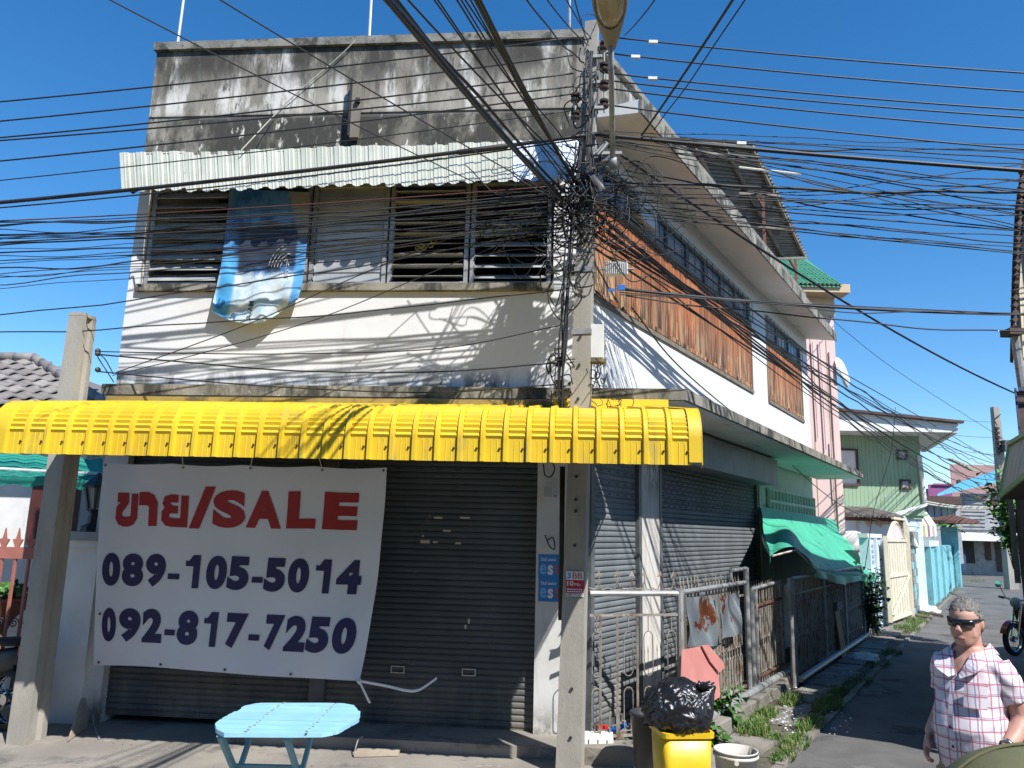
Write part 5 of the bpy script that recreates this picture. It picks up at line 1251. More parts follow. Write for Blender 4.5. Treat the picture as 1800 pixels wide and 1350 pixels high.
def tuft(x, y, rad, n, h):
    c = gnd(x, y)
    for k in range(n):
        gb = gdry if gr.random() < .22 else ggreen
        a = gr.uniform(0, 6.28); r_ = rad*sqrt(gr.random()); p = c+SV*(r_*cos(a)*1.7)+SM*(r_*sin(a)*.62)
        hh = h*gr.uniform(.4, 1.2)*(1-.4*r_/rad); b_ = gr.uniform(0, 6.28); d = Vector((cos(b_), sin(b_), 0)); s_ = Vector((-d.y, d.x, 0))*.005
        ln = hh*gr.uniform(.2,.9)
        gb.add([p-s_, p+s_, p+d*ln*.45+ZZ*hh*.7+s_*.7, p+d*ln*.45+ZZ*hh*.7-s_*.7, p+d*ln+ZZ*hh*.9], [(0,1,2,3), (3,2,4)])
for x, y, rad, n, h in ((1325,1288,.24,700,.16), (1345,1262,.20,500,.14), (1392,1236,.22,520,.15), (1455,1246,.26,800,.18), (1425,1280,.22,560,.15), (1398,1312,.20,460,.13), (1378,1335,.16,340,.12), (1475,1222,.2,400,.15), (1300,1262,.16,320,.12), (1595,1108,.45,500,.20), (1610,1095,.45,420,.18), (1622,1084,.3,240,.14), (1570,1150,.25,220,.12), (1545,1170,.3,240,.12), (1510,1200,.3,240,.12), (1715,1022,.8,200,.16), (1435,1195,.15,160,.1), (1360,1300,.12,140,.09)): tuft(x, y, rad, n, h)
o = gdry.build('grass', M['drygrass'], None, fix=False); lab(o, 'dry yellowed grass stems mixed in along the alley kerb', 'grass', kind='stuff')
o = ggreen.build('grass', M['grass'], None, fix=False); lab(o, 'tufts of bright grass sprouting along the alley kerb', 'grass', kind='stuff')
db = MB(); 
for k in range(160):
    x, y = gr.uniform(1360,1500), gr.uniform(1180,1300)
    if gr.random() < .4: x, y = gr.gauss(1385,18), gr.gauss(1272,9)
    p = gnd(x, y)+ZZ*.045; s_ = gr.uniform(.008,.03); a = gr.uniform(0,6)
    db.add([p, p+Vector((s_*cos(a), s_*sin(a), .008)), p+Vector((s_*(cos(a)-sin(a)), s_*(sin(a)+cos(a)), .004)), p+Vector((-s_*sin(a), s_*cos(a), .01))], [(0,1,2,3)])
o = db.build('litter', M['posterwhite']); lab(o, 'pale scraps of litter strewn over the alley path', 'litter', kind='stuff')
c = gnd(1520,1162); bb = bmesh.new(); bmesh.ops.create_icosphere(bb, subdivisions=3, radius=1)
for v_ in bb.verts: n_ = mnoise.noise(v_.co*2.2+Vector((3,1,2))); v_.co = Vector((v_.co.x*.26*(1+.5*n_), v_.co.y*.2*(1+.4*n_), max(0, v_.co.z*.13*(1+.8*n_))))
me = bpy.data.meshes.new('plastic_bag'); bb.to_mesh(me); bb.free(); me.materials.append(M['boxgrey'])
lab(inst('plastic_bag', me, None, Matrix.Translation(c)), 'crumpled grey plastic bag on the shaded alley path', 'bag')
me2 = me.copy(); me2.materials[0] = M['pvcwhite']; lab(inst('plastic_bag', me2, None, Matrix.Translation(gnd(1628,1076)) @ Matrix.Scale(1.4, 4)), 'white plastic bag at the foot of the turquoise wall', 'bag')
for x0, y0, x1, y1, lb in ((1602,1078,1660,1086,'long thin bamboo pole lying on the kerb by the cream gate'), (1606,1086,1640,1090,'shorter dark plank lying beside the bamboo pole')):
    o = MB().tube([gnd(x0,y0)+ZZ*.08, gnd(x1,y1)+ZZ*.05], .04, 6).build('bamboo_pole', M['wood']); lab(o, lb, 'pole')

# ================================================================== far buildings on the left of the alley
def wbox(mb, px0, px1, py0, py1, Y, th, ox=0):
    ym = (py0+py1)/2; x0, x1 = dep(px0, ym, Y).x, dep(px1, ym, Y).x; z1, z0 = dep((px0+px1)/2, py0, Y).z, dep((px0+px1)/2, py1, Y).z
    k_ = max(x0, 0)/Y*1.06 if x0 > 0 else min(x1, 0)/Y*1.06
    mb.par((x0, Y, z0), (x1-x0, 0, 0), (k_*th, th, 0), (0, 0, z1-z0)); return x0, x1, z0, z1
Yp = 19.0; pr = dep(1482, 860, Yp)
t = thing('pink_house', (pr.x-1.5, Yp, 0), 'tall pink house with green tiled roof behind the shophouse', 'house')
X0, X1 = pr.x-4.2, pr.x; zt = dep(1455,520,Yp).z
back = Vector((-.1, 5, 0))
MB().par((X0,Yp,0), (X1-X0,0,0), back, (0,0,zt-.55)).build('wall', M['pink'], t); MB().par((X0-.02,Yp-.04,zt-.55), (X1-X0+.05,0,0), back+Vector((0,.08,0)), (0,0,.60)).build('cornice', M['tan'], t)
MB().par((X1-1.0,Yp-.5,zt-.06), (1.25,0,0), (0,.5,0), (0,0,.22)).build('eave_box', M['tan'], t)
e0, e1 = dep(1388,500,Yp-.55), dep(1479,498,Yp-.55); e0.z = e1.z = zt+.1
sl = Vector((0, 2.2, 1.55))
for r_ in range(6):
    for k in range(12):
        a = e0.lerp(e1, k/12)+sl*(r_/6)+Vector((-.0, 0, .02)); w_ = (e1-e0)/12
        a = a - w_*(r_*.35)
        MB().rings([[a+w_*i/6+dv+ZZ*(.05*sin(pi*i/6)) for i in range(7)]+[a+w_*i/6+dv+ZZ*(.05*sin(pi*i/6)-.02) for i in range(6,-1,-1)] for dv in (Vector((0,-.04,-.005)), sl/6)]).build('roof_tile', M['greenroof'], t)
MB().par(e0-Vector((.6,0,.05)), e1-e0+Vector((.6,0,0)), sl, (0,0,.04)).build('roof_deck', M['greenroof'], t)
for px, y0, y1 in ((1428,600,770), (1441,600,790), (1461,775,880)): MB().tube([dep(px,y0,Yp-.06), dep(px+(y1-y0)*.06,y1,Yp-.06)], .018, 6).build('pipe', M['pink'], t)
for px in (1437, 1466): MB().par(dep(px+3,930,Yp)+Vector((0,-.012,0)), (.02,0,0), (0,.01,0), (0,0,zt-.6-dep(px+3,930,Yp).z)).build('joint_strip', M['tan'], t)
c = dep(1478,655,Yp+.2); MB().lathe(c, [(.02,-.02), (.42,0), (.40,.06), (.30,.12)], 20, (.8,-.55,.25)).build('dish', M['boxgrey'], t)
MB().par(dep(1484,1120,Yp-.02)+Vector((0,-.03,-.6)), (.07,0,0), (0,.06,0), (0,0,zt-.6)).build('downpipe', M['pink'], t)

Yg = 22.5
t = thing('green_house', (dep(1550,900,Yg).x, Yg, 0), 'sage green boarded house with white gable boards beyond the pink house', 'house')
gx0, gx1 = dep(1440,830,Yg).x, dep(1619,830,Yg).x; gz1, gz0 = dep(1550,755,Yg).z, dep(1550,905,Yg).z
n = 26; bw = (gx1-gx0)/n
me = meshdata(MB().par((0,0,0), (bw-.007,0,0), (0,.05,0), (0,0,gz1-gz0)), 'board', M['greenclad'])
for k in range(n): inst('board', me, t, Matrix.Translation((gx0+k*bw, Yg-.05+R.uniform(-.003,.003), gz0)))
MB().par((gx0,Yg,gz0-.1), (gx1-gx0,0,0), (-.4,5,0), (0,0,gz1-gz0+.1)).build('wall', M['greenclad'], t); MB().par((gx0,Yg+.05,0), (gx1-gx0-.05,0,0), (-.4,5,0), (0,0,gz0-.1)).build('lower_wall', M['paleblue'], t)
for (a, b, c, d) in ((1574,1592,791,808), (1580,1598,843,860)):
    f = MB(); x0, x1 = dep(a,(c+d)/2,Yg).x, dep(b,(c+d)/2,Yg).x; z1, z0 = dep(a,c,Yg).z, dep(a,d,Yg).z
    for q in ((x0,x1,z0,z0+.05), (x0,x1,z1-.05,z1), (x0,x0+.05,z0+.05,z1-.05), (x1-.05,x1,z0+.05,z1-.05)): f.par((q[0],Yg-.11,q[2]), (q[1]-q[0],0,0), (0,.06,0), (0,0,q[3]-q[2]))
    w_ = f.build('window', M['brown'], t); MB().par((x0+.05,Yg-.08,z0+.05), (x1-x0-.1,0,0), (0,.02,0), (0,0,z1-z0-.1)).build('pane', M['glass'], w_)
f = MB(); x0, x1 = dep(1470,800,Yg).x, dep(1505,800,Yg).x; z1, z0 = dep(1490,789,Yg).z, dep(1490,854,Yg).z
for q in ((x0,x1,z0,z0+.06), (x0,x1,z1-.06,z1), (x0,x0+.06,z0+.06,z1-.06), (x1-.06,x1,z0+.06,z1-.06)): f.par((q[0],Yg-.11,q[2]), (q[1]-q[0],0,0), (0,.06,0), (0,0,q[3]-q[2]))
w_ = f.build('window', M['brown'], t); MB().par((x0+.06,Yg-.08,z0+.06), (x1-x0-.12,0,0), (0,.02,0), (0,0,z1-z0-.12)).build('pane', M['whitepaint'], w_)
Yf = Yg-1.1
A_, B_, C_, D_ = dep(1430,716,Yf), dep(1686,744,Yf), dep(1672,760,Yf), dep(1430,756,Yf)
MB().prism([A_-ZZ*.03, B_-ZZ*.03, C_, D_], (0,.06,0)).build('gable_board', M['fascia'], t)
MB().bar(A_-(B_-A_)*.0+Vector((0,-.08,.0)), B_+Vector((.05,-.08,.02)), .16, .07).build('barge_board', M['brown'], t)
E_ = dep(1617,794,Yg+4.2); D2 = dep(1440,790,Yg+4.2)
MB().prism([D_+Vector((0,.07,0)), C_+Vector((0,.07,0)), E_, D2], (0,0,.05)).build('soffit', M['fascia'], t)
MB().bar(C_+Vector((.12,0,.06)), E_+Vector((.12,0,.06)), .14, .14).build('gutter', M['fascia'], t)
MB().prism([A_, B_, E_+ZZ*.5, D2+ZZ*.7], (0,0,.05)).build('roof', M['brown'], t)
MB().tube([dep(1616,800,Yg-.1), dep(1626,888,Yg-.1), dep(1575,905,Yg-.6)], .065, 8).build('downpipe', M['fascia'], t)
# pale blue house and tiled lean-to in front of it
Yb = 20.6
t = thing('pale_blue_house', (dep(1540,1000,Yb).x, Yb, 0), 'pale blue low house with a tiled lean-to roof and peeling top edge', 'house')
x0, x1 = dep(1486,980,Yb).x, dep(1590,980,Yb).x; z1 = dep(1540,916,Yb).z
MB().par((x0,Yb,0), (x1-x0,0,0), (0,1.8,0), (0,0,z1)).build('wall', M['paleblue'], t)
pe = MB()
for k in range(9):
    a = x0+(x1-x0)*(.35+.07*k); pe.prism([(a,Yb-.02,z1), (a+.14,Yb-.02,z1), (a+.12,Yb-.02,z1-R.uniform(.05,.2)), (a+.03,Yb-.02,z1-R.uniform(.02,.12))], (0,.015,0))
pe.build('peeling_edge', M['tan'], t); MB().par((x0,Yb-.03,z1), (x1-x0,0,0), (0,.3,0), (0,0,.10)).build('beam', M['rust'], t)
for k in range(12):
    a = Vector((dep(1500+k*7.2,910,Yb-.4).x, Yb-.45, z1+.10)); w_ = Vector((.108,0,0))
    MB().rings([[a+w_*i/5+dv+ZZ*(.06*sin(pi*i/5)) for i in range(6)]+[a+w_*i/5+dv+ZZ*(.06*sin(pi*i/5)-.025) for i in range(5,-1,-1)] for dv in (Vector((0,0,0)), Vector((0,1.9,.28)))]).build('roof_tile', M['tile'], t)
c = dep(1500,950,Yb-.2); MB().rings([[c+Vector((.40*cos(a)-.1, dy, .55*sin(a)-.3)) for a in [pi*i/10 for i in range(11)]] for dy in (-.35, .1)]).build('arched_canopy', M['fascia'], t, True)
t = thing('pale_blue_wall', S(12.8,.95,0), 'pale blue garden wall with a vent grille beside the creeper', 'wall')
MB().sbox(11.75, 14.0, .80, .95, 0, 2.05).build('wall', M['paleblue'], t); MB().sbox(11.7, 14.05, .78, .99, 2.05, 2.14).build('coping', M['fascia'], t)
for v_ in (11.75, 12.75, 13.85): MB().sbox(v_, v_+.14, .951, 1.02, 0, 2.04).build('pilaster', M['paleblue'], t)
for r_ in range(4):
    for k in range(6): MB().sbox(12.0+k*.11, 12.08+k*.11, .951, .965, 1.46+r_*.12, 1.54+r_*.12).build('vent', M['greyboard'], t)
for k in range(3): MB().sbox(12.95+k*.28, 13.18+k*.28, .951, .965, .35, 1.85).build('panel', M['paleblue'], t)
# cream gate
ga, gb_ = gnd(1566,1102), gnd(1602,1088); dx_ = (gb_-ga); nx = Vector((dx_.y, -dx_.x, 0)).normalized()
t = thing('cream_gate', ga, 'cream steel gate leaf with an arched top standing open on the alley', 'gate')
def G(f_, z, o=0): return ga+dx_*f_+ZZ*z+nx*o
HT = 2.15
for f_ in (0, 1): MB().bar(G(f_,.1), G(f_,HT+(.35 if f_ else -.05)), .09).build('stile', M['creamgate'], t)
for z in (.15, 1.15, 2.0): MB().bar(G(0,z), G(1,z), .07).build('rail', M['creamgate'], t)
MB().tube([G(.08+.84*i/12, 2.02+.42*sin(pi*i/12)**1.3) for i in range(13)], .045, 6).build('arch', M['creamgate'], t)
for k in range(8): MB().par(G(.03+k*.118,.16,-.02), dx_*.105, ZZ*1.84, nx*.025).build('panel', M['creamgate'], t)
MB().prism([G(.12,2.05), G(.88,2.05), G(.72,2.28), G(.5,2.40), G(.28,2.28)], nx*.02).build('arch_panel', M['pink'], t)
MB().bar(G(.05,.25,.05), G(.95,1.1,.05), .05).build('brace', M['creamgate'], t); MB().bar(G(1.05,.02), G(1.08,2.4), .11).build('gate_post', M['creamgate'], t); MB().bar(G(.4,2.55), G(1.08,2.55), .06).build('top_bar', M['creamgate'], t)
# turquoise wall
t = thing('old_block_wall', S(18,1.35,0), 'mossy bare block wall between cream gate and turquoise wall', 'wall')
bm_ = None
for r_ in range(9):
    for k in range(8):
        v0_ = 16.9+k*.42+(.2 if r_ % 2 else 0)
        MB().sbox(v0_, min(v0_+.40, 20.0), 1.18, 1.34+R.uniform(-.015,.01), r_*.205, r_*.205+.195).build('block', M['oldblock'] if (k+r_) % 3 else M['turq'], t)
MB().sbox(16.9, 20.05, 1.16, 1.30, 0, 1.84).build('core', M['oldblock'], t)
MB().sbox(16.8, 24, .9, 1.42, 1.86, 2.25).build('beam', M['oldblock'], t)
t = thing('turquoise_wall', S(26,1.5,0), 'turquoise painted wall with panels halfway down the alley', 'wall')
MB().sbox(20.1, 33, 1.3, 1.5, 0, 1.82).build('wall', M['turq'], t); MB().sbox(20.05, 24, 1.27, 1.56, 1.82, 2.0).build('coping', M['paleblue'], t)
for v_ in (20.1, 22.6, 25.5, 29, 32.6): MB().sbox(v_, v_+.35, 1.5, 1.57, 0, 1.8).build('pilaster', M['turq'], t)
MB().sbox(32.6, 33.4, 1.1, 1.75, 0, 2.6).build('gate_pillar', M['turq'], t)
c = S(32.2,1.6,2.75); MB().lathe(c, [(1.1,0), (1.05,.12), (.6,.25), (.05,.38)], 16).build('pillar_cap', M['rust'], t)
t = thing('striped_awning', S(20,1.4,2.4), 'small striped canvas awning above the turquoise wall', 'awning')
a_, b_, c_, d_ = dep(1582,901,24), dep(1629,901,24), dep(1646,925,22.6), dep(1590,927,22.6)
scol = [M['stripe'], M['whitepaint'], mk('mustard_stripe', (.50,.38,.12), (.44,.33,.1), .8, 3), M['whitepaint'], mk('plum_stripe', (.30,.17,.20), (.26,.15,.17), .8, 3), M['whitepaint']]
for k in range(14):
    f0, f1 = k/14, (k+1)/14
    MB().prism([a_.lerp(b_, f0), a_.lerp(b_, f1), d_.lerp(c_, f1), d_.lerp(c_, f0)], (0,0,.02)).build('stripe', scol[k % 6], t); MB().prism([d_.lerp(c_, f0), d_.lerp(c_, f1), d_.lerp(c_, f1)-ZZ*.28, d_.lerp(c_, f0)-ZZ*(.28+.03*(k % 2))], (0,.02,0)).build('valance_stripe', scol[k % 6], t)
MB().tube([dep(1588,908,22), dep(1612,962,21.5)], .05, 6).build('stay', M['fascia'], t)
c = dep(1668,935,37.6); t = thing('banana_plant', Vector((c.x, c.y, 0)), 'young banana plant with broad leaves above the turquoise wall', 'plant')
MB().tube([(c.x,c.y,0), (c.x+.05,c.y,c.z+.2)], [.12,.08], 8).build('stem', M['leaf'], t)
for k in range(11):
    a = k*2.4; L = R.uniform(.9,1.5); d = Vector((cos(a), sin(a)*.6, 0)); b0_2 = Vector((c.x+.03, c.y, c.z+R.uniform(-.1,.3)))
    def lf_(i, j, d=d, L=L, b0_2=b0_2): w_ = .24*sin(pi*min(1, i*.97+.03))*(j-.5)*2; return b0_2+d*(L*i*.8)+ZZ*(L*(.85*i-.75*i*i))+Vector((-d.y, d.x, 0))*w_ - ZZ*abs(j-.5)*.12
    MB().grid(lf_, 8, 4).build('leaf', M['leaf'], t, True)
MB().tube([(c.x+.05,c.y,c.z), (c.x+.05,c.y,c.z+1.5)], [.07,.02], 6).build('new_leaf', M['leaf'], t)

# far pole
t = thing('far_pole', FPb, 'weathered grey pole with a stack of insulators at the alley bend', 'utility pole')
ztop = dep(1762,716,34).z
MB().rings([[FPb+Vector((sx*w_, sy*w_, z)) for sx, sy in ((1,1),(-1,1),(-1,-1),(1,-1))] for z, w_ in ((0,.20), (ztop,.13))]).build('shaft', M['concrete'], t)
rd = MB().tube([dep(1751,750,33.8), dep(1756,800,33.8)], .03, 6).build('insulator_rack', M['blackmetal'], t)
for k in range(6): MB().lathe(dep(1751+k*.8,753+k*8,33.8), [(.05,-.07), (.13,-.05), (.13,.05), (.05,.07)], 8).build('insulator', M['ceramic'], t)
MB().box(dep(1770,784,33.6), (.35,.3,.5)).build('transformer_box', M['steel'], t); MB().tube(spline([dep(1759,728,33.8), dep(1748,738,33.8), dep(1753,748,33.8)], 5), .02, 5).build('jumper', M['black'], t)

# houses closing the alley
Yh = 47.0
t = thing('blue_roofed_house', (dep(1700,1005,Yh).x, Yh, 0), 'grey boarded house with bright blue roof closing the alley', 'house')
x0, x1 = dep(1625,960,Yh).x, dep(1830,960,Yh).x; zl = dep(1700,934,Yh).z; zu = dep(1700,868,Yh).z
MB().par((x0,Yh,0), (x1-x0,0,0), (3.6,6,0), (0,0,zl)).build('wall', M['greyboard'], t)
MB().par((dep(1683,900,Yh).x,Yh-.4,zl+.1), (x1-dep(1683,900,Yh).x,0,0), (3.7,6,0), (0,0,zu-zl-.1)).build('upper_wall', M['greyboard'], t)
MB().par((x0,Yh-2.0,zl-.05), (x1-x0,0,0), (0,2.2,0), (0,0,.14)).build('canopy', M['steel'], t); MB().par((x0,Yh-2.05,zl-.55), (x1-x0,0,0), (0,.1,0), (0,0,.5)).build('canopy_fascia', M['fascia'], t)
r0, r1, r2_, r3 = dep(1648,872,Yh-1.2), dep(1762,846,Yh-1.2), dep(1762,826,Yh+4), dep(1690,850,Yh+4)
for k in range(8):
    f0, f1 = k/8, (k+1)/8-.008
    MB().prism([r0.lerp(r1,f0), r0.lerp(r1,f1), r3.lerp(r2_,f1), r3.lerp(r2_,f0)], (0,0,.12)).build('roof_sheet', M['skyroof'], t)
for (a, b, c, d, mt) in ((1692,1713,952,990,'darkroom'), (1752,1764,952,1005,'brown'), (1733,1742,950,985,'brown'), (1744,1760,862,890,'brown')):
    wb = MB(); wbox(wb, a, b, c, d, Yh-.48 if d < 900 else Yh-.1, .09); wb.build('door' if d > 995 else 'window', M[mt], t)
gr_ = MB()
for k in range(5):
    for r_ in range(2): wbox(gr_, 1697+k*4.4, 1700.6+k*4.4, 941+r_*4, 944+r_*4, Yh-.1, .09)
lab(gr_.build('vent_grille', M['darkroom'], t), kind='stuff')
for k in range(9): 
    wb = MB(); wbox(wb, 1684, 1732, 873+k*6.5, 873.6+k*6.5, Yh-.45, .04); wb.build('board_joint', M['steel'], t)
o = thing('grey_shack', (dep(1650,930,42).x, 42, 0), 'grey boarded shack with brown eave behind the banana plant', 'house')
wb = MB(); wbox(wb, 1618, 1690, 886, 990, 42, 4); wb.build('wall', M['greyboard'], o); wb = MB(); wbox(wb, 1612, 1690, 872, 886, 41.5, 5); wb.build('roof', M['brown'], o)
for k in range(6): wb = MB(); wbox(wb, 1620+k*12, 1620.8+k*12, 888, 935, 41.95, .04); wb.build('board_joint', M['steel'], o)
o = thing('dull_pink_block', (dep(1720,900,80).x, 80, 0), 'distant dusky pink block with small square windows', 'building')
wb = MB(); wbox(wb, 1674, 1830, 818, 935, 80, 10); wb.build('wall', M['dullpink'], o)
for px in (1683, 1702, 1716): wb = MB(); wbox(wb, px, px+6, 843-(px-1683)*.12, 851-(px-1683)*.12, 79.9, .08); wb.build('window', M['darkroom'], o)
o = thing('purple_block', (dep(1650,900,75).x, 75, 0), 'distant purple wall left of the dusky pink block', 'building')
wb = MB(); wbox(wb, 1634, 1676, 852, 935, 75, 5); wb.build('wall', M['purple'], o); wb = MB(); wbox(wb, 1640, 1676, 850, 853, 74.8, 5); wb.build('coping', M['purple'], o); wb = MB(); wbox(wb, 1624, 1634, 859, 935, 76, 5); wb.build('side_wall', M['fascia'], o)
o = MB().rings([[dep(1700,820,30)+Vector((0,0,0)), dep(1703,818,30), dep(1703,822,30)], [dep(1720,838,28), dep(1724,828,28), dep(1722,836,28)]])
o = MB().prism([dep(1670,806,26), dep(1676,807,26), dep(1716,824,26), dep(1726,830,26), dep(1712,828,26), dep(1700,822,26)], (.0,.25,.03)).build('roof_edge', M['rawwood']); lab(o, 'pale broken roof edge jutting over the alley under the cable bunch', 'roof edge')
for y0, y1, lb in ((880,890,'upper of two pale pipes spanning the alley before the blue roof'), (884,892,'lower of two pale pipes spanning the alley before the blue roof')):
    o = MB().tube(bez(dep(1620,y0,30), dep(1760,y1,30), .12), .035, 6).build('pipe', M['rope']); lab(o, lb, 'pipe')
o = MB().bar(dep(1716,872,29), dep(1750,888,29), .06).build('rod', M['redpaint']); lab(o, 'short red rod slanting in front of the far house', 'rod')
o = MB().tube([dep(1752,936,30), dep(1785,966,26)], .04, 6).build('rod', M['galv']); lab(o, 'grey stay bar slanting down at the alley bend', 'rod')

# ================================================================== right-hand side of the alley
t = thing('side_house', S(7,6.0,0), 'plain single storey house on the right of the alley that shades the lane', 'house')
MB().sbox(5.05, 9.2, 4.10, 8.5, 0, 5.5).build('wall', M['greyboard'], t); MB().sbox(5.02, 9.3, 4.0, 8.7, 5.5, 5.62).build('roof', M['brown'], t)
MB().sbox(5.8, 6.7, 4.04, 4.10, .05, 2.1).build('door', M['brown'], t); MB().sbox(7.3, 8.4, 4.05, 4.10, 1.0, 2.1).build('window', M['glass'], t)
t = thing('louvred_house', S(4,4.5,0), 'tall weathered house with brown roof edge and cream louvres at the right', 'house')
Yl = 8.5
q = [(1803,268),(1795,292),(1784,368),(1779,470),(1776,580),(1783,582),(1788,480),(1796,385),(1812,300)]
MB().prism([dep(x, y, Yl-.1) for x, y in q], SV*1.9).build('roof_edge', mk('brown_tiles', (.075,.045,.04), (.05,.03,.028), .85, 14, bump=.4), t)
for k in range(22):
    y = 300+k*13; x = 1797-(k*.95 if k < 9 else 8.5+(k-9)*.55)
    MB().bar(dep(x-3,y,Yl-.14), dep(x+3,y+5,Yl-.14), .055, .055).build('edge_tile', M['brown'], t)
for k in range(7):
    MB().bar(dep(1791+k*4.5,520-k*4,Yl-.02), dep(1801+k*7.5,690,Yl-.02), .03, .07, (0,1,0)).build('louvre', M['creamgate'], t); MB().bar(dep(1790+k*4.5,520-k*4,Yl-.02), dep(1798+k*4.0,385-k*5,Yl-.02), .03, .07, (0,1,0)).build('louvre', M['creamgate'], t)
MB().sbox(3.22, 5.0, 4.12, 8.3, 0, 6.3).build('wall', M['lattice'], t); MB().sbox(3.15, 5.02, 4.3, 8.5, 6.3, 6.55).build('roof', M['brown'], t)
MB().box(dep(1779,585,Yl-.15), (.16,.18,.07)).build('gutter_end', M['brown'], t); MB().tube([dep(1784,590,Yl-.1), dep(1799,695,Yl-.1)], .045, 8).build('downpipe', M['galv'], t)
f = MB(); wbox(f, 1787, 1791, 682, 776, Yl-.5, .1); wbox(f, 1791, 1840, 682, 688, Yl-.5, .1); sh = f.build('shutter_frame', mk('blue_frame', (.05,.06,.14), (.04,.05,.11), .6, 4), t)
wb = MB(); wbox(wb, 1791.5, 1840, 688.5, 776, Yl-.47, .05); wb.build('shutter_panel', M['brown'], sh)
t = thing('green_edged_awning', dep(1785,850,7.6), 'pale corrugated awning with green edging on the right wall', 'awning')
p0, p1 = dep(1776,784,8.2), dep(1838,748,6.9)
l0, l1 = dep(1760,872,8.1), dep(1818,824,6.8)
gl = mk('awning_green', (.25,.40,.17), (.21,.34,.14), .6, 3)
MB().grid(lambda i, j: p0.lerp(p1, i).lerp(l0.lerp(l1, i), j)+ZZ*(.02*(1 if (i*7) % 1 < .5 else 0)), 42, 4).build('corrugated_sheet', mk('awning_sheet', (.42,.43,.38), (.33,.35,.30), .6, 2, stains=[((.2,.28,.14), 5, (1,1,.3), .55, .66)]), t)
MB().bar(p0+ZZ*.02, p1+ZZ*.02, .07, .04).build('edge_trim', gl, t); MB().bar(l0, l1, .04, .05).build('lower_trim', gl, t); MB().bar(p0, l0, .04, .04).build('side_trim', gl, t)
bk = SM*1.2+SV*.1
MB().prism([l0-ZZ*.03, l1-ZZ*.03, l1+bk-ZZ*.1, l0+bk-ZZ*.1], (0,0,.02)).build('underside', M['darkroom'], t)
for q in (.1, .9): a_ = l0.lerp(l1, q); MB().bar(a_+bk*.5-ZZ*.08, Vector((a_.x+bk.x*.5, a_.y+bk.y*.5, 0)), .09).build('post', M['wood'], t)
t = thing('right_wall', S(3,3.9,0), 'weathered timber and stone wall below the green edged awning', 'wall')
MB().sbox(1.75, 3.2, 4.12, 4.3, 0, 3.5).build('wall', M['greyboard'], t)  # unseen wall added to close a lit gap in the road's shade
wb = MB(); wbox(wb, 1792, 1860, 868, 1040, 8.9, .2); wb.build('wall', M['wood'], t); wb = MB(); wbox(wb, 1777, 1787, 874, 1025, 11.0, .2); wb.build('post', M['concrete'], t); wb = MB(); wbox(wb, 1792, 1797, 900, 1060, 9.9, .15); wb.build('post', M['wood'], t)
leafy(dep(1783,1000,15)*1.0, 1.9, 420, M['leaf'], .16, .38, 'bush', 'green bush climbing the post at the right alley bend', 'bush')
for px, lb in ((1708, 'parked scooter before the far house, nearer the dark doorway'), (1732, 'parked scooter before the far house, farther right')):
    c = gnd(px, 1010); t = thing('scooter', c, lb, 'scooter', 'scooters before the far house')
    for dx2 in (-.0, .5):
        MB().lathe(c+Vector((dx2*.7-.2, dx2, .28)), [(.28,-.05), (.28,.05), (.12,.05), (.12,-.05)], 14, (.6,-.5,0)).build('wheel', M['rubber'], t)
    MB().par(c+Vector((-.25,-.1,.3)), (.35,.5,0), (.2,-.12,0), (0,0,.45)).build('body', M['darkplastic'], t); MB().box(c+Vector((-.15,-.25,.95)), (.5,.12,.25)).build('handlebar', M['darkplastic'], t); MB().box(c+Vector((-.15,-.33,.80)), (.28,.05,.3)).build('headlight', M['boxgrey'], t)
c = gnd(1690, 1012); o = thing('blue_cloth', c, 'dark blue cloth hung by the far doorway', 'cloth')
MB().rings([[c+Vector((.35*k*cos(a), .15*sin(a), z)) for a in [2*pi*i/8 for i in range(8)]] for z, k in ((.3,.9), (.9,1), (1.4,1.1), (1.75,.5))]).build('cloth', mk('navy_cloth', (.02,.05,.14), (.02,.04,.1), .9, 5), o)

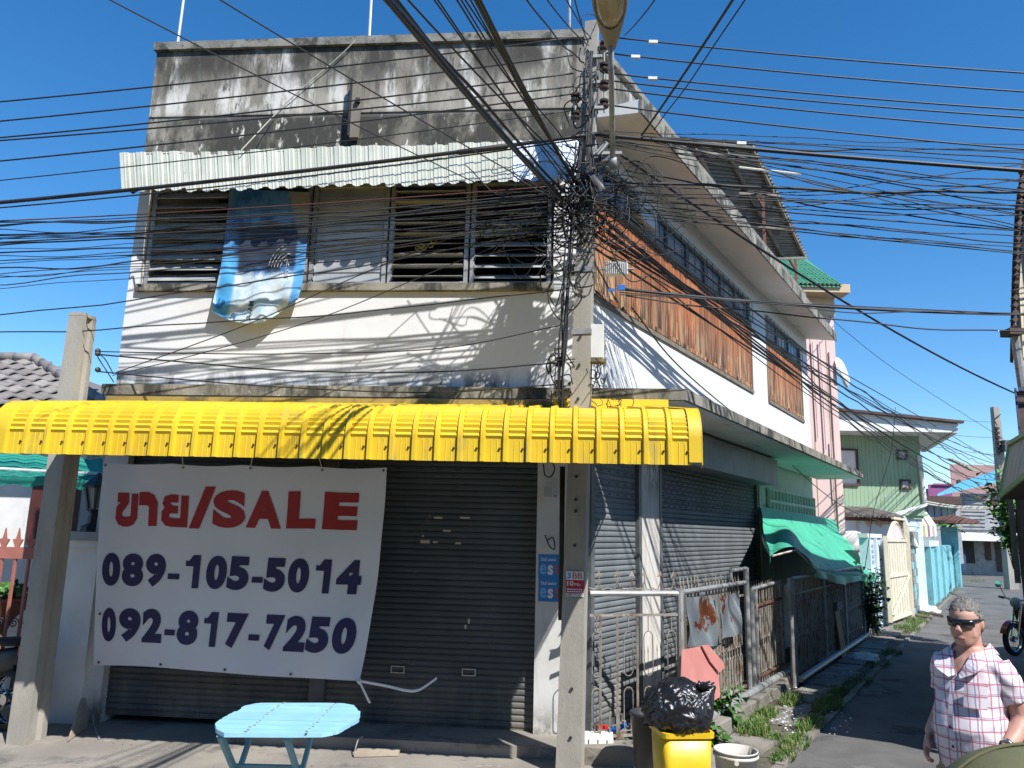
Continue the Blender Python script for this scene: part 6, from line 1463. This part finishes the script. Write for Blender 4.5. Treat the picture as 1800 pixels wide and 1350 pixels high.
# red motorcycle on the right, half hidden behind the man
def motorcycle(name, o, ang, paint, label, plate=False):
    t = thing(name, o, label, 'motorcycle'); ca_, sa_ = cos(ang), sin(ang)
    def L(x, y, z): return Vector(o)+Vector((ca_*x-sa_*y, sa_*x+ca_*y, z))
    side_ = Vector((-sa_, ca_, 0))
    for x in (.62, -.62):
        w_ = MB().lathe(L(x,0,.29), [(.22,-.045), (.285,-.03), (.29,0), (.285,.03), (.22,.045)], 28, side_, caps=False).build('wheel', M['rubber'], t, True)
        MB().lathe(L(x,0,.29), [(.215,-.02), (.22,-.02), (.22,.02), (.215,.02)], 28, side_, caps=False).build('rim', M['chrome'], w_)
        sp = MB()
        for k in range(14): a = 2*pi*k/14; sp.tube([L(x,0,.29), L(x+.215*cos(a),0,.29+.215*sin(a))], .003, 4, caps=False)
        sp.build('spokes', M['chrome'], w_)
        MB().lathe(L(x,0,.29), [(.05,-.05), (.06,0), (.05,.05)], 12, side_).build('hub', M['chrome'], w_)
    for sx, c0 in ((.62, .0), (-.62, .0)):
        MB().grid(lambda i, j: L(sx+.32*cos(pi*(.1+.8*i)), (j-.5)*.11, .30+.32*sin(pi*(.1+.8*i))), 14, 3).build('mudguard', paint, t, True)
    MB().tube([L(.62,.06,.29), L(.40,.06,.95)], .022, 8).tube([L(.62,-.06,.29), L(.40,-.06,.95)], .022, 8).build('fork', M['chrome'], t)
    MB().rings([[L(x, y*w_, z0+(z1-z0)*k_) for y, k_ in ((-.5,.3), (-.5,.8), (-.2,1), (.2,1), (.5,.8), (.5,.3), (.25,0), (-.25,0))] for x, w_, z0, z1 in ((.45,.12,.62,.95), (.30,.22,.50,.92), (.05,.22,.42,.74), (-.3,.2,.45,.72), (-.62,.18,.55,.78), (-.82,.08,.66,.78))]).build('body', paint, t, True)
    MB().rings([[L(x, y*w_, z) + ZZ*dz for y, dz in ((-.5,0), (-.4,.06), (.4,.06), (.5,0))] for x, w_, z in ((.12,.14,.74), (-.1,.26,.76), (-.5,.26,.80), (-.72,.16,.80))]).build('seat', M['rubber'], t, True)
    MB().rings([[L(x, y*w_, z) for y, z in ((-.5,.24), (-.5,.5), (.5,.5), (.5,.24))] for x, w_ in ((.25,.2), (-.15,.24))]).build('engine', M['steel'], t)
    MB().tube([L(.38,-.34,1.02), L(.42,-.12,.98), L(.42,.12,.98), L(.38,.34,1.02)], .016, 8).build('handlebar', M['chrome'], t)
    for s_ in (-1, 1): MB().tube([L(.40,s_*.26,1.0), L(.36,s_*.37,1.01)], .024, 8).build('grip', M['rubber'], t); mr = MB().tube([L(.40,s_*.22,1.0), L(.42,s_*.30,1.2)], .007, 6).build('mirror', M['blackmetal'], t); MB().lathe(L(.42,s_*.33,1.24), [(.01,-.012), (.06,-.01), (.06,.01), (.01,.012)], 14, (ca_,sa_,.1)).build('mirror_glass', M['chrome'], mr)
    MB().lathe(L(.47,0,.93), [(.02,-.1), (.095,-.05), (.10,.02), (.08,.05)], 16, (ca_,sa_,-.1)).build('headlight', M['glass'], t, True)
    MB().tube([L(.1,-.13,.3), L(-.3,-.15,.28), L(-.85,-.17,.36)], [.03,.045,.05], 10).build('exhaust', M['chrome'], t, True)
    if plate:
        pl_ = MB().par(L(-.92,-.10,.52), side_*.2, ZZ*.15+Vector((-ca_,-sa_,0))*.05, Vector((ca_,sa_,0))*.006).build('number_plate', M['posterwhite'], t); MB().par(L(-.926,-.09,.57), side_*.18, ZZ*.045, Vector((ca_,sa_,0))*.003).build('red_stripe', M['stickerred'], pl_)
        MB().box(L(-.84,0,.76), (.10,.16,.08), ang).build('tail_light', M['red'], t)
    return t
c = gnd(1822, 1150); motorcycle('motorcycle', c, radians(205), M['bikered'], 'dark red motorcycle parked in shade behind the man in checks')
c = gnd(-62, 1270); motorcycle('motorcycle', c, radians(155), M['darkplastic'], 'dark motorcycle cut by the picture edge beside the short pole', True)

# ================================================================== neighbour on the left
t = thing('neighbour_house', (-7.5, 10.6, 0), 'single storey white house with grey tiled roof behind the short pole', 'house')
Ye = 10.3; ez = dep(60, 714, Ye).z; xr = dep(192, 705, Ye).x
sl = Vector((0, .25, .132)); TW = .255
tm = MB(); tm.rings([[(TW*i/6*1.04, 0, dz+.036*sin(pi*min(1,i/4.2)) if i < 5 else dz) for i in range(7)]+[(TW*i/6*1.04, 0, dz-.018+(.036*sin(pi*min(1,i/4.2)) if i < 5 else 0)) for i in range(6,-1,-1)] if q == 0 else [(TW*i/6*1.04, .272, .124+(.036*sin(pi*min(1,i/4.2)) if i < 5 else 0)) for i in range(7)]+[(TW*i/6*1.04, .272, .108+(.036*sin(pi*min(1,i/4.2)) if i < 5 else 0)) for i in range(6,-1,-1)] for q, dz in ((0, .012), (1, 0))])
tme = meshdata(tm, 'roof_tile', M['tile'])
for r_ in range(8):
    xe = xr - r_*.30
    for k in range(26):
        x = xe-(k+1)*TW + (.0 if r_ % 2 == 0 else TW*.0)
        if x < -10.8: break
        inst('roof_tile', tme, t, Matrix.Translation((x, Ye+sl.y*r_, ez+sl.z*r_+R.uniform(-.006,.006))) @ Matrix.Rotation(R.uniform(-.01,.01), 4, 'Y'))
for r_ in range(8):
    a = Vector((xr-r_*.30+.02, Ye+sl.y*r_, ez+sl.z*r_+.04)); b = a+Vector((-.33, .27, .145))
    MB().tube([a-ZZ*.02, b], [.085,.07], 8).build('ridge_tile', M['tile'], t, True)
for k in range(16):
    a = Vector((xr-8*.30-k*.31, Ye+sl.y*8, ez+sl.z*8+.04)); MB().tube([a, a+Vector((-.34,0,0))], [.085,.07], 8).build('ridge_tile', M['tile'], t, True)
MB().prism([(xr+.05,Ye+.03,ez-.05), (-13,Ye+.03,ez-.05), (-13,Ye+2.0,ez+1.0), (xr-2.4,Ye+2.0,ez+1.0)], (0,0,.03)).build('roof_deck', M['brown'], t)
MB().prism([(xr+.05,Ye+.05,ez-.06), (xr-2.4,Ye+2.0,ez+1.0), (xr-2.4,Ye+5,ez+1.0), (xr+.05,Ye+7,ez-.06)], (0,0,.03)).build('roof_deck', M['tile'], t)
MB().par((-13,Ye,ez-.22), (13+xr,0,0), (0,.05,0), (0,0,.2)).build('fascia', M['oxblood'], t)
MB().par((-13,Ye+.7,0), (13+xr-.6,0,0), (0,5,0), (0,0,ez)).build('wall', M['whitepaint'], t)
for px0, px1 in ((52, 88), (118, 140)):
    wb = MB(); wbox(wb, px0, px1, 830, 958 if px0 < 100 else 940, Ye+.62, .08); wb.build('shutter', M['oxblood'], t)
t = thing('green_net_awning', dep(90,815,8.6), 'green shade net awning hung under the left end of the yellow awning', 'awning')
a_, b_ = dep(-60,792,9.6), dep(180,808,9.6); c_, d_ = dep(180,846,8.7), dep(-60,832,8.7)
MB().grid(lambda i, j: a_.lerp(b_, i).lerp(d_.lerp(c_, i), j)+ZZ*.012*sin(i*40), 40, 4).build('net', M['net'], t)
MB().grid(lambda i, j: d_.lerp(c_, i)-ZZ*(.10*j+.015*sin(i*31)*j)+Vector((0,.02*j,0)), 40, 2).build('hem', M['net'], t)
MB().tube([dep(-60,821,8.9), dep(176,833,8.9)], .02, 8).build('pipe', M['pvcwhite'], t)
# gate pillar with lantern
p = gnd(120, 1272); u = uF(p)-.06; n_ = (p-C0).dot(FN)
t = thing('gate_pillar', p, 'white rendered gate pillar carrying a black lantern', 'pillar')
zc = hF(150, 962, n_).z
MB().fbox(u-.20, u+.16, n_-.36, n_, 0, zc).build('shaft', M['whitepaint'], t); MB().fbox(u-.24, u+.20, n_-.40, n_+.04, zc, zc+.07).build('cap', M['whitepaint'], t); MB().fbox(u-.27, u+.23, n_-.43, n_+.07, zc+.07, zc+.16).build('cap_slab', M['greyboard'], t)
c = F(u-.06, n_-.18, zc+.16); t = thing('lantern', c, 'black garden lantern with glass sides on the gate pillar', 'lantern')
MB().lathe(c, [(.12,0), (.12,.05), (.06,.09), (.05,.20), (.09,.24)], 8).build('base', M['blackmetal'], t)
MB().lathe(c+ZZ*.25, [(.07,0), (.125,.22)], 6, caps=False).build('glass', mk('lantern_glass', (.20,.23,.23), (.17,.2,.2), .15, 4), t)
for k in range(6): a = 2*pi*k/6; MB().bar(c+ZZ*.24+Vector((.075*cos(a), .075*sin(a), 0)), c+ZZ*.48+Vector((.13*cos(a), .13*sin(a), 0)), .016).build('rib', M['blackmetal'], t)
MB().lathe(c+ZZ*.47, [(.15,0), (.15,.02), (.05,.12), (.01,.17)], 6).build('roof', M['blackmetal'], t)
# wrought iron fence
fz = dep(20, 965, 8.35).z
t = thing('red_iron_fence', dep(0, 1200, 8.35), 'pinkish red iron fence with spear points and black scrolls at the left', 'fence')
Y_ = 8.35
x0_, x1_ = -8.2, dep(60, 1000, Y_).x
MB().par((x0_,Y_,fz-.10), (x1_-x0_,0,0), (0,.05,0), (0,0,.12)).build('top_rail', M['redpaint2'] if 'redpaint2' in M else mk('faded_red', (.36,.13,.10), (.30,.11,.085), .7, 5), t)
fr_ = bpy.data.materials['faded_red']
MB().par((x1_,Y_+.0,fz-.10), (.32,0,0), (0,.04,0), (0,0,.11)).build('top_rail', M['blackmetal'], t); MB().par((x0_,Y_,.18), (x1_+.3-x0_,0,0), (0,.04,0), (0,0,.05)).build('bottom_rail', M['blackmetal'], t)
k = 0; x = x1_-.08
while x > x0_:
    mt = fr_ if k % 1 == 0 else M['blackmetal']
    MB().bar((x,Y_+.02,.18), (x,Y_+.02,fz-.1), .025).build('bar', mt if k < 3 or k % 3 else M['blackmetal'], t)
    MB().prism([(x-.055,Y_+.01,fz+.10), (x-.02,Y_+.01,fz+.02), (x+.02,Y_+.01,fz+.02), (x+.055,Y_+.01,fz+.10), (x+.02,Y_+.01,fz+.11), (x,Y_+.01,fz+.22), (x-.02,Y_+.01,fz+.11)], (0,.02,0)).build('spear_point', fr_, t)
    sc_ = [Vector((x+.08+.055*(1-q/22)*cos(q*.6), Y_+.01, .95+.055*(1-q/22)*sin(q*.6))) for q in range(20)]
    MB().tube(sc_, .007, 4).build('scroll', M['blackmetal'], t); MB().tube([p_+Vector((0,0,-.45)) for p_ in sc_], .007, 4).build('scroll', M['blackmetal'], t)
    x -= .145; k += 1
for dx3 in (.10, .22): MB().bar((x1_+dx3,Y_+.02,.18), (x1_+dx3,Y_+.02,fz-.1), .018).build('bar', M['blackmetal'], t)
pz = dep(8,1055,9.0); t = thing('planter_bowl', (pz.x, pz.y, 0), 'terracotta planter bowl with a green herb behind the red fence', 'planter')
tc_ = mk('terracotta', (.36,.15,.08), (.3,.12,.065), .8, 6)
MB().lathe((pz.x,pz.y,0), [(.14,0), (.08,.1), (.06,pz.z-.35), (.12,pz.z-.2), (.34,pz.z), (.36,pz.z+.04), (.30,pz.z+.02)], 20, caps=False).build('bowl', tc_, t, True)
lf2 = MB()
for k in range(160):
    a = R.uniform(0,6.28); r_ = .26*sqrt(R.random()); p = Vector((pz.x+r_*cos(a), pz.y+r_*sin(a), pz.z+.02+R.uniform(0,.14))); d = Vector((R.uniform(-1,1), R.uniform(-1,1), R.uniform(.1,1))).normalized()*.07; w_ = d.orthogonal().normalized()*.025
    lf2.add([p, p+d*.5+w_, p+d, p+d*.5-w_], [(0,1,2,3)])
lf2.build('foliage', M['leaf'], t)
t = thing('garden_wall', (-7, 9.7, 0), 'low white garden wall behind the red fence', 'wall')
MB().par((-10,9.6,0), (5.0,0,0), (0,.15,0), (0,0,1.62)).build('wall', M['whitepaint'], t)
# ================================================================== the man in the checked shirt
def remeshed(mb, voxel, smooth_it=2):
    me = bpy.data.meshes.new('tmp'); me.from_pydata(mb.v, [], mb.f)
    bm = bmesh.new(); bm.from_mesh(me); bmesh.ops.recalc_face_normals(bm, faces=bm.faces); bm.to_mesh(me); bm.free()
    o = bpy.data.objects.new('tmp', me); COL.objects.link(o)
    m = o.modifiers.new('r', 'REMESH'); m.mode = 'VOXEL'; m.voxel_size = voxel
    if smooth_it: s = o.modifiers.new('s', 'SMOOTH'); s.iterations = smooth_it; s.factor = .5
    dg = bpy.context.evaluated_depsgraph_get(); dg.update()
    r = bpy.data.meshes.new_from_object(o.evaluated_get(dg))
    bpy.data.objects.remove(o); bpy.data.meshes.remove(me)
    for p in r.polygons: p.use_smooth = True
    return r
def ell(c, rx, ry, n=20, tilt=None): return [Vector((c[0]+rx*cos(2*pi*k/n), c[1]+ry*sin(2*pi*k/n), c[2])) for k in range(n)]
TOR = [(.78,.145,.120,.01), (.88,.155,.140,-.005), (.98,.160,.165,-.035), (1.08,.160,.170,-.050), (1.18,.158,.155,-.040), (1.28,.162,.138,-.018), (1.37,.168,.118,.002), (1.43,.148,.100,.012), (1.465,.115,.080,.016)]
body = MB()
body.rings([ell((0,yo,z), w_, d_) for z, w_, d_, yo in TOR]+[ell((0,.012,1.50), .062,.062), ell((0,-.005,1.60), .058,.06)])
# head
hd = []
HZ = [(1.512,.030,.030,-.062), (1.522,.046,.052,-.048), (1.545,.060,.074,-.030), (1.575,.070,.088,-.018), (1.61,.076,.095,-.010), (1.645,.0775,.098,-.006), (1.68,.077,.098,-.002), (1.705,.069,.088,.002), (1.728,.050,.064,.004), (1.738,.022,.028,.004)]
HM = Matrix.Translation((0,-.0,1.50)) @ Matrix.Rotation(radians(5), 4, 'Z') @ Matrix.Rotation(radians(4), 4, 'X') @ Matrix.Translation((0,0,-1.50))
def Hd(p): return HM @ Vector(p)
body.rings([[Hd(p) for p in ell((0,yo,z), w_, d_, 24)] for z, w_, d_, yo in HZ])
body.rings([[Hd((sx*w_, y, z)) for sx, y in ((-1,-.085), (-.6,-.085-k), (.6,-.085-k), (1,-.085))]+[Hd((.5*w_,-.06,z)), Hd((-.5*w_,-.06,z))] for z, w_, k in ((1.650,.010,.016), (1.625,.013,.032), (1.603,.021,.046), (1.588,.022,.038), (1.580,.014,.018))])
body.rings([[Hd(p) for p in ell((0,-.096,z), w_, d_, 12)] for z, w_, d_ in ((1.540,.020,.010), (1.547,.028,.018), (1.553,.024,.013), (1.560,.027,.018), (1.566,.018,.010))])
for s_ in (-1, 1):
    body.rings([[Hd((s_*(.074+.010*k), .004+.016*cos(a)*w_, 1.622+.030*sin(a)*w_)) for a in [2*pi*i/10 for i in range(10)]] for k, w_ in ((-.6,.8), (.4,1), (1.2,.9), (1.4,.5))])
    body.rings([[Hd(p) for p in ell((s_*.048,-.052,z), .020, .022, 10)] for z in (1.56, 1.585, 1.60)])   # cheeks
# arms
ARM = {-1: [(-.118,.01,1.400), (-.152,.015,1.33), (-.178,.040,1.18), (-.192,.0,1.10), (-.200,-.075,1.03), (-.202,-.105,1.005)],
        1: [(.130,.01,1.400), (.174,.012,1.33), (.212,.045,1.18), (.220,.0,1.11), (.212,-.085,1.05), (.207,-.115,1.03)]}
AR = [.070,.064,.054,.047,.036,.030]
for s_ in (-1, 1):
    P_ = ARM[s_]; body.tube(spline(P_, 4), [AR[min(5, i//4)]+(AR[min(5, i//4+1)]-AR[min(5, i//4)])*(i % 4)/4 for i in range(len(P_)*4-3)], 14)
    w_ = Vector(P_[-1]); d = (Vector(P_[-1])-Vector(P_[-2])).normalized(); d = (d+Vector((0,-.1,-.9))).normalized()
    ac_ = Vector((.25*s_, 1, 0)); ac_ = (ac_-d*ac_.dot(d)).normalized(); nn = d.cross(ac_)
    body.rings([[w_+d*t_+ac_*(a_*cos(q))+nn*(b_*sin(q)) for q in [2*pi*i/12 for i in range(12)]] for t_, a_, b_ in ((-.01,.026,.022), (.03,.038,.020), (.07,.044,.018), (.092,.040,.014))])
    for k in range(4):
        b0 = w_+d*.085+ac_*(.033-.022*k); L_ = (.052,.066,.070,.060)[k]; inn = -nn*s_
        body.tube([b0-d*.02, b0+d*L_*.55+inn*.006, b0+d*L_*.85+inn*.026, b0+d*L_*.85+inn*.044], [.0105,.010,.009,.0075], 8)
    tb0 = w_+d*.02+ac_*-.032; body.tube([tb0, tb0-ac_*.022+d*.035-nn*s_*.012, tb0-ac_*.020+d*.07-nn*s_*.028], [.013,.012,.009], 8)
# legs
for s_ in (-1, 1):
    fx = -.06 if s_ < 0 else .10
    body.tube([(s_*.10,0,.84), (s_*.105,fx*.4,.62), (s_*.105,fx*.8-.02,.48), (s_*.105,fx+.02,.28), (s_*.105,fx+.02,.07)], [.105,.085,.062,.056,.040], 14)
    body.tube([(s_*.105,fx+.06,.045), (s_*.11,fx-.06,.04), (s_*.115,fx-.17,.03)], [.042,.045,.030], 10)
pp = dep(1709, 1200, 4.4); PR = radians(-31.5-26)
man = thing('person', Vector((pp.x, pp.y, 0)), 'grey haired man in sunglasses and red checked shirt walking out of the alley', 'person', rz=PR)
MW = WORLD[man.name]
def pchild(name, mesh, mat, parent=man, M4=Matrix.Identity(4)):
    mesh.name = name; mesh.materials.clear(); mesh.materials.append(mat)
    return link(bpy.data.objects.new(name, mesh), parent, MW @ M4)
bmesh_ = remeshed(body, .0065, 2)
bd = pchild('body', bmesh_, M['skin'])
def pl(mb, name, mat, parent, smooth=True):
    me = meshdata(mb, name, mat, smooth); o = bpy.data.objects.new(name, me); return link(o, parent, MW)
# shirt
sh = MB(); INF = .016
sh.rings([ell((0,yo-.004,z), w_+INF+(.012 if z < 1.1 else 0), d_+INF+(.006 if z < 1.1 else 0), 28) for z, w_, d_, yo in [(.74,.205,.165,.0)]+TOR[:-1]+[(1.475,.105,.085,.016)]])
for s_ in (-1, 1):
    P_ = [(s_*.12,.01,1.41)]+ARM[s_][1:3]; q = Vector(P_[1]).lerp(Vector(P_[2]), .62); sh.tube([P_[0], Vector(P_[0]).lerp(Vector(P_[1]), .6), P_[1], q], [.086,.084,.078,.076], 18)
sme = remeshed(sh, .009, 3)
bm = bmesh.new(); bm.from_mesh(sme)
for v in bm.verts:
    x, y, z = v.co
    n1 = mnoise.noise(Vector((x*7, y*7, z*9))) ; n2 = mnoise.noise(Vector((x*16+4, y*16, z*20-x*14)))
    fold = sin((z*1.0+x*.9*(1 if x > 0 else -1))*70)*max(0, 1-abs(abs(x)-.19)/.09)*.0035
    v.co += v.normal*(.006*n1+.005*n2+fold)
for co_, no_ in (((0,0,1.345),(1,0,-.40)), ((0,0,1.345),(-1,0,-.40)), ((0,0,1.478),(0,0,1)), ((0,.02,1.4),(0,1,0))):
    bmesh.ops.bisect_plane(bm, geom=bm.verts[:]+bm.edges[:]+bm.faces[:], plane_co=co_, plane_no=no_)
kill = [f for f in bm.faces if (lambda c: c.y < .02 and c.z > 1.345 and abs(c.x) < (c.z-1.345)*.40)(f.calc_center_median()) or (f.calc_center_median().z > 1.478 and abs(f.calc_center_median().x) < .10)]
bmesh.ops.delete(bm, geom=kill, context='FACES')
low = [f for f in bm.faces if f.calc_center_median().z < .745]
bmesh.ops.delete(bm, geom=low, context='FACES')
bm.to_mesh(sme); bm.free()
for p in sme.polygons: p.use_smooth = True
def plaid():
    m, nt, b = _new('checked_cotton'); pos = _pos(nt, True)
    wob = _noise(nt, pos, 6, (1,1,1), 3)
    s = nt.nodes.new('ShaderNodeSeparateXYZ'); nt.links.new(pos, s.inputs[0])
    xx = _math(nt, 'ADD', s.outputs[0], _math(nt, 'MULTIPLY', s.outputs[1], .55)); xx = _math(nt, 'ADD', xx, _math(nt, 'MULTIPLY', wob, .03))
    zz = _math(nt, 'ADD', s.outputs[2], _math(nt, 'MULTIPLY', wob, .03))
    def band(v, per, off, w_): return _range(nt, _math(nt, 'ABSOLUTE', _math(nt, 'SUBTRACT', _math(nt, 'FRACT', _math(nt, 'DIVIDE', _math(nt, 'ADD', v, 10+off), per)), .5)), w_, w_*.55)
    c = (.66,.60,.63)
    c = _mix(nt, _math(nt, 'MULTIPLY', band(zz, .058, .0, .085), .78), c, (.42,.08,.11)); c = _mix(nt, _math(nt, 'MULTIPLY', band(zz, .116, .02, .03), .5), c, (.10,.09,.24))
    c = _mix(nt, _math(nt, 'MULTIPLY', band(xx, .060, .01, .080), .72), c, (.36,.09,.14)); c = _mix(nt, _math(nt, 'MULTIPLY', band(xx, .120, .0, .045), .65), c, (.12,.10,.26))
    nt.links.new(c, b.inputs['Base Color']); b.inputs['Roughness'].default_value = .85
    return m
M['plaid'] = plaid()
shirt = pchild('shirt', sme, M['plaid'], bd)
for s_ in (-1, 1):
    c = MB(); pts = [(s_*.078,.075,1.512), (s_*.090,.02,1.500), (s_*.078,-.044,1.470), (s_*.046,-.114,1.415), (s_*.008,-.146,1.352)]; lo = [(s_*.105,.098,1.468), (s_*.130,.02,1.470), (s_*.136,-.066,1.445), (s_*.115,-.150,1.390), (s_*.030,-.172,1.345)]
    a, b_ = spline(pts, 4), spline(lo, 4); c.rings([[p, q, q+Vector((0,-.010,-.002)), p+Vector((0,-.004,.008))] for p, q in zip(a, b_)]); pl(c, 'collar', M['plaid'], shirt, False)
MBk = MB(); MBk.rings([[(-.085,.075,1.505), (-.115,.085,1.462), (-.115,.09,1.46), (-.085,.08,1.505)], [(0,.098,1.512), (0,.122,1.468), (0,.128,1.466), (0,.103,1.512)], [(.085,.075,1.505), (.115,.085,1.462), (.115,.09,1.46), (.085,.08,1.505)]]); pl(MBk, 'collar', M['plaid'], shirt, False)
for z, y in ((1.30,-.186), (1.20,-.226), (1.10,-.249), (1.0,-.236)): pl(MB().lathe((-.002,y-.004,z), [(.008,-.006), (.008,.004)], 8, (0,-1,0)), 'button', M['bannerblue'], shirt)
pl(MB().grid(lambda i, j: (-.012+.024*i, -.158-.092*sin(pi*min(1,(1.33-(1.33-.36*j))/.62+.12))**1.0-.003, 1.33-.36*j), 2, 12), 'placket', M['plaid'], shirt)
pl(MB().grid(lambda i, j: (.055+.10*i, -.190-.028*j+.045*i*i, 1.325-.12*j), 6, 4), 'pocket', M['plaid'], shirt)
# shorts, shoes
sb = MB(); sb.rings([ell((0,.005,z), w_, d_, 20) for z, w_, d_ in ((.70,.19,.15), (.80,.20,.16), (.92,.205,.165))])
for s_ in (-1, 1): fx = -.06 if s_ < 0 else .10; sb.tube([(s_*.10,0,.82), (s_*.108,fx*.4,.62), (s_*.110,fx*.75,.50)], [.125,.115,.11], 16)
pchild('shorts', remeshed(sb, .012, 2), M['trousers'], bd)
for s_ in (-1, 1):
    fx = -.06 if s_ < 0 else .10; k = MB(); k.tube([(s_*.105,fx+.085,.045), (s_*.108,fx+.02,.05), (s_*.11,fx-.09,.045), (s_*.116,fx-.20,.03)], [.048,.052,.052,.028], 12); pl(k, 'shoe', M['brown'], bd)
# hair
hb = bmesh.new(); bmesh.ops.create_icosphere(hb, subdivisions=5, radius=1)
for v in hb.verts:
    d = v.co.normalized(); n1 = mnoise.noise(d*4); n2 = mnoise.noise(Vector((d.x*16, d.y*9, d.z*12))); k = 1.07+.07*n1+.035*n2
    v.co = Vector((d.x*.0785*k, d.y*.100*k+.003, d.z*.116*k+1.640))
dl = [f for f in hb.faces if (lambda c: (c.y < -.045 and c.z < 1.700-.10*max(0,abs(c.x)-.035)+.25*(c.y+.045)*-.2) or (c.y <= .012 and c.y >= -.045 and c.z < 1.645+ (.0-c.y)*.9) or (c.y > .012 and c.z < 1.562))(f.calc_center_median())]
bmesh.ops.delete(hb, geom=dl, context='FACES')
for v in hb.verts: v.co = HM @ v.co
hm = bpy.data.meshes.new('hair'); hb.to_mesh(hm); hb.free()
for p in hm.polygons: p.use_smooth = True
pl(MB().tube([Hd((-.026,-.104,1.5535)), Hd((0,-.1125,1.5545)), Hd((.026,-.104,1.5535))], .0035, 5), 'mouth', mk('lips', (.22,.07,.055), (.2,.06,.05), .5, 9), bd)
hair = pchild('hair', hm, M['hair'], bd)
tf = MB()
hr_ = random.Random(8)
for k in range(700):
    a = hr_.uniform(0, 6.28); e_ = hr_.uniform(.35, 1.5); d = Vector((cos(a)*cos(e_), sin(a)*cos(e_), sin(e_)))
    if d.y < -.35 and e_ < .62: continue
    p = Vector((d.x*.083, d.y*.106+.003, d.z*.122+1.638)); s_ = Vector((d.x*.5-.5+hr_.uniform(-.35,.35), -d.y*.2+.25+hr_.uniform(-.35,.35), d.z*.25+hr_.uniform(-.25,.25))).normalized()*hr_.uniform(.018,.040); w_ = s_.cross(d).normalized()*.0016
    tf.add([HM@(p-w_), HM@(p+w_), HM@(p+s_)], [(0,1,2)])
lab(pl(tf, 'hair_strands', M['hair'], hair, False), kind='stuff')
# sunglasses
g = MB(); fr = []
for i in range(19):
    a = radians(-82+164*i/18); fr.append((sin(a)*.0835, -cos(a)*.098-.012, a))
top = [Hd((x,y-.004,1.655)) for x,y,a in fr]; bot = [Hd((x*.97,y-.003,1.655-(.040 if abs(a) < 1.0 else .012)+(.020 if abs(a) < .13 else 0))) for x,y,a in fr]
g.rings([[t_, b_, b_+(b_-Hd((0,0,1.64))).normalized()*.004, t_+(t_-Hd((0,0,1.64))).normalized()*.004] for t_, b_ in zip(top, bot)])
gl_ = pl(g, 'sunglasses', M['lens'], bd)
pl(MB().tube(top, .004, 5), 'frame', M['darkplastic'], gl_)
for s_ in (-1, 1): pl(MB().bar(Hd((s_*.084,-.03,1.650)), Hd((s_*.083,.02,1.645)), .005, .009), 'temple', M['darkplastic'], gl_)
# watch on his left wrist
w_ = Vector(ARM[1][-1])+Vector((0,.012,.010)); d = (Vector(ARM[1][-1])-Vector(ARM[1][-2])).normalized()
wt = pl(MB().lathe(w_, [(.033,-.010), (.036,-.010), (.036,.010), (.033,.010)], 18, d, caps=False), 'watch', M['metal'], bd)
pl(MB().lathe(w_+d.cross(ZZ).normalized()*.033, [(.020,0), (.020,.010), (.016,.012)], 14, d.cross(ZZ)), 'dial', M['metal'], wt)

man.matrix_basis = MW @ Matrix.Scale(.985, 4)
# blurred olive shape low in the right corner: top of a fabric bag close to the lens
oc = dep(1792, 1436, 1.55); ob = bmesh.new(); bmesh.ops.create_icosphere(ob, subdivisions=4, radius=1)
for v in ob.verts: n1 = mnoise.noise(v.co*1.6); v.co = Vector((v.co.x*.165*(1+.05*n1), v.co.y*.12, v.co.z*.125*(1+.05*n1)))
om = bpy.data.meshes.new('fabric_bag'); ob.to_mesh(om); ob.free(); om.materials.append(M['olive'])
for p in om.polygons: p.use_smooth = True
ba = thing('fabric_bag', oc-ZZ*.8, 'olive green fabric bag top cut off by the lower right corner', 'bag')
o = link(bpy.data.objects.new('cover', om), ba, Matrix.Translation(oc) @ Matrix.Rotation(radians(-14), 4, 'Y'))
MB().tube(spline([oc+Vector((-.10,.04,.06)), oc+Vector((-.12,.03,-.2)), oc+Vector((-.1,.02,-.6))], 5), [.02]*11, 6).build('strap', M['olive'], ba, True)
MB().tube([oc+(Matrix.Rotation(radians(-14),3,'Y') @ Vector((.168*cos(a), -.01, .128*sin(a)))) for a in [pi*i/24 for i in range(25)]], .0035, 6).build('seam', M['olive'], ba, True)
MB().rings([ell((oc.x,oc.y,z), .16, .11) for z in (oc.z-.75, oc.z-.4, oc.z-.02)]).build('body', M['olive'], ba, True)
